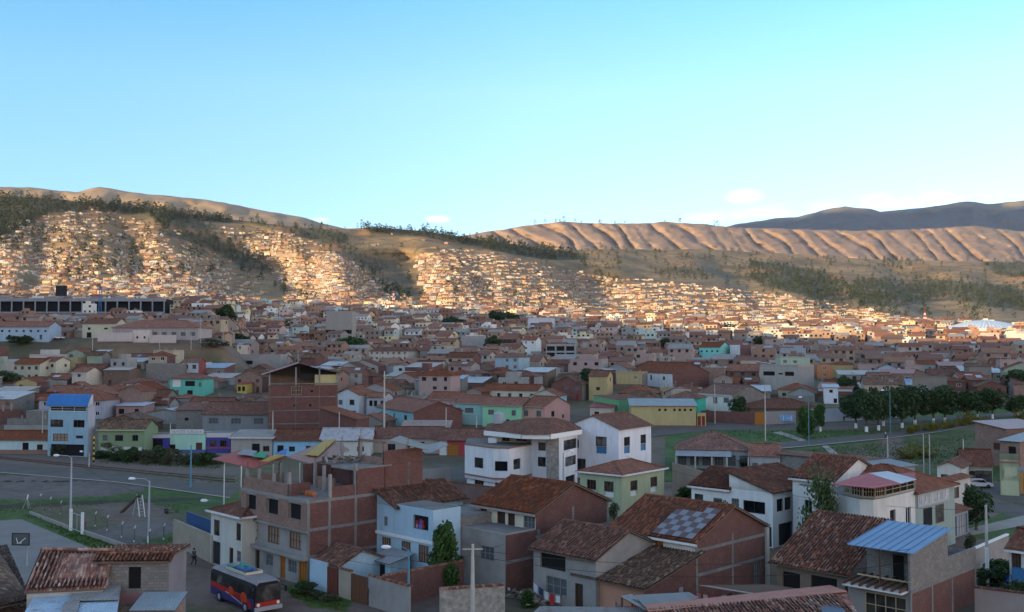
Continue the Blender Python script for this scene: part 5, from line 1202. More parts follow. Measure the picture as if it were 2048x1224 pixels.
M("the grey sheet-roofed store", "low store with a wide grey sheet roof behind the corner building", (1735, 942), 45, None, 1830, 5.0, CONCM, w=4, roof='shed_b', roofmat=sheet((.20, .22, .24), .2), pitch=6, zbase=0, ops=[])
# houses between the lane and the green row
rD = thing("house", "white three-storey house with stone-clad column, round terrace and white cornice", "house", tuple(atd(1040, 985, 157)))
def at1(px, d): p = atd(px, 700, d); return Vector((p.x, p.y, 0))
wh = plaster((.64, .64, .66)); A_ = [at1(930, 161), at1(987, 155), at1(1018, 154.5), at1(1062, 160), at1(1062, 172), at1(935, 172)]
prism(rD, 'wall', [p.lerp(A_[4], .03) for p in A_], 0, 2.2, wh, [(0, .45, .3, 2.4, 1.5, 'b'), (1, .35, .3, 1.6, 1.5, 'n'), (2, .6, .3, 2.2, 1.5, 'b')])
prism(rD, 'wall', A_, 2.2, 6.9, wh, [(0, .5, 1.3, 2.3, 1.6, 'N'), (1, .5, 1.2, 2.0, 1.5, 'N'), (2, .35, 1.3, 2.0, 1.6, 'N')])
B_ = [at1(1062, 160), at1(1092, 158.5), at1(1118, 158), at1(1154, 165), at1(1150, 176), at1(1062, 173)]
prism(rD, 'wall', B_, 0, 8.3, wh, [(0, .72, 3.6, 1.5, 1.5, 'N'), (0, .75, 6.1, 1.5, 1.3, 'N'), (0, .78, .3, 1.3, 1.5, 'b'), (2, .62, 3.4, 4.6, 1.5, 'n'), (2, .6, 6.0, 5.6, 1.6, 'n'), (2, .6, .2, 4.0, 1.6, 'v')])
mb = MB(); mb.box(at1(1093, 157.6), (1.9, 0), (0, .8), 0, 8.3, rough('cladding_stone', (.16, .14, .13), (.34, .31, .28), 2.0, .03)); mb.build('stone_column', rD)
def ledge(root, pts, z0, z1_, out, m, nm):
    mb = MB()
    for p, q in zip(pts, pts[1:]):
        d_ = (q - p).normalized(); n_ = Vector((d_.y, -d_.x, 0)) * out; mb.box(p + n_ * .02, q - p, n_, z0, z1_, m, None, True)
    mb.build(nm, root)
RB = plaster((.30, .10, .08)); ledge(rD, A_[:4], 2.1, 2.35, .12, RB, 'band'); ledge(rD, A_[:4], 6.86, 7.05, .12, RB, 'band')
ledge(rD, [at1(971, 163), at1(1045, 156.6), at1(1098, 155.8), at1(1160, 165)], 8.2, 8.95, .35, WHITEP(), 'cornice')
mb = MB(); E_ = [at1(968, 163), at1(1045, 155.8), at1(1098, 155.2), at1(1163, 165), at1(1158, 178), at1(975, 178)]; top_ = [at1(1062, 165) + Vector((0, 0, 10.9)), at1(1112, 165) + Vector((0, 0, 10.9))]
E_ = [V3(p, 8.95) for p in E_]
for pl in ([E_[1], E_[2], top_[1], top_[0]], [E_[0], E_[1], top_[0]], [E_[2], E_[3], top_[1]], [E_[3], E_[4], top_[1]], [E_[4], E_[5], top_[0], top_[1]], [E_[5], E_[0], top_[0]]): mb.face(pl, tile('brown'))
mb.face([V3(p, 8.9) for p in E_][::-1], WHITEP()); mb.build('roof', rD)
prism(rD, 'wall', [at1(985, 166), at1(1062, 163), at1(1062, 171), at1(985, 172)], 6.9, 8.9, plaster((.5, .46, .38)), [(0, .35, .1, 1.4, 1.8, 'y'), (0, .75, .3, 1.8, 1.3, 'b')])
LM.append(("the white round-terraced house", 0, 158)); OCC.append((at1(1040, 164).x, 164, 11, None, None, None, 0, 0, ''))
p = at1(997, 169); mb = MB(); mb.tube([V3(p, 9.6), V3(p, 9.75), V3(p, 11.3), V3(p, 11.5)], [.8, .85, .85, .5], flat('grey_tank', (.33, .35, .38), .5), 14); mb.beam(V3(p, 8.9), V3(p, 9.7), .9, .9, CONC())
tag(mb.build("water_tank"), "grey water tank standing on the white house's roof edge", "water tank")
p = at1(984, 161); mb = MB()
for i in range(5): mb.beam(V3(p, 7.0) + Vector((i * .25 - .4, 0, .1)), V3(p, 7.9) + Vector((i * .28 - .5, .3, 0)), .3, .2, flat('white_cloth', (.5, .52, .56), .9))
tag(mb.build("laundry"), "white sheets drying on the white house's round terrace", "laundry")
M("the white gabled house", "white gabled house with blue panels below its windows", (1237, 858), 32, 1131, 1302, 8.8, (.66, .66, .70), roof='gable_b', rm='brown', d=166, zbase=0, ridge=.47, ops=[('F', .32, 5.6, 2.1, 1.6, 'n'), ('F', .32, 4.3, 2.1, 1.3, 'u'), ('F', .82, 5.0, 1.6, 1.5, 'n'), ('S', .25, 5.6, 2.1, 1.5, 'n'), ('S', .25, 4.3, 2.1, 1.3, 'u'), ('S', .75, 5.6, 2.0, 1.5, 'n'), ('S', .75, 4.3, 2.0, 1.3, 'u'), ('F', .12, 1.6, .9, 1.4, 'm'), ('F', .75, .9, 2.8, 2.4, 'n'), ('S', .3, 1.8, 2.2, 1.2, 'm')])
M("the hipped green house", "pale green house with white window panels and a hipped tiled roof", (1243, 950), 40, 1160, 1328, 5.6, PALEG, roof='hip', rm='red', zbase=0, pitch=21, fascia=WHITE, ops=[('F', .3, 3.3, 1.5, 1.3, 'b'), ('F', .3, 2.6, 1.5, .75, 'h'), ('F', .72, 3.3, 1.5, 1.3, 'b'), ('F', .72, 2.6, 1.5, .75, 'h'), ('S', .28, 3.3, 1.7, 1.3, 'b'), ('S', .28, 2.6, 1.7, .75, 'h'), ('S', .75, 3.3, 1.7, 1.3, 'b'), ('S', .75, 2.6, 1.7, .75, 'h'), ('F', .45, .9, .8, 1.2, 'n'), ('F', .75, .9, .9, 1.2, 'n')])
M("the red-walled lane house", "low red and white house with an orange wooden gate", (985, 880), 6, 878, None, 3.2, (.36, .05, .06), roof='gable_a', rm='brown', dep=9, pitch=22, ops=[('F', .75, .05, 2.4, 2.3, 'o'), ('F', .93, .0, 1.8, 3.1, 'h')])
M("the brown long-roofed house", "long low house with brown tile roof behind the white concrete poles", (880, 876), 6, 742, None, 3.2, (.40, .34, .30), roof='gable_a', rm='brown', dep=9, ops=[('F', .3, .05, 2.2, 2.3, 'v'), ('F', .7, .3, 1.6, 1.6, 'n')])
M("the teal-fronted cottage", "cottage with turquoise front, orange tiled roof and plain brick gable end", (827, 824), 24, 753, 925, 4.6, TURQ, side=BR, rm='red', pitch=20, ops=[('F', .85, 2.2, 1.2, 1.4, 'n'), ('F', .5, 1.4, 1.0, 2.1, 'R'), ('F', .2, 2.0, 1.8, 1.5, 'n')])
M("the patched-roof shed", "shed with a patchy rusted roof below the turquoise cottage", (893, 866), 4, 800, None, 3.0, AD, roof='shed_a', roofmat=sheet((.33, .24, .21), .5), pitch=16, dep=7, ops=[])
x_ = None
for (lab, x0, x1, y0, y1, c, op, sh) in [("pink terraced house left of the teal one", 852, 912, 796, 799, PINK, [('F', .15, 3.1, 1.0, 1.3, 'm'), ('F', .5, 3.6, .8, .6, 'n')], "the pink terraced house"), ("blue-teal terraced house between the pink and the green ones", 912, 965, 799, 806, (.26, .44, .42), [('F', .5, 3.1, 2.4, 1.3, 'm'), ('F', .9, 3.1, 1.5, 1.3, 'm')], "the blue-teal terraced house"),
                         ("bright green terraced house with two upstairs windows", 965, 1043, 806, 811, (.26, .52, .33), [('F', .2, 3.1, 1.1, 1.4, 'm'), ('F', .78, 3.2, 1.6, 1.3, 'm'), ('F', .35, .1, 1.0, 2.1, 'd')], "the bright green house"), ("salmon end-of-terrace house with a mauve gable wall", 1043, 1089, 811, 813, SAL, [('F', .25, 3.1, 1.4, 1.5, 'm'), ('F', .8, 3.1, 1.3, 1.5, 'm')], "the salmon end house")]:
    M(sh, lab, (x1, y1), 22, x0, 1140 if x1 == 1089 else None, 5.7, c, side=(.36, .22, .21) if x1 == 1089 else None, rm='red', dep=None if x1 == 1089 else 9.5, pitch=19, ops=op + ([('S', .32, 3.0, 1.5, 1.4, 'n'), ('S', .72, 2.4, 1.0, .9, 'v')] if x1 == 1089 else []), fascia=CONCM, group="terraced houses under one tiled roof")
M("the cream terrace", "cream single-storey terrace with many small windows behind the green row", (1075, 781), 22, 965, None, 3.0, (.55, .51, .40), dep=8, rm='red', ops=strip_wins(5, .9, 1.1, 1.1, 'n'))
M("the light-blue gable", "house with light-blue painted gable wall beside weathered grey one", (1118, 792), 18, 1062, 1150, 2.9, (.42, .42, .36), side=(.33, .56, .66), roof='gable_b', rm='red', dep=9, ops=[('F', .5, .9, 1.2, 1.1, 'n')])
M("the dark green warehouse", "windowless dark green warehouse with low brown roof", (1238, 800), 42, 1187, 1300, 5.0, (.13, .33, .17), side=(.10, .24, .14), roof='shed_b', rm='brown', pitch=5, ov=.1, ops=[])
M("the red-tiled cream house", "cream house with reddish hipped roof above the yellow wall", (1300, 808), 25, 1247, 1345, 3.2, (.5, .45, .38), roof='hip', rm='red')
M("the yellow-walled hall", "long yellow hall with small square vents and grey flat roof", (1392, 812), 4, 1262, None, 5.2, (.42, .35, .17), roof='shed_a', roofmat=sheet((.26, .28, .30), .2), pitch=8, dep=9, ops=[('F', x, 3.9, .6, .6, 'v') for x in (.08, .17, .25, .33, .47, .56)], bands=[(-.3, .35, RB, .03)])
M("the red-gated yellow wall", "short yellow gate wall with brown-red panels at the hall's end", (1412, 826), 4, 1394, None, 3.4, (.42, .33, .15), roof='flat', dep=2, ops=[('F', .3, .2, .8, 2.4, 'r'), ('F', .75, .2, .8, 2.4, 'r')])
M("the red-roofed salmon house", "salmon house with red sheet roof behind the white gabled house", (1225, 815), 20, 1180, None, 3.2, (.5, .42, .36), roof='shed_a', roofmat=sheet((.28, .06, .06), .2), pitch=8, dep=8, ops=[('F', .7, 1.2, 1.3, .8, 'v')])
M("the teal house with open balcony", "bright teal house with deep open balcony", (1397, 796), 25, 1335, None, 5.4, (.05, .40, .30), roof='hip', rm='brown', dep=8, ops=[('F', .3, 3.0, 2.0, 1.6, 'v'), ('F', .75, 3.2, 1.2, 1.2, 'm')])
M("the white house with dark gable", "white-fronted house with a large dark brick gable end above the avenue", (1465, 790), 26, 1397, 1532, 5.3, (.60, .59, .52), side=brickm('block'), rm='brown', pitch=23, fascia=WHITE, ops=[('F', .85, 3.0, 1.6, 1.5, 'm'), ('F', .5, 2.6, 1.8, 1.9, 'm'), ('F', .18, 3.0, 2.2, 1.4, 'm')])
M("the grey-beige block", "grey-beige three-storey block with long dark window strip", (1596, 734), 20, 1519, 1628, 8.2, (.33, .31, .28), side=(.24, .24, .24), roof='flat', parapet=.6, cat='building', ops=[('F', .75, 5.2, 4.2, 1.4, 'n'), ('F', .22, 5.2, 3.2, 1.4, 'n'), ('F', .45, 5.6, 1.6, .5, 'v')])
M("the long street-side roof", "long low house with sweeping tiled roof behind the avenue's painted wall", (1640, 816), 2, 1500, None, 2.9, AD, roof='hip', rm='brown', dep=12, pitch=20, ops=[])
def gw(px, py): p = ground_hit(px, py); return p
w1 = wall_run("brown brick street wall with a red gate left of the avenue tree", [gw(1402, 842), gw(1510, 850)], gw(1450, 846).z, 3.0, BR)
gate(w1, gw(1402, 842), gw(1432, 843), gw(1450, 846).z, gw(1450, 846).z + 2.8, flat('red_panel', (.22, .035, .03), .6))
w2 = thing("gate", "orange wooden gate beside the tall avenue pole", "gate", tuple(gw(1512, 850))); gate(w2, gw(1510, 850), gw(1531, 850), gw(1512, 850).z, gw(1512, 850).z + 3.2, flat('orange_wood_panel', (.36, .14, .025), .6))
w3 = wall_run("low wall carrying a long pale blue painted advertisement", [gw(1532, 850), gw(1592, 847)], gw(1560, 848).z, 3.3, plaster((.30, .27, .26)))
p = gw(1560, 848); sign("long blue and white painted advertisement lettering on the street wall", 1560, 836, p.y - .5, 7.0, 1.7, 9, flat('blue_paint', (.16, .34, .58), .7), flat('white_letters', (.6, .6, .6), .6), phi=-2, size=1.2)
w4 = wall_run("grey-blue plastered street wall behind the avenue trees", [gw(1610, 846), gw(1700, 842), gw(1800, 836)], gw(1640, 846).z, 3.6, plaster((.30, .33, .38)))
M("the small white cube house", "small white cube house with blue-grey roof above the avenue", (1676, 775), 15, 1648, 1686, 5.0, (.60, .60, .64), roof='shed_a', roofmat=sheet((.40, .42, .50), .1), pitch=5, dep=7, ops=[('F', .5, 3.4, 1.0, .9, 'v'), ('F', .2, .3, 1.0, 1.4, 'v')])
M("the big brown-roofed brick house", "big brick house with a broad brown tiled roof and white upper front", (1345, 746), 24, 1262, 1418, 5.5, (.55, .55, .56), side=BR, rm='red', pitch=24, ops=[('F', .2, 3.0, 1.3, 1.2, 'v'), ('F', .5, 2.8, 1.0, 1.8, 'd'), ('F', .85, 3.2, 1.4, 1.1, 'v')])
M("the beige windowless block", "beige windowless block with rusty reinforcement at its corners", (1894, 754), 10, 1824, 1912, 6.5, (.36, .33, .29), roof='flat', parapet=.3, cat='building', ops=[])
M("the white-boarded warehouse", "low warehouse with white sheet roof in front of the beige block", (1865, 790), 10, 1838, None, 3.4, (.4, .4, .4), roof='shed_a', roofmat=sheet((.55, .56, .60), .1), pitch=12, dep=9, ops=[])
M("the yellow box house", "small bright yellow house with two dark windows on a brick terrace", (493, 768), 8, 474, 497, 3.2, YEL, roof='shed_a', roofmat=sheet((.38, .085, .07), .1), pitch=4, dep=5, ops=[('F', .3, .9, 1.0, 1.5, 'n'), ('F', .75, .9, 1.0, 1.5, 'n')])
M("the white and teal balcony house", "white house with a teal balcony front behind the grey blocks", (407, 757), 6, 340, None, 5.6, (.12, .42, .34), roof='hip', rm='brown', dep=8, ops=[('F', .8, 3.0, 2.6, 2.4, 'h'), ('F', .4, 3.2, 3.2, 1.6, 'v'), ('F', .1, 3.0, .9, 1.4, 'm'), ('F', .8, .4, 1.4, 1.5, 'm'), ('F', .4, .4, 1.8, 1.5, 'v')])
M("the wide brown-roofed house", "wide house with a big plain brown roof behind the blue tower house", (208, 800), 3, 78, None, 5.0, (.34, .34, .40), roof='hip', rm='red', dep=12, pitch=24)
M("the pale brick firewall house", "tall pale brick gable wall house right of the wide brown roof", (284, 782), 6, 237, None, 6.4, BP, roof='gable_b', rm='red', dep=7, ops=[])
M("the silver-roofed cabin", "pink-walled cabin under a pale sheet roof", (287, 812), 8, 232, None, 3.0, (.36, .22, .20), roof='shed_a', roofmat=sheet((.45, .52, .62), .1), pitch=6, dep=6, ops=[('F', .25, .6, 1.2, 1.6, 'v'), ('F', .8, .8, 1.6, 1.4, 'v')])
M("the low grey yard building", "grey block yard building with small openings behind the mint shop", (405, 820), 4, 352, None, 5.0, BK, roof='shed_a', rm='brown', pitch=10, dep=7, ops=[('F', .6, 2.4, 1.0, .7, 'v')])
M("the dark-roofed long house", "long house with a dark tiled roof above the purple-blue shop", (540, 828), 4, 405, None, 4.6, (.22, .23, .24), roof='gable_a', rm='brown', dep=11, pitch=24, ops=strip_wins(3, 2.2, 2.4, 1.4, 'm'))
# tall unfinished brick building
rT = M("the unfinished brick tower", "tall unfinished brick building with an open top storey under a pink gable roof", (676, 770), -14, 537, None, 12.6, BR, side=AD, roof='flat', dep=11, cat='building', d=232,
       ops=[('F', .60, 9.9, 2.3, 1.9, 'c'), ('F', .38, 10.4, .6, .5, 'v'), ('F', .62, 7.2, .7, .5, 'v'), ('F', .40, 7.2, .6, .5, 'v')])
root, P, a, b, w, dp, z1 = rT; mb = MB()
for s in (0, .26, .6, .97): mb.box(P + a * (s * w) - b * .06, a * .3, b * .055, P.z, z1, brickm('adobe'))
for z in (3.2, 6.2, 9.3, 12.3): mb.box(P + a * .01 - b * .08, a * (w - .02), b * .06, P.z + z, P.z + z + .22, CONCD())
mb.build('concrete_frame', root)
for s, t in [(0, 0), (.26, 0), (.6, 0), (.975, 0), (0, .95), (.5, .95), (.97, .95), (.97, .5), (0, .5)]:
    mb = MB(); mb.box(P + a * (s * w) + b * (t * dp), a * .32, b * .32, z1, z1 + 2.9 + (1.2 if s in (.26, .6, .5) else 0), CONC()); mb.build('post', root)
mb = MB(); mb.box(P + a * .1 + b * .3, a * (w * .33), b * .2, z1, z1 + 2.4, plaster((.46, .40, .20))); mb.box(P + a * .3 + b * 4.5, a * (w - .6), b * .2, z1, z1 + 2.6, brickm('adobe')); mb.build('inner_wall', root); mb = MB(); dkg = flat('gable_shade_dark', (.035, .03, .03), .9); q_ = P + b * 2.2; mb.face([V3(q_ - a * .2, z1 + 2.7), V3(q_ + a * (w + .9), z1 + 2.4), V3(q_ + a * (w * .57), z1 + 4.95)], dkg); mb.face([V3(q_ + a * .3, z1 + 1.3), V3(q_ + a * (w * .55), z1 + 1.3), V3(q_ + a * (w * .55), z1 + 4.5), V3(q_ + a * .3, z1 + 2.8)], dkg); mb.build('gable_shade_screen', root)  # dark faces put in for the shade inside the open gable
pk = sheet((.42, .17, .16), .1); mb = MB(); c = P + a * (w * .58)
zr = z1 + 5.2; ze = z1 + 2.9
for s0, s1, m in ((-.35, w * .56, sheet((.16, .07, .06), .2)), (w + 1.6, w * .56, pk)):
    slab(mb, [V3(P + a * s0 - b * 1.0, ze if s0 < 0 else z1 + 2.4), V3(P + a * s0 + b * (dp + .6), ze if s0 < 0 else z1 + 2.4), V3(P + a * s1 + b * (dp + .6), zr), V3(P + a * s1 - b * 1.0, zr)], .1, m, flat('dark_sheet_underside', (.06, .05, .05), .9))
mb.build('roof', root)
M("the brick annex", "windowless brick annex at the right foot of the unfinished tower", (712, 838), 20, 640, None, 5.2, BR, roof='shed_b', rm='red', pitch=14, dep=6, ops=[], d=215)
M("the two-tone gabled house", "white and blue house with a two-tone gable right of the unfinished tower", (718, 790), 30, 672, 742, 6.0, (.52, .55, .58), roof='gable_b', rm='red', dep=None, ridge=.5, ops=[('F', .3, 3.2, 1.7, 1.5, 'n'), ('F', .25, .3, 1.9, 1.4, 'n'), ('F', .8, 3.2, 1.4, 1.3, 'm')])
M("the lavender house", "lavender house with paired dark windows under red tiles", (768, 794), 22, 733, 786, 5.6, LAV, rm='red', ops=[('F', .75, 3.1, 1.0, 1.5, 'n'), ('F', .48, 3.1, 1.0, 1.5, 'n'), ('F', .1, 3.1, 1.0, 1.5, 'n')])
# farther landmarks
M("the cream row house", "cream two-storey row house with tiled lean-to, first of the row", (80, 728), 20, 24, None, 5.8, (.46, .44, .34), rm='red', dep=9)
M("the cream bay-windowed house", "cream house with bay windows beside the first row house", (112, 722), 22, 82, 140, 6.2, (.50, .47, .36), rm='red')
M("the pale villa", "pale villa with white trim below the grassy embankment", (172, 745), 18, 144, 205, 5.0, (.52, .46, .38), rm='red', fascia=WHITE)
M("the pale grey-blue two-window house", "pale grey-blue house with maroon side wall and two dark upper windows", (397, 724), 8, 364, 412, 5.6, (.40, .48, .50), side=(.22, .06, .06), rm='brown', ops=[('F', .25, 3.2, 1.4, 1.4, 'n'), ('F', .75, 3.2, 1.4, 1.4, 'n'), ('F', .35, .3, 1.2, 1.0, 'd')])
M("the grey block yard wall house", "wide unrendered grey block house under the embankment", (362, 730), 4, 292, None, 5.6, BK, roof='flat', dep=9, ops=[], parapet=.5)
M("the concrete-ledged block", "grey concrete block with projecting top slab behind the brick tower", (560, 712), 4, 462, None, 6.0, CONCM, roof='flat', dep=10, parapet=.7, cat='building', ops=strip_wins(3, 2.4, 3.0, 1.6, 'v', 'F', .55, 1))
M("the long blue school", "long pale blue two-storey building on the embankment top", (98, 653), 3, -60, None, 5.8, (.30, .40, .50), rm='red', dep=10, cat='building', ops=strip_wins(11, 3.6, .9, .8, 'n') + strip_wins(5, .6, 1.0, 1.9, 'n'))
M("the cream corner house", "cream two-storey corner house on the embankment top", (232, 647), 4, 165, None, 6.0, (.50, .48, .36), rm='brown', dep=10, ops=[('F', .8, 3.4, 1.2, 1.0, 'v'), ('F', .3, 3.6, 1.6, .7, 'v'), ('F', .8, .2, 2.0, 2.2, 'v')])
M("the dormered tile-roofed hall", "wide brown-roofed hall with a white two-pane dormer", (395, 655), 4, 225, None, 4.6, (.34, .30, .29), rm='red', roof='hip', dep=16, pitch=22, ops=strip_wins(9, 1.2, 2.0, 1.6, 'm'))
M("the pale gatehouse", "pale square gatehouse standing in the long pale wall", (297, 660), 2, 266, None, 4.6, (.56, .49, .45), roof='flat', dep=5, ops=[('F', .25, 1.2, .8, .9, 'v'), ('F', .72, 1.2, .8, .9, 'v')])
p1_, p2_, p3_ = gw(195, 681), gw(265, 684), gw(352, 688)
wall_run("long pale boundary wall left of the square gatehouse", [p1_, p2_], p1_.z, 3.2, plaster((.50, .43, .40))); wall_run("pale boundary wall right of the square gatehouse", [gw(298, 686), p3_], p2_.z, 2.8, plaster((.50, .43, .40)))
M("the cream pavilion", "cream house with a broad shallow brown roof and blue-grey panels", (815, 702), 15, 738, 840, 5.0, (.50, .44, .38), roof='hip', rm='brown', pitch=18)
M("the white tower house", "narrow white four-storey house in the middle distance", (1072, 680), 20, 1045, None, 8.6, (.60, .60, .58), roof='gable_a', rm='red', dep=9)
M("the open concrete frame", "unfinished concrete-framed building with open floors", (1150, 688), 8, 1092, None, 8.0, CONCM, roof='flat', dep=10, cat='building', ops=strip_wins(3, 4.6, 4.0, 2.3, 'v') + strip_wins(3, 1.4, 4.0, 2.3, 'v'))
M("the grey windowless block", "windowless grey four-storey block left of the white tower house", (968, 672), 4, 923, None, 9.0, CONCM, roof='flat', dep=10, cat='building', ops=[])
M("the turquoise school", "long turquoise building with tiled roof at the edge of the sunlight", (1440, 694), 12, 1398, 1460, 6.0, (.20, .52, .46), rm='red', cat='building', ops=strip_wins(4, 3.4, 1.0, .9, 'n'))
M("the white and brick pair", "white-fronted house with brick side beside the turquoise building", (1480, 690), 25, 1460, 1502, 7.0, (.55, .55, .56), side=BR, roof='flat')
M("the mint apartment block", "pale mint three-storey apartment block with yellow sills", (1620, 716), 5, 1560, None, 8.4, (.34, .42, .33), roof='flat', dep=10, parapet=.5, cat='building')
M("the orange box house", "small bright orange house left of the dark brick wall", (1664, 730), 8, 1634, None, 5.2, (.46, .20, .10), roof='flat', dep=8)
M("the yellow block in sunlight", "bright yellow four-storey block in the sunlit district", (1850, 663), 6, 1812, None, 11, (.62, .38, .04), roof='flat', dep=12, cat='building', d=900)
M("the tall cream block", "tall cream apartment block beside the bright yellow one", (1892, 648), 10, 1876, 1905, 17, (.60, .50, .34), roof='flat', dep=12, cat='building', d=930)
M("the long white sunlit hall", "long white flat-roofed hall in the sunlit district", (1580, 644), 4, 1532, None, 10, (.70, .68, .64), roof='flat', dep=16, cat='building', d=960)
M("the open-floored tall building", "tall unfinished building with open dark floors beside the stadium side", (704, 622), 3, 652, None, 15, (.28, .26, .24), roof='flat', dep=14, cat='building', d=650, ops=strip_wins(2, 8.5, 4.5, 2.6, 'v', 'F', 0, .3) + strip_wins(2, 8.5, 4.5, 2.6, 'v', 'F', .7, 1) + strip_wins(2, 4.5, 4.5, 2.6, 'v', 'F', .7, 1) + strip_wins(2, 4.5, 4.5, 2.6, 'v', 'F', 0, .3))
M("the blue-striped office", "flat grey office with white and blue window bands at the sunlight's edge", (1108, 636), 4, 1056, None, 12, (.5, .5, .55), roof='flat', dep=14, cat='building', d=760, ops=[('F', .5, 3, 16, 1.4, 'N'), ('F', .5, 6, 16, 1.4, 'N'), ('F', .5, 9, 16, 1.4, 'N')])
# right edge, beyond the street
M("the right-edge brick house", "tall brick house with pink and grey sheet roofs at the right edge", (2012, 858), 42, 1950, 2100, 7.0, brickm('pale'), roof='shed_b', roofmat=sheet((.42, .30, .30), .2), pitch=8, zbase=1, ops=[('F', .3, 3.0, 1.4, 1.3, 'R'), ('S', .3, 3.6, 1.6, 1.4, 'n'), ('S', .5, .6, 1.4, 1.2, 'm')])
M("the right-edge grey-canopied house", "brick house with a grey canopy roof in front of the tall brick one", (2040, 884), 40, 2000, 2110, 5.6, brickm('pale'), roof='shed_a', roofmat=sheet((.33, .33, .35), .2), pitch=6, zbase=.5, ops=[('F', .4, 3.4, 1.4, 1.3, 'v')])
M("the pale green corner shop", "small pale green two-storey building with orange-brown garage door", (2038, 920), 20, 1999, 2060, 5.4, (.38, .42, .28), roof='flat', parapet=.9, zbase=.2, ops=[('F', .45, 3.0, 1.7, 1.3, 'm'), ('F', .45, .1, 2.6, 2.2, 'o')], bands=[(4.9, 5.15, RB, .15)])
M("the orange-gated house", "low house with orange gate at the picture's right edge", (2090, 945), 20, 2040, None, 3.4, (.46, .26, .10), roof='flat', dep=7, zbase=.2, ops=[('F', .5, .1, 2.6, 2.3, 'o')])
M("the cream gabled cottage", "cream gabled cottage with long red-brown roof across the street", (1922, 935), 30, 1874, 1945, 3.6, (.55, .53, .47), roof='gable_b', rm='brown', zbase=.3, ops=[('F', .7, 1.8, 1.0, .6, 'n'), ('F', .2, 1.2, 1.0, 1.0, 'm')])
M("the ridge-white house", "long low house with white ridge line across the street", (1985, 932), 20, 1925, None, 3.2, (.40, .36, .30), rm='brown', dep=10, zbase=.3, ops=[('F', .75, .5, 1.5, 1.8, 'n'), ('F', .3, .5, 2.4, 1.9, 'n')])
# terrace house between the hipped green house and the avenue
rX = M("the colonnaded terrace house", "single-storey house with porch columns and tiled roof below the avenue", (1500, 900), 12, 1352, None, 3.6, (.30, .32, .33), roof='hip', rm='brown', dep=12, pitch=24, zbase=1.5, ops=strip_wins(6, .6, 1.6, 2.0, 'm'))
root, P, a, b, w, dp, z1 = rX
mb = MB(); slab(mb, [V3(P - b * 4 + a * (w * .25), z1 - .9), V3(P - b * 4 + a * w, z1 - .9), V3(P + a * w - b * .1, z1 - .2), V3(P + a * (w * .25) - b * .1, z1 - .2)], .06, sheet((.33, .33, .35), .2), DARK()); mb.build('porch_roof', root)
for s in (.02, .3, .5, .72, .98):
    mb = MB(); mb.box(P + a * (s * w) - b * 4, a * .25, b * .25, P.z - 1, z1 - .9, POLE()); mb.build('column', root)
M("the low right wing", "low grey wing with red tiled roof beside the colonnaded house", (1560, 912), 14, 1500, None, 3.0, (.36, .36, .38), rm='red', dep=8, zbase=1.2, ops=strip_wins(3, .9, 1.0, .8, 'm'))
wall_run("long dark brick compound wall behind the terrace house", [ground_hit(850, 1000), ground_hit(985, 1020)], 0, 3.2, rough('sooty_brick', (.13, .08, .07), (.18, .12, .10), .5), cap=tile('red'))
wall_run("grey concrete yard wall beside the lane", [ground_hit(842, 968), ground_hit(902, 962)], 0, 2.6, CONCM)
# ---------------------------------------------------------------- and the ordinary houses around them
def near_lm(x, y):
    return sorted(((math.hypot(l[1] - x, l[2] - y), l) for l in LM), key=lambda q: q[0])[0]
def blocked(p, r, a=None, b=None, w=0, dp=0):
    for o in OCC:
        dx, dy = p[0] - o[0], p[1] - o[1]
        if dx * dx + dy * dy < (r + o[2]) ** 2:
            if o[3] is None or a is None: return True
            # separating axis on the two rectangles
            A0 = o[3]; ca = [A0, A0 + o[4] * o[6], A0 + o[4] * o[6] + o[5] * o[7], A0 + o[5] * o[7]]; P0 = Vector((p[2], p[3], 0)); cb = [P0, P0 + a * w, P0 + a * w + b * dp, P0 + b * dp]
            sep = False
            for ax in (o[4], o[5], a, b):
                pa = [q.dot(ax) for q in ca]; pb = [q.dot(ax) for q in cb]
                if max(pa) < min(pb) + .1 or max(pb) < min(pa) + .1: sep = True; break
            if not sep: return True
    return False
WCN = [("grey block", BK), ("brick", BR), ("pale brick", BP), ("grey rendered", CONCM), ("cream", (.38, .34, .26)), ("off-white", (.44, .42, .40)), ("adobe", AD), ("white", (.52, .52, .51)), ("pale green", (.28, .33, .25)), ("light blue", (.30, .40, .46)), ("buff", TANP), ("pink", (.36, .26, .24)), ("grey block", BK), ("yellow ochre", (.38, .30, .15)), ("brick", BR), ("grey rendered", CONCM), ("brick", BR), ("adobe", AD), ("grey-brown", (.25, .215, .19)), ("dusty grey", (.27, .265, .265))]
SEEN = {}
VIS += [(-60, 345, 597, 641, 690), (1880, 2060, 648, 678, 1000), (1805, 1908, 640, 676, 890), (650, 706, 618, 650, 640)]
def region_phi(px): return lerp_tab([(0, 4), (500, 10), (700, 18), (1000, 22), (1400, 20), (2048, 12)], px)
cand = []
y = 172.0; row = 0
while y < 1150:
    stepx = 10.4 if y < 640 else 12.0; x = -.62 * y + R.uniform(0, 6)
    while x < .62 * y:
        px = 1024 + 2000 * x / y; yy = y + R.uniform(-2.2, 2.2) + 10 * fbm(x, y, 140, 2)
        cand.append((x + R.uniform(-1, 1), yy)); x += stepx * R.choice([.85, 1, 1, 1.15, 1.3])
        if R.random() < .05: x += 7
    row += 1; y += (10.2 if y < 640 else 13) + (6 if row % 4 == 0 else 0) * (1 if y < 400 else .7)
NIND = 0; massmb = MB(); mm = vcol('distant_walls', 0, .5)
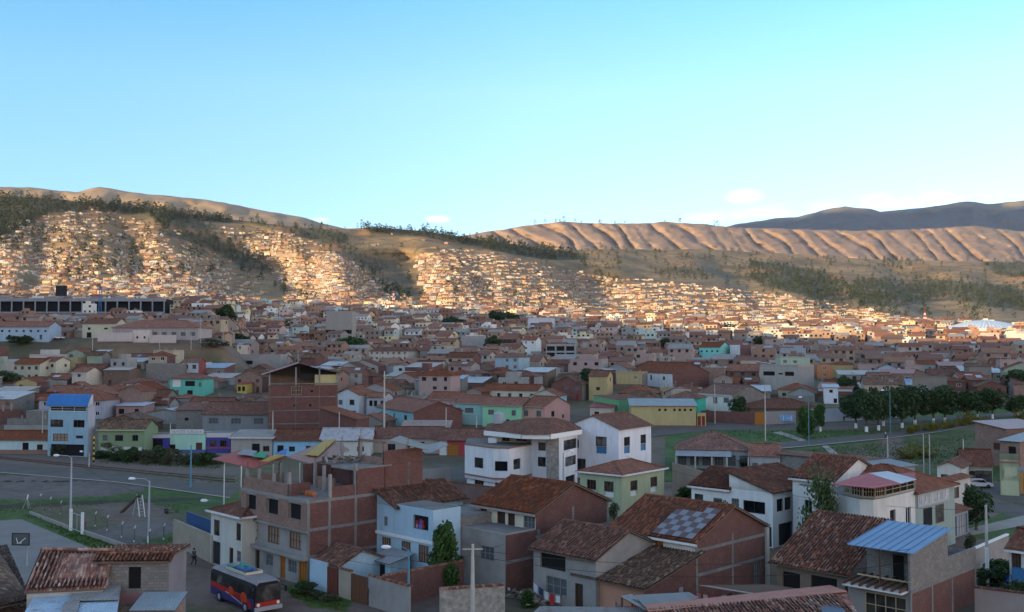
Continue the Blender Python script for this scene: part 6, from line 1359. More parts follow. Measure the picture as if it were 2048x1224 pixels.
def hides(x, y, z0, h, w, dp):
    """whether a house here would stand before the visible front of a landmark"""
    pl, pr = proj((x - w / 2, y, z0))[0], proj((x + w / 2 + 1, y, z0))[0]; ptop = proj((x, y, z0 + h + .22 * dp))[1]
    for l, r_, ye, yb, d in VIS:
        if y < d - 2 and pr > l and pl < r_ and ptop < ye + .62 * (yb - ye): return True
    return False
def in_park(px, py):
    return (px < 545 and py > 862) or (px > 1390 and py > 815) or (545 <= px <= 1390 and py > 872) or (1240 < px <= 1400 and py > 838) or (px > 1480 and py > 812)
for x, y in cand:
    g = zg(x, y); px, py = proj((x, y, g))
    if px < -60 or px > 2110 or in_park(px, py): continue
    d0 = lerp_tab(D0, px)
    if y > d0 - 12: continue
    if px < 490 and 379 < y < 412: continue   # grassy embankment and its street
    if px < 330 and 690 < y < 800: continue   # stadium
    if 1895 < px < 2060 and 960 < y < 1100: continue
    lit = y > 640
    phi = region_phi(px) + R.gauss(0, 4); a, b = axes(phi); w = R.uniform(7.5, 12.5); dp = R.uniform(7.5, 10.5); h = R.choice([2.8, 3.0, 3.0, 5.2, 5.4, 5.6, 5.6, 8.0 if y > 260 else 5.4, 3.0])
    if y < 300: h = R.choice([2.8, 3.0, 3.0, 3.2, 5.2, 5.4])
    P = Vector((x + w / 2, y - dp / 2, 0)); P.z = zg(P.x, P.y) - .2
    if blocked((x, y, P.x, P.y), math.hypot(w, dp) / 2, a, b, w, dp):
        w *= .62; dp *= .7; P = Vector((x + w / 2, y - dp / 2, 0)); P.z = zg(P.x, P.y) - .2
        if blocked((x, y, P.x, P.y), math.hypot(w, dp) / 2, a, b, w, dp): continue
    if hides(x, y - dp / 2, P.z, h, w, dp):
        h = 2.5
        if hides(x, y - dp / 2, P.z, h, w, dp): continue
    OCC.append((x, y, math.hypot(w, dp) / 2, P.copy(), a, b, w, dp, ''))
    rr = random.Random(int(x * 31 + y * 7))
    if R.random() < .018 and y > 260: continue
    if NIND < 222 and y < 420:
        NIND += 1
        cn_, wm = R.choice(WCN); roofk = R.choice(['gable_a', 'gable_a', 'gable_a', 'hip', 'gable_b', 'gable_b', 'shed_a', 'flat']); rmk = R.choice(['red', 'red', 'brown', 'brown', 'red', 'old'])
        smat = R.choice([None, BR, BK, None, CONCM]); rd = {'red': 'red tiled', 'brown': 'brown tiled', 'old': 'dark mossy tiled'}[rmk]; rmat = None
        if roofk == 'shed_a' or R.random() < .06:
            cc, cnm = R.choice([((.42, .44, .48), 'grey sheet'), ((.30, .42, .55), 'blue-grey sheet'), ((.34, .12, .10), 'red sheet'), ((.40, .36, .33), 'rusty sheet'), ((.48, .50, .52), 'silver sheet')]); rmat = sheet(cc, .3); rd = cnm
            if roofk == 'flat': roofk = 'shed_a'
        shape = {'gable_a': 'gabled roof', 'hip': 'hipped roof', 'gable_b': 'front-gabled roof', 'shed_a': 'sloping roof', 'flat': ''}[roofk]
        if roofk == 'flat': desc = "flat-roofed %s house" % cn_
        else: desc = "%s house, %s %s" % (cn_, rd, shape)
        dist, lm = near_lm(x, y); rel = ("behind" if y > lm[2] else "in front of") if abs(y - lm[2]) > abs(x - lm[1]) else ("right of" if x > lm[1] else "left of")
        st = "two-storey" if h > 4.5 else "low"
        lab = "%s %s, %s %s" % (st, desc, rel, lm[0]); k = SEEN.get(lab, 0) + 1; SEEN[lab] = k
        if k > 1: lab = "%s %s, %s one %s %s" % (st, desc, ["", "", "second", "third", "fourth", "fifth"][min(5, k)], rel, lm[0])
        lab = lab.replace(' of the yard', '')[:] if len(lab.split()) <= 16 else ' '.join(lab.replace('gabled roof', 'gable').replace('hipped roof', 'hip roof').replace('front-gabled', 'gabled').replace('two-storey', 'tall').split()[:16])
        root = house(lab, None, phi, P=P, h=h, w=w, dep=dp, wall=wm, side=smat, roof=roofk, rm=rmk, roofmat=rmat if rmat else None, pitch=R.uniform(17, 25) if rmat is None else 9, ov=.4, ops=auto_ops(w, dp, h, rr, True) if y < 330 else [o_ for o_ in auto_ops(w, dp, h, rr, False) if rr.random() < .8],
                     parapet=.6 if roofk == 'flat' else 0, group="ordinary houses of the town")[0]
        zt = P.z + h
        if roofk in ('gable_a', 'shed_a') and rr.random() < .45:
            up = Vector((b.x, b.y, math.tan(rad(21 if rmat is None else 9)))); mb = MB(); m_ = sheet(rr.choice([(.42, .46, .54), (.50, .52, .54), (.25, .36, .50), (.30, .16, .13)]), .15); s0 = rr.uniform(.1, .6) * w; o_ = V3(P, zt + .32) + a * s0 + up * rr.uniform(.2, 1.5); sw, sl_ = rr.uniform(.9, 2.4), rr.uniform(1.2, 2.4); slab(mb, [o_, o_ + a * sw, o_ + a * sw + up * sl_, o_ + up * sl_], .03, m_, m_); mb.build('skylight', root)
        if roofk == 'flat':
            for _ in range(rr.randint(2, 5)):
                mb = MB(); o_ = V3(P, 0) + a * rr.uniform(.3, w - .6) + b * rr.uniform(.3, dp - .6); mb.box(o_, a * .28, b * .28, zt, zt + rr.uniform(.9, 2.2), CONC()); mb.build('post', root)
            if rr.random() < .6: mb = MB(); o_ = V3(P, 0) + a * w * .3 + b * dp * .4; mb.box(o_, a * w * .5, b * dp * .5, zt, zt + 2.3, wm if not isinstance(wm, tuple) else plaster(wm)); mb.build('roof_room', root)
        if rr.random() < .4 and y < 330:
            mb = MB(); o_ = V3(P, zt + .2) + a * rr.uniform(.5, w - 1) + b * rr.uniform(1, 3); hh_ = rr.uniform(1.8, 3.2); mb.tube([o_, o_ + Vector((0, 0, hh_))], .03, flat('galvanised', (.36, .38, .40), .5), 4)
            for k_ in range(4): mb.beam(o_ + Vector((-.5 + .08 * k_, 0, hh_ - .15 * k_)), o_ + Vector((.5 - .08 * k_, 0, hh_ - .15 * k_)), .025, .025, flat('galvanised', (.36, .38, .40), .5))
            mb.build('aerial', root)
        if rr.random() < .35:
            mb = MB(); o_ = V3(P, 0) + b * -rr.uniform(.5, 2.5) - a * .3; mb.box(o_, a * (w + .6), b * .18, P.z - .6, P.z + 2.1, rr.choice([BK, AD, BR, CONCM])); mb.build('yard_wall', root)
        OCC.pop()
    else:
        wc = mixc(R.choice(WC + [(.22, .10, .07), (.26, .25, .24), (.24, .12, .08)]), (.23, .165, .135), .6 if not lit else .0)  # outside the sunlit zone, shade is put in by mixing the walls browner
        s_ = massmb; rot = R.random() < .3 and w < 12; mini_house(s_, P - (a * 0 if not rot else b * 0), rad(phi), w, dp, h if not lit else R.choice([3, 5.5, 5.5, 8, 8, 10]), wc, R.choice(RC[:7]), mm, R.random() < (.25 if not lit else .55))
tag(massmb.build("distant_houses"), "crowded tiled and flat-roofed houses filling the distant town", None, None, "stuff")
print("individual houses", NIND, "cands", len(cand))
# ---------------------------------------------------------------- trees and shrubs
def crown_mesh(name, seed, rx, rz, n, leaf, m, lobes=9, hollow=.55):
    rr = random.Random(seed); mb = MB(); L_ = []
    for i in range(lobes):
        t = rr.uniform(0, 6.28); r_ = rr.uniform(.15, .72); L_.append((Vector((math.cos(t) * r_ * rx, math.sin(t) * r_ * rx, rr.uniform(-.6, .7) * rz)), rr.uniform(.32, .55)))
    for i in range(n):
        c, s = rr.choice(L_); d = Vector((rr.gauss(0, 1), rr.gauss(0, 1), rr.gauss(0, 1))).normalized() * (rr.uniform(hollow, 1.05))
        p = c + Vector((d.x * rx * s, d.y * rx * s, d.z * rz * s * 1.1)); q = Vector((rr.gauss(0, 1), rr.gauss(0, 1), rr.gauss(0, 1))).normalized(); u = q.orthogonal().normalized(); v = q.cross(u); l = leaf * rr.uniform(.6, 1.3)
        mb.face([p - u * l, p + v * l * .6, p + u * l, p - v * l * .6], m, [(0, 0)] * 4)
    mb.uv = [(0, 0)] * len(mb.uv)
    o = mb.build(name); me = o.data; bpy.data.objects.remove(o); return me
LD = leafmat("dark_leaves", (.020, .040, .014), (.040, .075, .022), (.06, .09, .03)); LG = leafmat("green_leaves", (.022, .058, .012), (.042, .095, .018), (.07, .12, .03)); LY = leafmat("flowering_leaves", (.05, .07, .015), (.16, .14, .015), (.40, .30, .02)); LF = leafmat("feathery_leaves", (.05, .08, .03), (.09, .13, .045), (.12, .15, .07)); LB = leafmat("dull_leaves", (.035, .045, .02), (.07, .07, .03), (.09, .08, .04))
BARK = rough("bark", (.07, .05, .035), (.12, .09, .065), 2.0, .03)
CM = {'dark': [crown_mesh('crown', 10 + i, 1, 1, 3600, .095, LD, 13) for i in range(3)], 'green': [crown_mesh('crown', 20 + i, 1, 1, 3600, .10, LG, 11) for i in range(2)], 'yellow': [crown_mesh('crown', 30 + i, 1, 1, 900, .10, LY, 7) for i in range(2)],
      'feather': [crown_mesh('crown', 40, 1, 1, 3600, .062, LF, 14, .1)], 'dull': [crown_mesh('crown', 50 + i, 1, 1, 900, .10, LB, 7) for i in range(2)]}
def hgt(px, py, yt):
    p = ground_hit(px, py); h = 1.0
    while proj(p + Vector((0, 0, h)))[1] > yt and h < 30: h += .1
    return h
def tree(label, px, py, h, r, kind='dark', trunk=.3, group=None, cat='tree', white=False, z=None, name=None, flat_=1.0):
    p = atz(px, py, z) if z is not None else ground_hit(px, py)
    shrub = trunk < .12; root = thing(name or ('shrub' if shrub else 'tree'), label, cat, tuple(p), group); me = R.choice(CM[kind])
    ch = h * (1 - trunk); cr = bpy.data.objects.new('crown', me); sc.collection.objects.link(cr); cr.parent = root
    cr.location = (0, 0, h * trunk + ch * .5); cr.scale = (r * 1.15, r * 1.15, ch * .62 * flat_); cr.rotation_euler = (0, 0, R.uniform(0, 6.28))
    mb = MB(); rt_ = .03 * h + .05; top = Vector(p) + Vector((.1, 0, h * trunk + ch * .45)); mb.tube([Vector(p) - Vector((0, 0, .4)), Vector(p) + Vector((0, 0, h * trunk * .6)), top], [rt_, rt_ * .75, rt_ * .35], BARK, 7)
    for k in range(5):
        t = k * 1.26 + R.random(); s = Vector(p) + Vector((0, 0, h * trunk * R.uniform(.7, 1.1))); mb.tube([s, s + Vector((math.cos(t) * r * .55, math.sin(t) * r * .55, ch * .35))], [rt_ * .45, rt_ * .15], BARK, 5)
    mb.build('trunk', root)
    if white:
        mb = MB(); mb.tube([Vector(p) - Vector((0, 0, .2)), Vector(p) + Vector((0, 0, 1.3))], [rt_ * 1.15 + .02, rt_ * 1.05 + .02], WHITEP(), 8); mb.build('whitewash', root)
    return root
tree("bushy green tree at the light-blue house's corner", 889, 1188, 5.4, 1.5, 'green', .2, z=0)
tree("feathery pale tree against the white corner building", 1645, 1128, 8.6, 2.2, 'feather', .15, z=0)
tree("bright green tree over the split-roof house's front wall", 1440, 1090, 4.4, 1.5, 'green', .5, z=0)
tree("small bush at the foot of the hipped green house", 1372, 1005, 1.8, 1.6, 'green', .08, cat='shrub')
tree("little dry tree beside the brick-sided house", 1228, 1046, 2.6, .9, 'dull', .3)
tree("round dark tree by the avenue's street wall", 1476, 838, 5.8, 2.7, 'dark', .12)
tree("leaning green tree at the near end of the avenue grass", 1612, 876, 6.0, 2.3, 'green', .2)
tree("slim green tree with whitewashed foot in the avenue grass", 1641, 863, 5.6, 1.5, 'green', .3, white=True)
for i, (px, py, h, r) in enumerate([(1712, 857, 788, 4.0), (1733, 864, 786, 4.4), (1757, 861, 784, 3.8), (1767, 852, 786, 3.6), (1804, 856, 780, 4.4), (1830, 850, 777, 4.2), (1867, 847, 782, 4.2), (1890, 845, 777, 4.6), (1935, 842, 786, 4.0), (1955, 838, 785, 3.6), (1985, 838, 778, 4.6), (2035, 834, 792, 3.6)]):
    o_ = ["first", "second", "third", "fourth", "fifth", "sixth", "seventh", "eighth", "ninth", "tenth", "eleventh", "last"][i]
    h = hgt(px, py, h); tree("%s round dark tree of the avenue row with whitewashed foot" % o_, px, py, h, r * .85, 'dark', .33, "dark trees along the avenue", white=True)
for i, (px, py, h, r) in enumerate([(1819, 868, 1.8, 1.5), (1832, 864, 1.8, 1.4), (1856, 862, 1.7, 1.8), (1872, 860, 2.0, 1.6), (1890, 858, 1.7, 1.5), (1905, 856, 1.8, 1.5), (1925, 852, 2.4, 1.6), (1940, 850, 3.0, 1.9), (1952, 848, 2.2, 1.5), (1967, 850, 1.8, 1.5), (2040, 838, 2.2, 2.0), (1815, 918, 1.8, 2.2), (1838, 912, 2.0, 2.4), (1858, 915, 1.5, 2.0), (1975, 905, 1.6, 1.8)]):
    tree("%s yellow-flowering broom bush" % (["small", "round", "low wide", "dense", "short", "rounded", "upright", "tallest", "ragged", "thin", "far", "bank-side", "large bank-side", "sprawling bank-side", "lone"][i]) + (" beside the lower avenue" if i < 11 else " on the grassy bank"), px, py, h, r, 'yellow', .05, "broom bushes of the park", 'shrub')
for i, (px, py) in enumerate([(205, 918), (222, 914), (240, 922), (262, 924), (280, 920), (300, 928), (316, 922), (335, 930), (352, 924), (372, 930), (392, 926), (412, 932), (430, 928), (120, 912)]):
    tree("scrubby bush, %s along the railway before the shops" % ["first", "second", "third", "fourth", "fifth", "sixth", "seventh", "eighth", "ninth", "tenth", "eleventh", "twelfth", "last", "lone one left"][i], px, py, R.uniform(1.4, 2.8), R.uniform(1.4, 2.4), R.choice(['dull', 'dull', 'dark']), .06, "scrub along the railway", 'shrub')
for lab, px, py, h, r, k in [("dark tree at the blue-shuttered shop", 1953, 1062, 5.2, 1.9, 'dark'), ("hedge bush before the blue balcony house", 2000, 1160, 1.8, 1.6, 'dark'), ("second hedge bush before the blue balcony house", 1985, 1170, 1.5, 1.3, 'dark'), ("dark shrub behind the mauve wall at the bottom edge", 2030, 1228, 2.6, 1.2, 'dark'),
                             ("weedy bush beside the parked bus", 612, 1190, 1.0, 1.2, 'dark'), ("low weeds in front of the light-blue yard wall", 650, 1200, .6, 1.3, 'dull'), ("small garden shrub below the white split-roof house", 1590, 1150, 1.0, .8, 'green'), ("clipped green bush by the shuttered shop's kerb", 1941, 1098, 1.6, .8, 'dull'),
                             ("creeper bush in the yard behind the washing", 1055, 1215, 1.2, .7, 'green'), ("shadowed bush behind the bushy green tree", 915, 1160, 3.0, 1.6, 'dark'),
                             ("big bright green tree in the middle of the town", 700, 712, 9, 8.5, 'green'), ("dark tree cluster beside the light-blue gable", 1178, 792, 8, 4.4, 'dark'), ("dark tree by the grey windowless block", 985, 705, 9, 5, 'dark'), ("olive tree in front of the white tower house", 1012, 706, 7, 4.5, 'dull'), ("dull olive tree near the concrete frame", 1235, 695, 8, 7, 'dull'),
                             ("yellowish tree behind the long pink wall", 1262, 694, 7, 5, 'yellow'), ("dark tree above the embankment's right end", 452, 655, 12, 7, 'dark'), ("round tree beside the grey-beige block", 1592, 778, 6, 2.6, 'dark'), ("tree behind the white cube house", 1692, 790, 6, 3, 'dark'), ("dark tree left of the office at the sunlight's edge", 995, 655, 14, 9, 'dark'),
                             ("second dark tree left of the blue-striped office", 1018, 652, 12, 8, 'dark'), ("dark tree behind the green-roofed hall", 905, 662, 11, 9, 'dark'), ("tree at the edge of the light on the left", 590, 664, 9, 8, 'dull'), ("leafy tree by the avenue's far end", 2038, 795, 8, 5, 'dark'), ("roadside tree behind the blue shop row", 18, 780, 6, 5, 'dark'), ("scraggy bushes by the blue tower house's foot", 110, 902, 4, 3, 'dull'), ("tree in the sunlit district", 1580, 668, 12, 9, 'dull'), ("second tree in the sunlit district", 1465, 672, 11, 10, 'dull'), ("thin tree by the pale blue school", 95, 668, 5, 3, 'dark'),
                             ("shrub on the grassy embankment top", 40, 688, 3, 4, 'dark'), ("dark shrub at the embankment's right end", 470, 690, 5, 6, 'dark'), ("low bushes beside the boundary wall's right end", 430, 695, 3, 5, 'dull'), ("dark tree below the terrace house's brown wall", 1500, 938, 2.6, 3, 'dull'), ("dark tree between the far roofs", 1330, 700, 7, 5, 'dark'), ("olive tree by the turquoise school", 1520, 702, 8, 5, 'dark')]:
    tree(lab, px, py, h, r, k, .1 if h < 3 else .22, cat='shrub' if h < 3 else 'tree', z=0 if py > 1050 else None)
# ---------------------------------------------------------------- poles, lamps and wires
def pole(label, px, py, ytop, kind='concrete', lamp=None, r=.13, arms=0, z=None, white=0, group=None):
    p = atz(px, py, z) if z is not None else ground_hit(px, py); lo, hi = 1.0, 30.0
    for _ in range(30):
        m = (lo + hi) / 2
        if proj(p + Vector((0, 0, m)))[1] > ytop: lo = m
        else: hi = m
    h = lo; mt = POLE() if kind == 'concrete' else flat('blue_green_paint', (.10, .26, .34), .5) if kind == 'blue' else WOOD() if kind == 'wood' else flat('galvanised', (.36, .38, .40), .5)
    root = thing('street_lamp' if lamp else 'utility_pole', label, 'street lamp' if lamp else 'pole', tuple(p), group); mb = MB(); mb.tube([p - Vector((0, 0, .4)), p + Vector((0, 0, h * .5)), p + Vector((0, 0, h))], [r * 1.15, r, r * .7], mt, 8); mb.build('pole', root)
    if lamp:
        s = lamp; t = p + Vector((0, 0, h)); mb = MB(); mb.tube([t - Vector((0, 0, .1)), t + Vector((s * .5, -.1, .28)), t + Vector((s * 1.5, -.3, .35))], .035, mt, 6); mb.build('arm', root)
        e_ = t + Vector((s * 1.9, -.4, .33)); mb = MB(); mb.tube([e_ - Vector((s * .45, 0, 0)), e_ - Vector((s * .2, 0, 0)), e_ + Vector((s * .2, 0, 0)), e_ + Vector((s * .36, 0, -.02))], [.06, .17, .16, .05], flat('lamp_cover', (.78, .80, .84), .4), 8); mb.build('lamp_head', root, True)
    for k in range(arms):
        mb = MB(); zt = p + Vector((0, 0, h - .4 - .9 * k)); mb.beam(zt - Vector((.8, 0, 0)), zt + Vector((.8, 0, 0)), .09, .1, mt)
        for s in (-.7, 0, .7): mb.tube([zt + Vector((s, 0, .05)), zt + Vector((s, 0, .22))], .045, flat('insulator', (.2, .12, .1), .4), 6)
        mb.build('cross_arm', root)
    if white: mb = MB(); mb.tube([p - Vector((0, 0, .3)), p + Vector((0, 0, white))], r * 1.25, WHITEP(), 8); mb.build('whitewash', root)
    return p + Vector((0, 0, h))
T = {}
T[0] = pole("tall blue-grey lamp post by the park's left wall gate", 141, 1028, 915, 'steel', -1)
pole("lamp post across the road from the blue tower house", 178, 935, 906, 'steel', -.7)
pole("white lamp post in the middle of the park path", 297, 1086, 962, 'steel', -1, white=.8)
T[1] = pole("thin blue lamp post before the road's verge", 381, 976, 890, 'blue', None)
T[2] = pole("blue lamp post at the pale green house's front", 444, 1112, 1006, 'blue', -1, z=0)
T[3] = pole("light-blue lamp post beside the dark brown gate", 817, 1228, 1100, 'blue', -1, z=0, r=.1)
T[4] = pole("big concrete utility pole at the bottom edge", 945, 1262, 1088, 'concrete', None, z=0, r=.16, arms=1)
T[5] = pole("tallest concrete pole behind the brick building", 768, 900, 742, 'concrete', None, r=.2)
T[6] = pole("slim concrete pole before the patched-roof shed", 892, 895, 815, 'concrete'); T[7] = pole("concrete pole left of the white round-terraced house", 953, 892, 832, 'concrete')
T[8] = pole("concrete pole at the sky-blue cottage's left corner", 545, 905, 822, 'concrete'); pole("pole in front of the brick annex", 678, 905, 824, 'concrete')
pole("dark wooden pole in the lane before the patched-roof shed", 820, 885, 848, 'wood', arms=2, r=.1)
T[9] = pole("tall avenue pole beside the orange gate", 1531, 882, 768, 'concrete'); T[10] = pole("pole before the white house with the dark gable", 1430, 848, 768, 'concrete', r=.11)
pole("concrete pole behind the white corner building's roofs", 1776, 945, 872, 'concrete'); pole("left one of the twin poles on the bank", 1848, 950, 868, 'concrete', r=.1); pole("right one of the twin poles on the bank", 1860, 954, 868, 'concrete', r=.1)
pole("concrete pole by the cream gabled cottage", 1928, 962, 878, 'concrete'); T[11] = pole("concrete pole with whitewashed foot right of the blue-roofed house", 1975, 1172, 1010, 'concrete', white=3.6, z=0, r=.15)
pole("leaning white pole before the stone-clad column", 1127, 985, 906, 'concrete', .7)
pole("thin green lamp post between the avenue trees' near end", 1618, 893, 797, 'blue', -1, r=.08); pole("thin green lamp post in the avenue row", 1781, 868, 783, 'blue', -1, r=.08); pole("far thin green lamp post of the avenue", 1918, 838, 785, 'blue', -1, r=.08)
for i, (px, py, yt, k, l) in enumerate([(401, 692, 634, 'steel', None), (382, 700, 664, 'concrete', None), (446, 690, 655, 'concrete', None), (319, 705, 678, 'concrete', None), (185, 700, 668, 'concrete', None), (84, 905, 820, 'concrete', None), (340, 900, 846, 'concrete', None), (596, 742, 700, 'concrete', None)]):
    pole(["tall white mast at the embankment road", "short pole by the embankment road bend", "pole right of the embankment road bend", "pole on the grassy embankment slope", "pole on the embankment left of the gatehouse", "pole before the low cyan house", "pole at the mint shop's right corner", "pole behind the concrete-ledged block"][i], px, py, yt, k, l, r=.12)
p = ground_hit(187, 925); root = thing("marker_post", "black and yellow striped post beside the blue tower house", "post", tuple(p))
for i in range(10):
    mb = MB(); mb.tube([p + Vector((0, 0, i * .5)), p + Vector((0, 0, i * .5 + .5))], .17, flat('yellow_paint_2', (.55, .38, .02), .6) if i % 2 else flat('black_paint', (.02, .02, .02), .6), 8); mb.build('stripe', root)
def wire(label, a, b, sag=.8, r=.018, group="overhead wires"):
    mb = MB(); pts = [a.lerp(b, i / 12) - Vector((0, 0, sag * 4 * (i / 12) * (1 - i / 12))) for i in range(13)]; mb.tube(pts, r, flat('black_cable', (.02, .02, .022), .6), 4, False)
    tag(mb.build('cable'), label, "cable", group)
wire("upper black cable from the blue lamp post to the light-blue one", T[2] - Vector((0, 0, 1.2)), T[3] - Vector((0, 0, .6))); wire("lower black cable from the blue lamp post to the light-blue one", T[2] - Vector((0, 0, 1.8)), T[3] - Vector((0, 0, 1.6)))
wire("black cable from the light-blue lamp post to the big concrete pole", T[3] - Vector((0, 0, .8)), T[4] - Vector((0, 0, .8)), .4); wire("black cable from the big concrete pole to the tiled terrace house", T[4] - Vector((0, 0, .5)), Vector((P3.x + 2, P3.y + 2, 5)), .3)
wire("long black cable between the tall lane poles", T[5], T[6], .8, .03); wire("black cable from the lane pole to the round-terraced house pole", T[6], T[7], .5, .03); wire("black cable along the cottage roofs", T[8], T[5], 1.0, .03); wire("black cable over the avenue wall", T[10], T[9], .8, .03)
wire("black cable from the big concrete pole toward the blue-roofed house", T[4] - Vector((0, 0, .4)), Vector((P8.x, P8.y, 6.4)), 1.2, .02); wire("second black cable from the big concrete pole toward the blue-roofed house", T[4] - Vector((0, 0, .9)), Vector((P8.x, P8.y, 5.4)), 1.4, .02)
wire("black cable from the white-footed pole to the blue-roofed house", T[11] - Vector((0, 0, .3)), Vector((P8.x + b8.x * 7, P8.y + b8.y * 7, 7.2)), .6, .02); wire("long cable from the white-footed pole to the hipped green house", T[11] - Vector((0, 0, .5)), Vector((15, 133, 8)), 1.6, .02)
wire("cable from the park's lamp post to the pale green house", T[0] - Vector((0, 0, .3)), T[2] - Vector((0, 0, .3)), 1.5, .02); wire("cable from the tallest pole to the unfinished tower", T[5] - Vector((0, 0, .5)), Vector((-38, 228, 17)), 1.0, .03); wire("cable from the cottage pole toward the mint shop", T[8] - Vector((0, 0, .3)), Vector((-62, 205, 10.5)), 1.2, .03)
# ---------------------------------------------------------------- the bus
def bus():
    p = atz(508, 1234, 0); a, b = axes(49); root = thing("bus", "red, blue and black striped bus with luggage on its grey roof", "bus", tuple(p))
    L_, Wd = 8.6, 2.5; red = flat('bus_red', (.36, .022, .018), .35); blu = flat('bus_blue', (.035, .03, .13), .35); org = flat('bus_orange', (.50, .055, .02), .35); blk = flat('bus_black', (.018, .018, .022), .25); gry = flat('bus_grey', (.30, .29, .30), .4); roofm = rough('bus_roof', (.16, .15, .16), (.23, .22, .23), .8, .004, .5)
    Q = lambda s, t, z: V3(p + a * s + b * t, z)
    # body shell by rings along the length (s), rounded shoulders
    sec = [(0, .45), (0, 1.35), (.03, 2.2), (.10, 2.62), (.32, 2.84), (Wd - .32, 2.84), (Wd - .10, 2.62), (Wd - .03, 2.2), (Wd, 1.35), (Wd, .45)]
    ss = [0, .12, .5, 1.2, 2.4, 3.6, 4.8, 6.0, 7.2, 8.1, 8.5, L_]; mb = MB()
    def ring(s):
        k = .10 if s == 0 else .03 if s == .12 else 0 if s < 8.3 else .04 if s < 8.55 else .12
        return [Q(s, t + (k if t < Wd / 2 else -k), z - (k * 1.5 if z > 2.5 else 0)) for t, z in sec]
    rs = [ring(s) for s in ss]
    for i, (r0, r1) in enumerate(zip(rs, rs[1:])):
        for j in range(len(sec) - 1):
            m = blu if j in (0, 8) and i > 0 else blk if j in (0, 8) else blk if j in (1, 2, 6, 7) else roofm
            mb.face([r0[j], r1[j], r1[j + 1], r0[j + 1]], m)
    mb.face(rs[0][::-1], blk); mb.face(rs[-1], red); mb.face([Q(.2, .1, .45), Q(L_ - .2, .1, .45), Q(L_ - .2, Wd - .1, .45), Q(.2, Wd - .1, .45)], blk)
    mb.build('body', root)
    mb = MB()  # livery: red band, orange sweeps
    for s0, s1, z0, z1_, z2, z3, m in [(2.4, 8.3, .95, 1.42, 1.15, 1.62, red), (.5, 3.0, .55, 1.05, .9, 1.35, red), (3.3, 4.6, 1.0, 1.1, 1.0, 1.7, org)]:
        mb.face([Q(s0, -.012, z0), Q(s1, -.012, z2), Q(s1, -.012, z3), Q(s0, -.012, z1_)], m)
    for cs, cz, rr_ in ((4.3, 1.35, .42), (1.9, 1.2, .48)): mb.face([Q(cs + rr_ * 1.3 * math.cos(t), -.02, cz + rr_ * math.sin(t)) for t in [k * math.pi / 9 for k in range(18)]], org)
    mb.face([Q(1.0, -.016, .5), Q(1.3, -.016, .5), Q(5.4, -.016, 1.1), Q(5.2, -.016, 1.2)], flat('bus_stripe', (.4, .38, .4), .4)); mb.build('livery', root)
    for i in range(7):
        s = .9 + i * 1.06; mb = MB(); mb.face([Q(s, -.016, 1.62), Q(s + .96, -.016, 1.62), Q(s + .96, .035, 2.3), Q(s, .035, 2.3)], glass()); mb.build('window', root)
    mb = MB(); mb.face([Q(-.012, .16, 1.15), Q(-.012, Wd - .16, 1.15), Q(-.03, Wd - .22, 2.45), Q(-.03, .22, 2.45)], glass()); mb.build('windshield', root)
    mb = MB(); mb.box(p - a * .14 + b * .0, a * .14, b * Wd, .38, .72, gry, None, True); mb.build('bumper', root)
    mb = MB(); mb.face([Q(-.014, .1, .75), Q(-.014, Wd - .1, .75), Q(-.014, Wd - .1, 1.1), Q(-.014, .1, 1.1)], red); mb.build('grille', root)
    for t in (.35, Wd - .35): mb = MB(); mb.tube([Q(-.02, t, .9), Q(-.07, t, .9)], .14, flat('headlight_glass', (.7, .7, .66), .2), 10); mb.build('headlight', root)
    for t, s in ((-.25, -.25), (Wd + .25, -.25)): mb = MB(); mb.beam(Q(.1, t * .3 if t < 0 else Wd, 2.3), Q(s, t, 2.2), .04, .04, blk); mb.beam(Q(s, t, 1.75), Q(s, t, 2.2), .2, .1, blk); mb.build('mirror', root)
    for s in (1.6, 6.6):
        for t in (-.02, Wd - .24):
            mb = MB(); mb.tube([Q(s, t, .48), Q(s, t + .26, .48)], .48, blk, 16); w_ = mb.build('wheel', root); mb = MB(); mb.tube([Q(s, t - .02, .48), Q(s, t + .02, .48)], .26, gry, 12); mb.build('rim', w_)
    mb = MB(); ck = flat('cream_rack', (.50, .44, .33), .6)
    for s0, t0, s1, t1 in [(2.6, .45, 6.2, .45), (2.6, 2.05, 6.2, 2.05), (2.6, .45, 2.6, 2.05), (6.2, .45, 6.2, 2.05)]: mb.beam(Q(s0, t0, 2.98), Q(s1, t1, 2.98), .1, .22, ck)
    mb.build('roof_rack', root)
    mb = MB(); m = flat('blue_cover', (.05, .12, .28), .7)
    for i in range(16):
        s, t = R.uniform(3.0, 5.4), R.uniform(.8, 1.8); mb.beam(Q(s, t, 2.95 + R.uniform(0, .25)), Q(s + R.uniform(.3, .8), t + R.uniform(-.3, .3), 3.05 + R.uniform(0, .2)), .4, .2, m if i % 3 else flat('teal_cover', (.06, .22, .2), .7))
    tag(mb.build('luggage'), "blue and teal wrapped luggage lying in the bus's roof rack", "luggage")
bus()
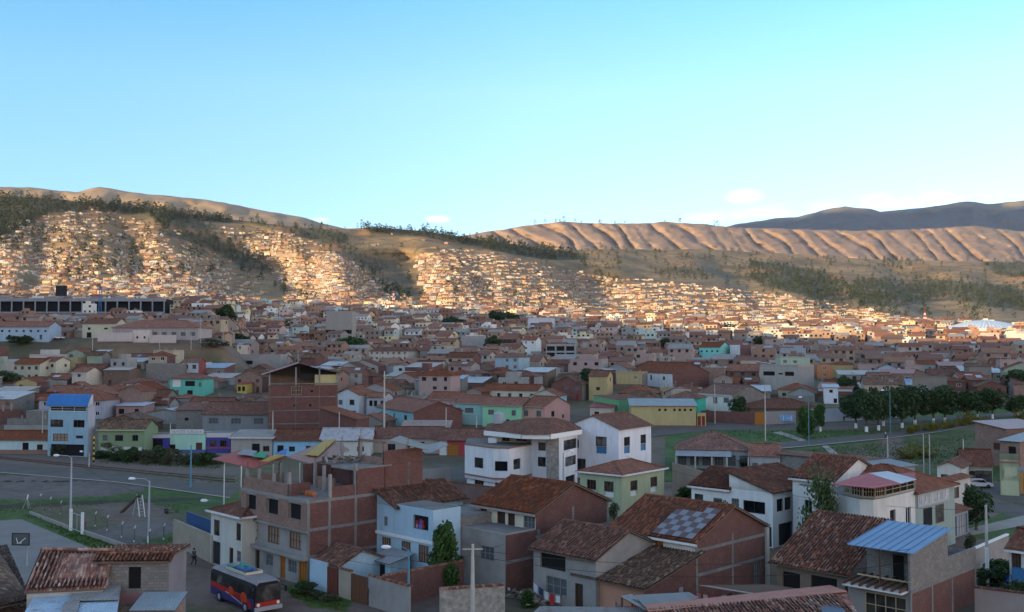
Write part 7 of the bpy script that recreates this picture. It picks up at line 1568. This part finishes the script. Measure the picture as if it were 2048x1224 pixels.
# ---------------------------------------------------------------- a small car and people
def car(label, px, py, phi, col, z=None):
    p = ground_hit(px, py); p.z = (z or p.z) + .02; a, b = axes(phi); root = thing("parked_car", label, "car", tuple(p)); m = flat('car_paint', col, .3); Q = lambda s, t, z: V3(p + a * s + b * t, p.z + z); mb = MB()
    prof = [(0, .35), (.05, .75), (.9, .88), (1.35, 1.38), (2.9, 1.42), (3.6, .95), (4.1, .85), (4.15, .35)]
    for t0, t1, k in ((0, 1.65, 0),):
        lo = [Q(s, .08 if z_ > 1 else 0, z_) for s, z_ in prof]; hi = [Q(s, 1.57 if z_ > 1 else 1.65, z_) for s, z_ in prof]
        mb.face(lo, m); mb.face(hi[::-1], m)
        for i in range(len(prof) - 1): mb.face([lo[i], hi[i], hi[i + 1], lo[i + 1]], m)
    mb.build('body', root)
    for q in ([(1.0, -.0, .92), (3.4, -.0, .98), (2.85, .06, 1.34), (1.42, .06, 1.32)], [(.92, .1, .92), (.92, 1.55, .92), (1.30, 1.5, 1.33), (1.30, .15, 1.33)]):
        mb = MB(); mb.face([Q(s - .015, t - .012, z_) for s, t, z_ in q], glass()); mb.build('window', root)
    for s in (.8, 3.3):
        for t in (-.02, 1.47): mb = MB(); mb.tube([Q(s, t, .32), Q(s, t + .2, .32)], .32, flat('tyre_rubber', (.02, .02, .02), .8), 12); mb.build('wheel', root)
car("white car parked outside the low house across the street", 1988, 978, 12, (.6, .6, .62))
car("dark car parked by the pale blue school", 125, 678, 6, (.05, .03, .03))
def person(label, px, py, h=1.68, shirt=(.05, .05, .06), trousers=(.03, .03, .04), yaw=0, pose='walk', z=None):
    p = atz(px, py, z) if z is not None else ground_hit(px, py); root = thing("person", label, "person", tuple(p)); root.rotation_euler = (0, 0, yaw); s = h / 1.7
    st = .22 if pose == 'walk' else .03
    J = {'pel': (0, 0, .95), 'sp': (0, 0, 1.2), 'ch': (0, -.02, 1.38), 'nk': (0, -.01, 1.47), 'hd': (0, -.02, 1.60), 'ht': (0, 0, 1.68),
         'hl': (-.09, 0, .90), 'kl': (-.10, -st * .7, .50), 'al': (-.10, -st * .4 + .0, .08), 'tl': (-.10, -st * .4 - .16, .03), 'hr': (.09, 0, .90), 'kr': (.10, st * .1, .50), 'ar': (.10, st * 1.3, .10), 'tr': (.10, st * 1.3 - .15, .03),
         'sl': (-.19, 0, 1.38), 'el': (-.24, st * .5, 1.12), 'wl': (-.23, st * .1 - .08, .88), 'fl': (-.22, st * .1 - .11, .78), 'sr': (.19, 0, 1.38), 'er': (.24, -st * .2, 1.12), 'wr': (.23, -st * .8 - .05, .89), 'fr': (.22, -st * .8 - .08, .79)}
    if pose == 'sit': J.update({k: (J[k][0], J[k][1], J[k][2] - .62) for k in ('pel', 'sp', 'ch', 'nk', 'hd', 'ht', 'sl', 'sr', 'hl', 'hr')}); J.update(kl=(-.12, -.42, .48), kr=(.14, -.40, .46), al=(-.12, -.5, .08), ar=(.14, -.48, .08), tl=(-.12, -.62, .03), tr=(.14, -.6, .03), el=(-.25, -.15, .55), er=(.25, -.15, .55), wl=(-.14, -.35, .52), wr=(.14, -.35, .52), fl=(-.1, -.42, .5), fr=(.1, -.42, .5))
    RAD = dict(pel=.135, sp=.12, ch=.14, nk=.05, hd=.10, ht=.06, hl=.095, kl=.06, al=.042, tl=.035, hr=.095, kr=.06, ar=.042, tr=.035, sl=.065, el=.045, wl=.03, fl=.035, sr=.065, er=.045, wr=.03, fr=.035)
    def skin(name, keys, edges, grow, m, par):
        me = bpy.data.meshes.new(name); me.from_pydata([tuple(c * s for c in J[k]) for k in keys], [(keys.index(x), keys.index(y)) for x, y in edges], []); o = bpy.data.objects.new(name, me); sc.collection.objects.link(o); o.parent = par
        me.materials.append(m); md = o.modifiers.new('Skin', 'SKIN'); sv = me.skin_vertices[0].data
        for i, k in enumerate(keys): sv[i].radius = ((RAD[k] + grow) * s * (1.25 if k in ('ch', 'pel', 'sp') else 1), (RAD[k] + grow) * s)
        sv[0].use_root = True; ms = o.modifiers.new('Subdivision', 'SUBSURF'); ms.levels = 1; ms.render_levels = 1; return o
    E = [('pel', 'sp'), ('sp', 'ch'), ('ch', 'nk'), ('nk', 'hd'), ('hd', 'ht'), ('pel', 'hl'), ('hl', 'kl'), ('kl', 'al'), ('al', 'tl'), ('pel', 'hr'), ('hr', 'kr'), ('kr', 'ar'), ('ar', 'tr'), ('ch', 'sl'), ('sl', 'el'), ('el', 'wl'), ('wl', 'fl'), ('ch', 'sr'), ('sr', 'er'), ('er', 'wr'), ('wr', 'fr')]
    skin('body', list(J), E, 0, flat('skin_tone', (.26, .13, .08), .6), root)
    skin('jacket', ['pel', 'sp', 'ch', 'sl', 'el', 'wl', 'sr', 'er', 'wr'], [('pel', 'sp'), ('sp', 'ch'), ('ch', 'sl'), ('sl', 'el'), ('el', 'wl'), ('ch', 'sr'), ('sr', 'er'), ('er', 'wr')], .025, flat('cloth_%02x%02x' % (int(shirt[0] * 255), int(shirt[2] * 255)), shirt, .9), root)
    skin('trousers', ['pel', 'hl', 'kl', 'al', 'hr', 'kr', 'ar'], [('pel', 'hl'), ('hl', 'kl'), ('kl', 'al'), ('pel', 'hr'), ('hr', 'kr'), ('kr', 'ar')], .02, flat('cloth_%02x%02x' % (int(trousers[0] * 255), int(trousers[2] * 255)), trousers, .9), root)
    mb = MB(); r_ = .105 * s; c = Vector(p) + Vector(J['hd']) * s + Vector((0, .015, .04 * s)); me = bpy.data.meshes.new('hair')
    import bmesh as _bm
    bm = _bm.new(); _bm.ops.create_icosphere(bm, subdivisions=2, radius=r_); _bm.ops.translate(bm, verts=bm.verts, vec=Vector(J['hd']) * s + Vector((0, .02, .035 * s))); _bm.ops.delete(bm, geom=[v for v in bm.verts if v.co.z < J['hd'][2] * s - .02 and v.co.y < .02], context='VERTS'); bm.to_mesh(me); bm.free()
    me.materials.append(flat('black_hair', (.012, .01, .01), .6)); o = bpy.data.objects.new('hair', me); sc.collection.objects.link(o); o.parent = root
    return root
person("person in black walking away down the dirt street", 388, 1131, 1.75, yaw=2.6, z=0)
person("person in a red jacket standing at the white park gate", 168, 1065, 1.65, (.28, .03, .05), (.08, .10, .16), yaw=1.2, pose='stand', z=0)
person("person in dark blue sitting on the park grass", 332, 1029, 1.7, (.03, .04, .08), (.03, .03, .05), yaw=.6, pose='sit', z=0)
person("dark-clothed person by the grey-blue street wall", 1688, 844, 1.7, yaw=.4, pose='stand'); person("person with white top walking along the lower avenue", 1771, 877, 1.75, (.45, .45, .45), (.02, .02, .03), yaw=1.4)
person("person in blue at the low cyan house's left end", 4, 900, 1.7, (.04, .05, .22), (.03, .04, .10), yaw=.3, pose='stand')
# ---------------------------------------------------------------- park furniture
def g0(px, py): return atz(px, py, 0)
p = g0(54, 1135); root = thing("basketball_hoop", "dark-framed basketball backboard with hoop on the court", "basketball hoop", tuple(p)); mb = MB(); st = flat('galvanised', (.36, .38, .40), .5)
mb.tube([p - Vector((0, 0, .2)), p + Vector((0, 0, 2.4)), p + Vector((-.2, -.9, 3.0))], .07, st, 8); mb.build('pole', root); a, b = axes(6); c = p + Vector((-.2, -1.0, 2.45))
mb = MB(); dk = flat('dark_frame', (.03, .03, .032), .5)
for q, r_ in (((-.9, 0), (.9, 0)), ((-.9, 1.15), (.9, 1.15)), ((-.9, 0), (-.9, 1.15)), ((.9, 0), (.9, 1.15))): mb.beam(c - a * q[0] + Vector((0, 0, q[1])), c - a * r_[0] + Vector((0, 0, r_[1])), .09, .09, dk)
mb.box(c + a * .86, -a * 1.72, b * .03, c.z + .05, c.z + 1.1, flat('grey_board', (.10, .11, .11), .3), None, True); mb.build('backboard', root)
mb = MB(); mb.tube([c + Vector((.23 * math.cos(t), -.28 + .23 * math.sin(t), .25)) for t in [k * math.pi / 8 for k in range(17)]], .02, WHITEP(), 6, False); mb.build('hoop', root)
mb = MB()
for i, j in ((-.5, .3), (.5, .3)): mb.beam(c - a * i + Vector((0, 0, .7)), c - a * (i * .2) + Vector((0, -.45, .3)), .05, .05, WHITEP())
mb.build('brace', root)
wall_run("low pale kerb wall left of the white park gate", [g0(58, 1030), g0(137, 1061)], 0, .5, PAVE(), th=.25); wall_run("low pale kerb wall right of the white park gate", [g0(163, 1068), g0(262, 1102)], 0, .5, PAVE(), th=.25)
q0, q1 = g0(138, 1063), g0(161, 1071); root = thing("park_gate", "white-posted park gate between the two kerb walls", "gate", tuple(q0))
for q in (q0, q1): mb = MB(); mb.box(q, (.28, 0), (0, .28), -.2, 2.7, WHITEP()); mb.build('post', root)
mb = MB(); mb.beam(q0 + Vector((.2, .1, 2.3)), q1 + Vector((0, .1, 2.3)), .06, .06, st); mb.beam(q0.lerp(q1, .5) + Vector((.2, .1, .4)), q0.lerp(q1, .5) + Vector((.2, .1, 2.3)), .05, .05, st); mb.beam(q0 + Vector((.2, .1, .4)), q1 + Vector((0, .1, .4)), .06, .06, st); mb.build('gate_frame', root)
for i, (px, py) in enumerate([(79, 1013), (99, 1020), (120, 1028), (189, 1052), (213, 1060), (242, 1074), (267, 1083), (297, 1090), (326, 1078)]):
    p = g0(px, py + 2); root = thing("fence_post", "%s white-tipped fence post of the park, counted from the court" % ["first", "second", "third", "fourth", "fifth", "sixth", "seventh", "eighth", "ninth"][i], "fence post", tuple(p), "white-tipped fence posts around the park")
    mb = MB(); mb.box(p, (.12, 0), (0, .12), -.1, 1.6, flat('weathered_post', (.12, .12, .10), .8)); mb.build('post', root)
    mb = MB(); mb.beam(p + Vector((.06, .06, 1.58)), p + Vector((.26, -.1, 1.9)), .10, .10, WHITEP()); mb.build('tip', root); mb = MB(); mb.box(p - Vector((.02, .02, 0)), (.14, 0), (0, .14), -.1, .25, WHITEP()); mb.build('foot', root)
p = g0(285, 1036); root = thing("playground_slide", "old metal slide with tall ladder legs on the worn grass", "slide", tuple(p)); mb = MB()
for dx in (-.35, .35): mb.beam(p + Vector((dx, 0, 0)), p + Vector((dx - .5, .2, 3.0)), .09, .09, WHITEP()); mb.beam(p + Vector((dx - 1.2, .6, 0)), p + Vector((dx - .5, .2, 3.0)), .08, .08, st)
for k in range(6): mb.beam(p + Vector((-.35 - .07 * k, .03 * k, .4 + k * .42)), p + Vector((.35 - .07 * k, .03 * k, .4 + k * .42)), .05, .05, st)
mb.build('ladder', root); mb = MB(); t0 = p + Vector((-.5, .2, 2.9)); t1 = p + Vector((-3.4, 1.6, .4)); mb.beam(t0, t1, .6, .08, flat('rusty_steel', (.10, .06, .045), .5)); mb.beam(t0 + Vector((0, -.3, .12)), t1 + Vector((0, -.3, .12)), .05, .25, flat('rusty_steel', (.10, .06, .045), .5)); mb.build('chute', root)
p = g0(54, 1020); root = thing("tripod_frame", "small white tripod frame with bird-like tip on the lawn", "frame", tuple(p))
for dx, dy in ((-.7, 0), (.3, .5), (.4, -.4)): mb = MB(); mb.beam(p + Vector((dx, dy, 0)), p + Vector((0, 0, 1.6)), .05, .05, st); mb.build('leg', root)
mb = MB(); mb.beam(p + Vector((0, 0, 1.55)), p + Vector((.1, 0, 2.1)), .14, .14, WHITEP()); mb.build('tip', root)
wall_run("buff plastered park boundary wall left of the pale green house", [g0(345, 1090), g0(424, 1128)], 0, 2.9, rough('buff_plaster', (.26, .22, .17), (.34, .29, .23), .6), th=.25)
wall_run("dark blue painted wall behind the buff boundary wall", [g0(372, 1078), g0(424, 1100)], 0, 3.2, plaster((.03, .08, .20)), th=.2)
# washing lines at the bottom centre
def washing(label, px0, py0, px1, py1, z, cols, zb=0, drop=.8):
    a_, b_ = atz(px0, py0, z), atz(px1, py1, z); root = thing("washing_line", label, "washing line", (a_.x, a_.y, zb)); mb = MB()
    mb.tube([a_.lerp(b_, i / 8) - Vector((0, 0, .25 * 4 * (i / 8) * (1 - i / 8))) for i in range(9)], .012, flat('black_cable', (.02, .02, .022), .6), 4, False); mb.build('line', root)
    for q in (a_, b_): mb = MB(); mb.beam(V3(q, zb - .3), q + Vector((0, 0, .1)), .07, .07, WOOD()); mb.build('post', root)
    n = len(cols)
    for i, c in enumerate(cols):
        mb = MB(); s0, s1 = (i + .1) / n, (i + .85) / n; m = flat('cloth_%02x%02x' % (int(c[0] * 255), int(c[2] * 255)), c, .9); P = []
        for s in (s0, s1):
            t = a_.lerp(b_, s) - Vector((0, 0, .25 * 4 * s * (1 - s))); P.append(t)
        hh = R.uniform(.6, 1.1) * drop; K = 5; rows = []
        for j in range(5):
            rows.append([P[0].lerp(P[1], k / K) - Vector((0, 0, hh * j / 4)) + Vector((.0, .06 * math.sin(k * 2.1 + i) * j / 4, 0)) for k in range(K + 1)])
        for r0, r1 in zip(rows, rows[1:]):
            for k in range(K): mb.face([r0[k], r1[k], r1[k + 1], r0[k + 1]], m)
        tag(mb.build('garment'), None); bpy.data.objects[mb and 'garment'] if False else None
        o = [x for x in sc.collection.objects][-1]; o.parent = root; o.location = -Vector(root["_o"])
washing("washing line with white, dark, red and white clothes in the centre yard", 1066, 1163, 1122, 1192, 1.9, [(.55, .56, .6), (.03, .04, .09), (.50, .48, .46), (.42, .02, .03), (.6, .58, .55)])
washing("washing line with pink, maroon and dark blue clothes beside the pinkish shed", 1392, 1184, 1466, 1186, 2.3, [(.42, .15, .18), (.50, .36, .30), (.25, .03, .12), (.25, .03, .12), (.35, .38, .30), (.02, .03, .09)])
washing("washing line with bright blue towel near the mossy roof's corner", 1300, 1172, 1368, 1172, 2.2, [(.05, .05, .15), (.4, .1, .12), (.5, .5, .5), (.02, .3, .5), (.02, .3, .5), (.3, .3, .35)])
washing("short washing line with maroon and pink clothes at the bottom edge", 1232, 1206, 1276, 1208, 2.4, [(.18, .20, .26), (.14, .04, .10), (.5, .06, .14)], drop=.9)
# clutter piles in the yards
def clutter(label, px, py, n, r, z=0, cols=((.2, .17, .14), (.12, .09, .07), (.3, .28, .25))):
    p = atz(px, py, z); mb = MB()
    for i in range(n):
        q = p + Vector((R.gauss(0, r), R.gauss(0, r * .7), R.uniform(.05, .4))); mb.beam(q, q + Vector((R.uniform(-1, 1), R.uniform(-1, 1), R.uniform(-.1, .5))), R.uniform(.08, .3), R.uniform(.05, .2), flat('scrap_%d' % R.randint(0, 5), R.choice(cols), .8))
    tag(mb.build('scrap_pile'), label, "scrap pile")
clutter("heap of planks and scrap below the centre washing line", 1090, 1205, 40, 1.2, 0); clutter("leaning poles and rubbish against the long brick side wall", 1040, 1195, 30, .9, 0, ((.25, .2, .15), (.1, .08, .06), (.08, .15, .18)))
clutter("building scrap on the brick building's rear terrace", 690, 925, 34, 1.2, 10.6, ((.3, .3, .3), (.1, .1, .1), (.35, .3, .25))); clutter("boards and rubble on the block house's front yard wall", 1640, 1210, 26, 1.0, 0)
# stadium, arena, masts in the distance
def stadium():
    a, b = axes(0); c = atd(330, 622, 690); root = thing("stadium", "long grey stadium stand with dark open bays behind the school", "stadium", tuple(c)); Wd = 170; zt = atd(0, 598, 690).z; zl = atd(0, 636, 690).z - 6; cm = rough('stadium_concrete', (.20, .20, .22), (.28, .28, .30), .2, .01)
    mb = MB(); mb.box(c, a * Wd, b * 2, zt - 1.6, zt + .6, cm, None, True); mb.box(c + b * 3, a * Wd, b * 14, zl, zt, DARK()); mb.box(c - b * .3, a * Wd, b * .29, (zt + zl) / 2 - .1, (zt + zl) / 2 + .8, cm, None, True); mb.build('stand', root)
    for i in range(22): mb = MB(); mb.box(c + a * (i * Wd / 21) - b * .6, a * .9, b * .29, zl, zt - 1.6, cm); mb.build('pier', root)
    p = atd(122, 598, 688); root = thing("scoreboard", "black square scoreboard rising over the stadium stand", "scoreboard", tuple(p)); mb = MB(); mb.box(atd(133, 598, 688), a * 7.6, b * .6, atd(0, 592, 688).z, atd(0, 571, 688).z, flat('black_board', (.012, .014, .018), .5), None, True); mb.build('board', root)
    mb = MB(); mb.box(atd(126, 598, 688), a * 2.8, b * .5, zt, atd(0, 592, 688).z, cm); mb.build('support', root)
    p = atd(200, 612, 640); root = thing("lattice_tower", "bright blue tower standing before the stadium stand", "tower", tuple(p)); mb = MB(); h_ = atd(0, 572, 640).z - p.z; bm_ = flat('tower_blue', (.04, .16, .34), .5)
    for dx in (-.8, .8): mb.beam(p + Vector((dx, 0, -8)), p + Vector((dx * .6, 0, h_)), .35, .35, bm_)
    for k in range(8): mb.beam(p + Vector((-.8, 0, h_ * k / 8)), p + Vector((.8, 0, h_ * (k + 1) / 8)), .25, .25, bm_)
    mb.build('mast', root)
stadium()
LM.append(("the stadium", -230, 690))
def mast(label, px, y0, y1, d, col2=(.5, .5, .5)):
    p = atd(px, y0, d); h_ = atd(px, y1, d).z - p.z; root = thing("radio_mast", label, "mast", tuple(p)); n = 7
    for k in range(n):
        mb = MB(); m = flat('mast_red', (.40, .04, .03), .6) if k % 2 == 0 else flat('mast_white', (.6, .58, .56), .6); w0, w1 = 1.6 * (1 - k / n) + .3, 1.6 * (1 - (k + 1) / n) + .3; z0, z1_ = p.z + h_ * k / n, p.z + h_ * (k + 1) / n
        for sx_, sy_ in ((-1, -1), (1, -1), (1, 1), (-1, 1)):
            mb.beam((p.x + sx_ * w0, p.y + sy_ * w0, z0), (p.x + sx_ * w1, p.y + sy_ * w1, z1_), .35, .35, m); mb.beam((p.x + sx_ * w0, p.y + sy_ * w0, z0), (p.x - sx_ * w1, p.y + sy_ * w1, z1_), .22, .22, m)
        mb.build('mast_section', root)
mast("red and white radio mast in the dark gully", 787, 614, 582, 1180); mast("red and white radio mast before the bare right-hand hill", 1850, 650, 622, 1150); mast("thin red and white mast in the sunlit city centre", 1149, 645, 627, 1000)
def arena():
    c = atd(1968, 668, 1010); root = thing("arena", "wide shallow pale blue roof of a big covered arena", "arena", tuple(c)); rx, ry, h_ = 40, 26, 9; rows = []; m = sheet((.45, .55, .66), .02, 3.0, 8)
    mb = MB()
    for i in range(9):
        t = i / 8; rows.append([Vector((c.x + rx * (1 - t) * math.cos(q), c.y + ry * (1 - t) * math.sin(q), c.z + 5 + h_ * (1 - (1 - t) ** 2))) for q in [k * math.pi / 16 for k in range(33)]])
    for r0, r1 in zip(rows, rows[1:]):
        for k in range(32): mb.face([r0[k], r0[k + 1], r1[k + 1], r1[k]], m)
    mb.build('roof', root); mb = MB(); w0 = [V3(p, c.z - 8) for p in rows[0]]; wm = plaster((.62, .58, .5))
    for k in range(32): mb.face([w0[k], w0[k + 1], rows[0][k + 1], rows[0][k]], wm)
    mb.build('wall', root)
arena()
bl_ = M("the blue-and-white tiny shop", "small white house with cobalt blue front beyond the avenue trees", (1898, 718), 8, 1870, None, 5.0, (.55, .55, .58), roof='flat', dep=7, bands=[(0, 2.4, flat('cobalt', (.03, .08, .35), .6), .05)])
# grass growing in tufts on the verges and lawns
def tufts():
    mb = MB(); m = leafmat("grass_blades", (.035, .075, .015), (.07, .11, .025), (.11, .12, .04)); rg = random.Random(3)
    zones = [([(-60, 1004), (200, 994), (290, 978), (440, 994), (345, 1034), (290, 1004), (150, 1016), (60, 1026), (-60, 1036)], 5200), ([(40, 1030), (60, 1032), (255, 1102), (190, 1102)], 1500), ([(345, 1070), (440, 1114), (430, 1126), (330, 1086)], 500), ([(200, 906), (440, 922), (440, 940), (200, 926)], 1500), ([(580, 1178), (690, 1212), (680, 1222), (580, 1196)], 500), ([(1400, 862), (1628, 862), (1960, 846), (1780, 864), (1560, 884)], 3000), ([(1500, 910), (1960, 870), (1900, 930), (1600, 930)], 3500), ([(1560, 1146), (1600, 1150), (1600, 1190), (1560, 1190)], 300)]
    for Z, n in zones:
        xs = [q[0] for q in Z]; yy = [q[1] for q in Z]
        for _ in range(n):
            px, py = rg.uniform(min(xs), max(xs)), rg.uniform(min(yy), max(yy))
            if not inpoly(px, py, Z): continue
            p = ground_hit(px, py) if py < 960 else atz(px, py, 0); s = rg.uniform(.10, .26)
            for k in range(3):
                t = rg.uniform(0, 3.14); u = Vector((math.cos(t), math.sin(t), 0)) * s * .7; mb.face([p - u, p + u, p + u * .2 + Vector((rg.uniform(-.1, .1), 0, s + .06))], m, [(0, 0)] * 3)
    tag(mb.build("grass"), "tufts of rough grass on the park lawns and verges", None, None, "stuff")
tufts()
# ---------------------------------------------------------------- evening haze in the valley
hm = bpy.data.materials.new("haze"); hm.use_nodes = True; hn = hm.node_tree; hn.nodes.remove(hn.nodes["Principled BSDF"])
pv = hn.nodes.new('ShaderNodeVolumePrincipled'); pv.inputs['Density'].default_value = 1.6e-5; pv.inputs['Color'].default_value = (.72, .84, 1, 1); pv.inputs['Anisotropy'].default_value = .2
hn.links.new(pv.outputs[0], hn.nodes['Material Output'].inputs['Volume'])
hb = MB(); hb.box((-9000, -2600), (24000, 0), (0, 15000), -900, 1250, hm, None, True); ho = hb.build("haze"); ho['kind'] = 'stuff'; ho['label'] = "thin evening haze filling the whole valley"
sc.cycles.volume_bounces = 0
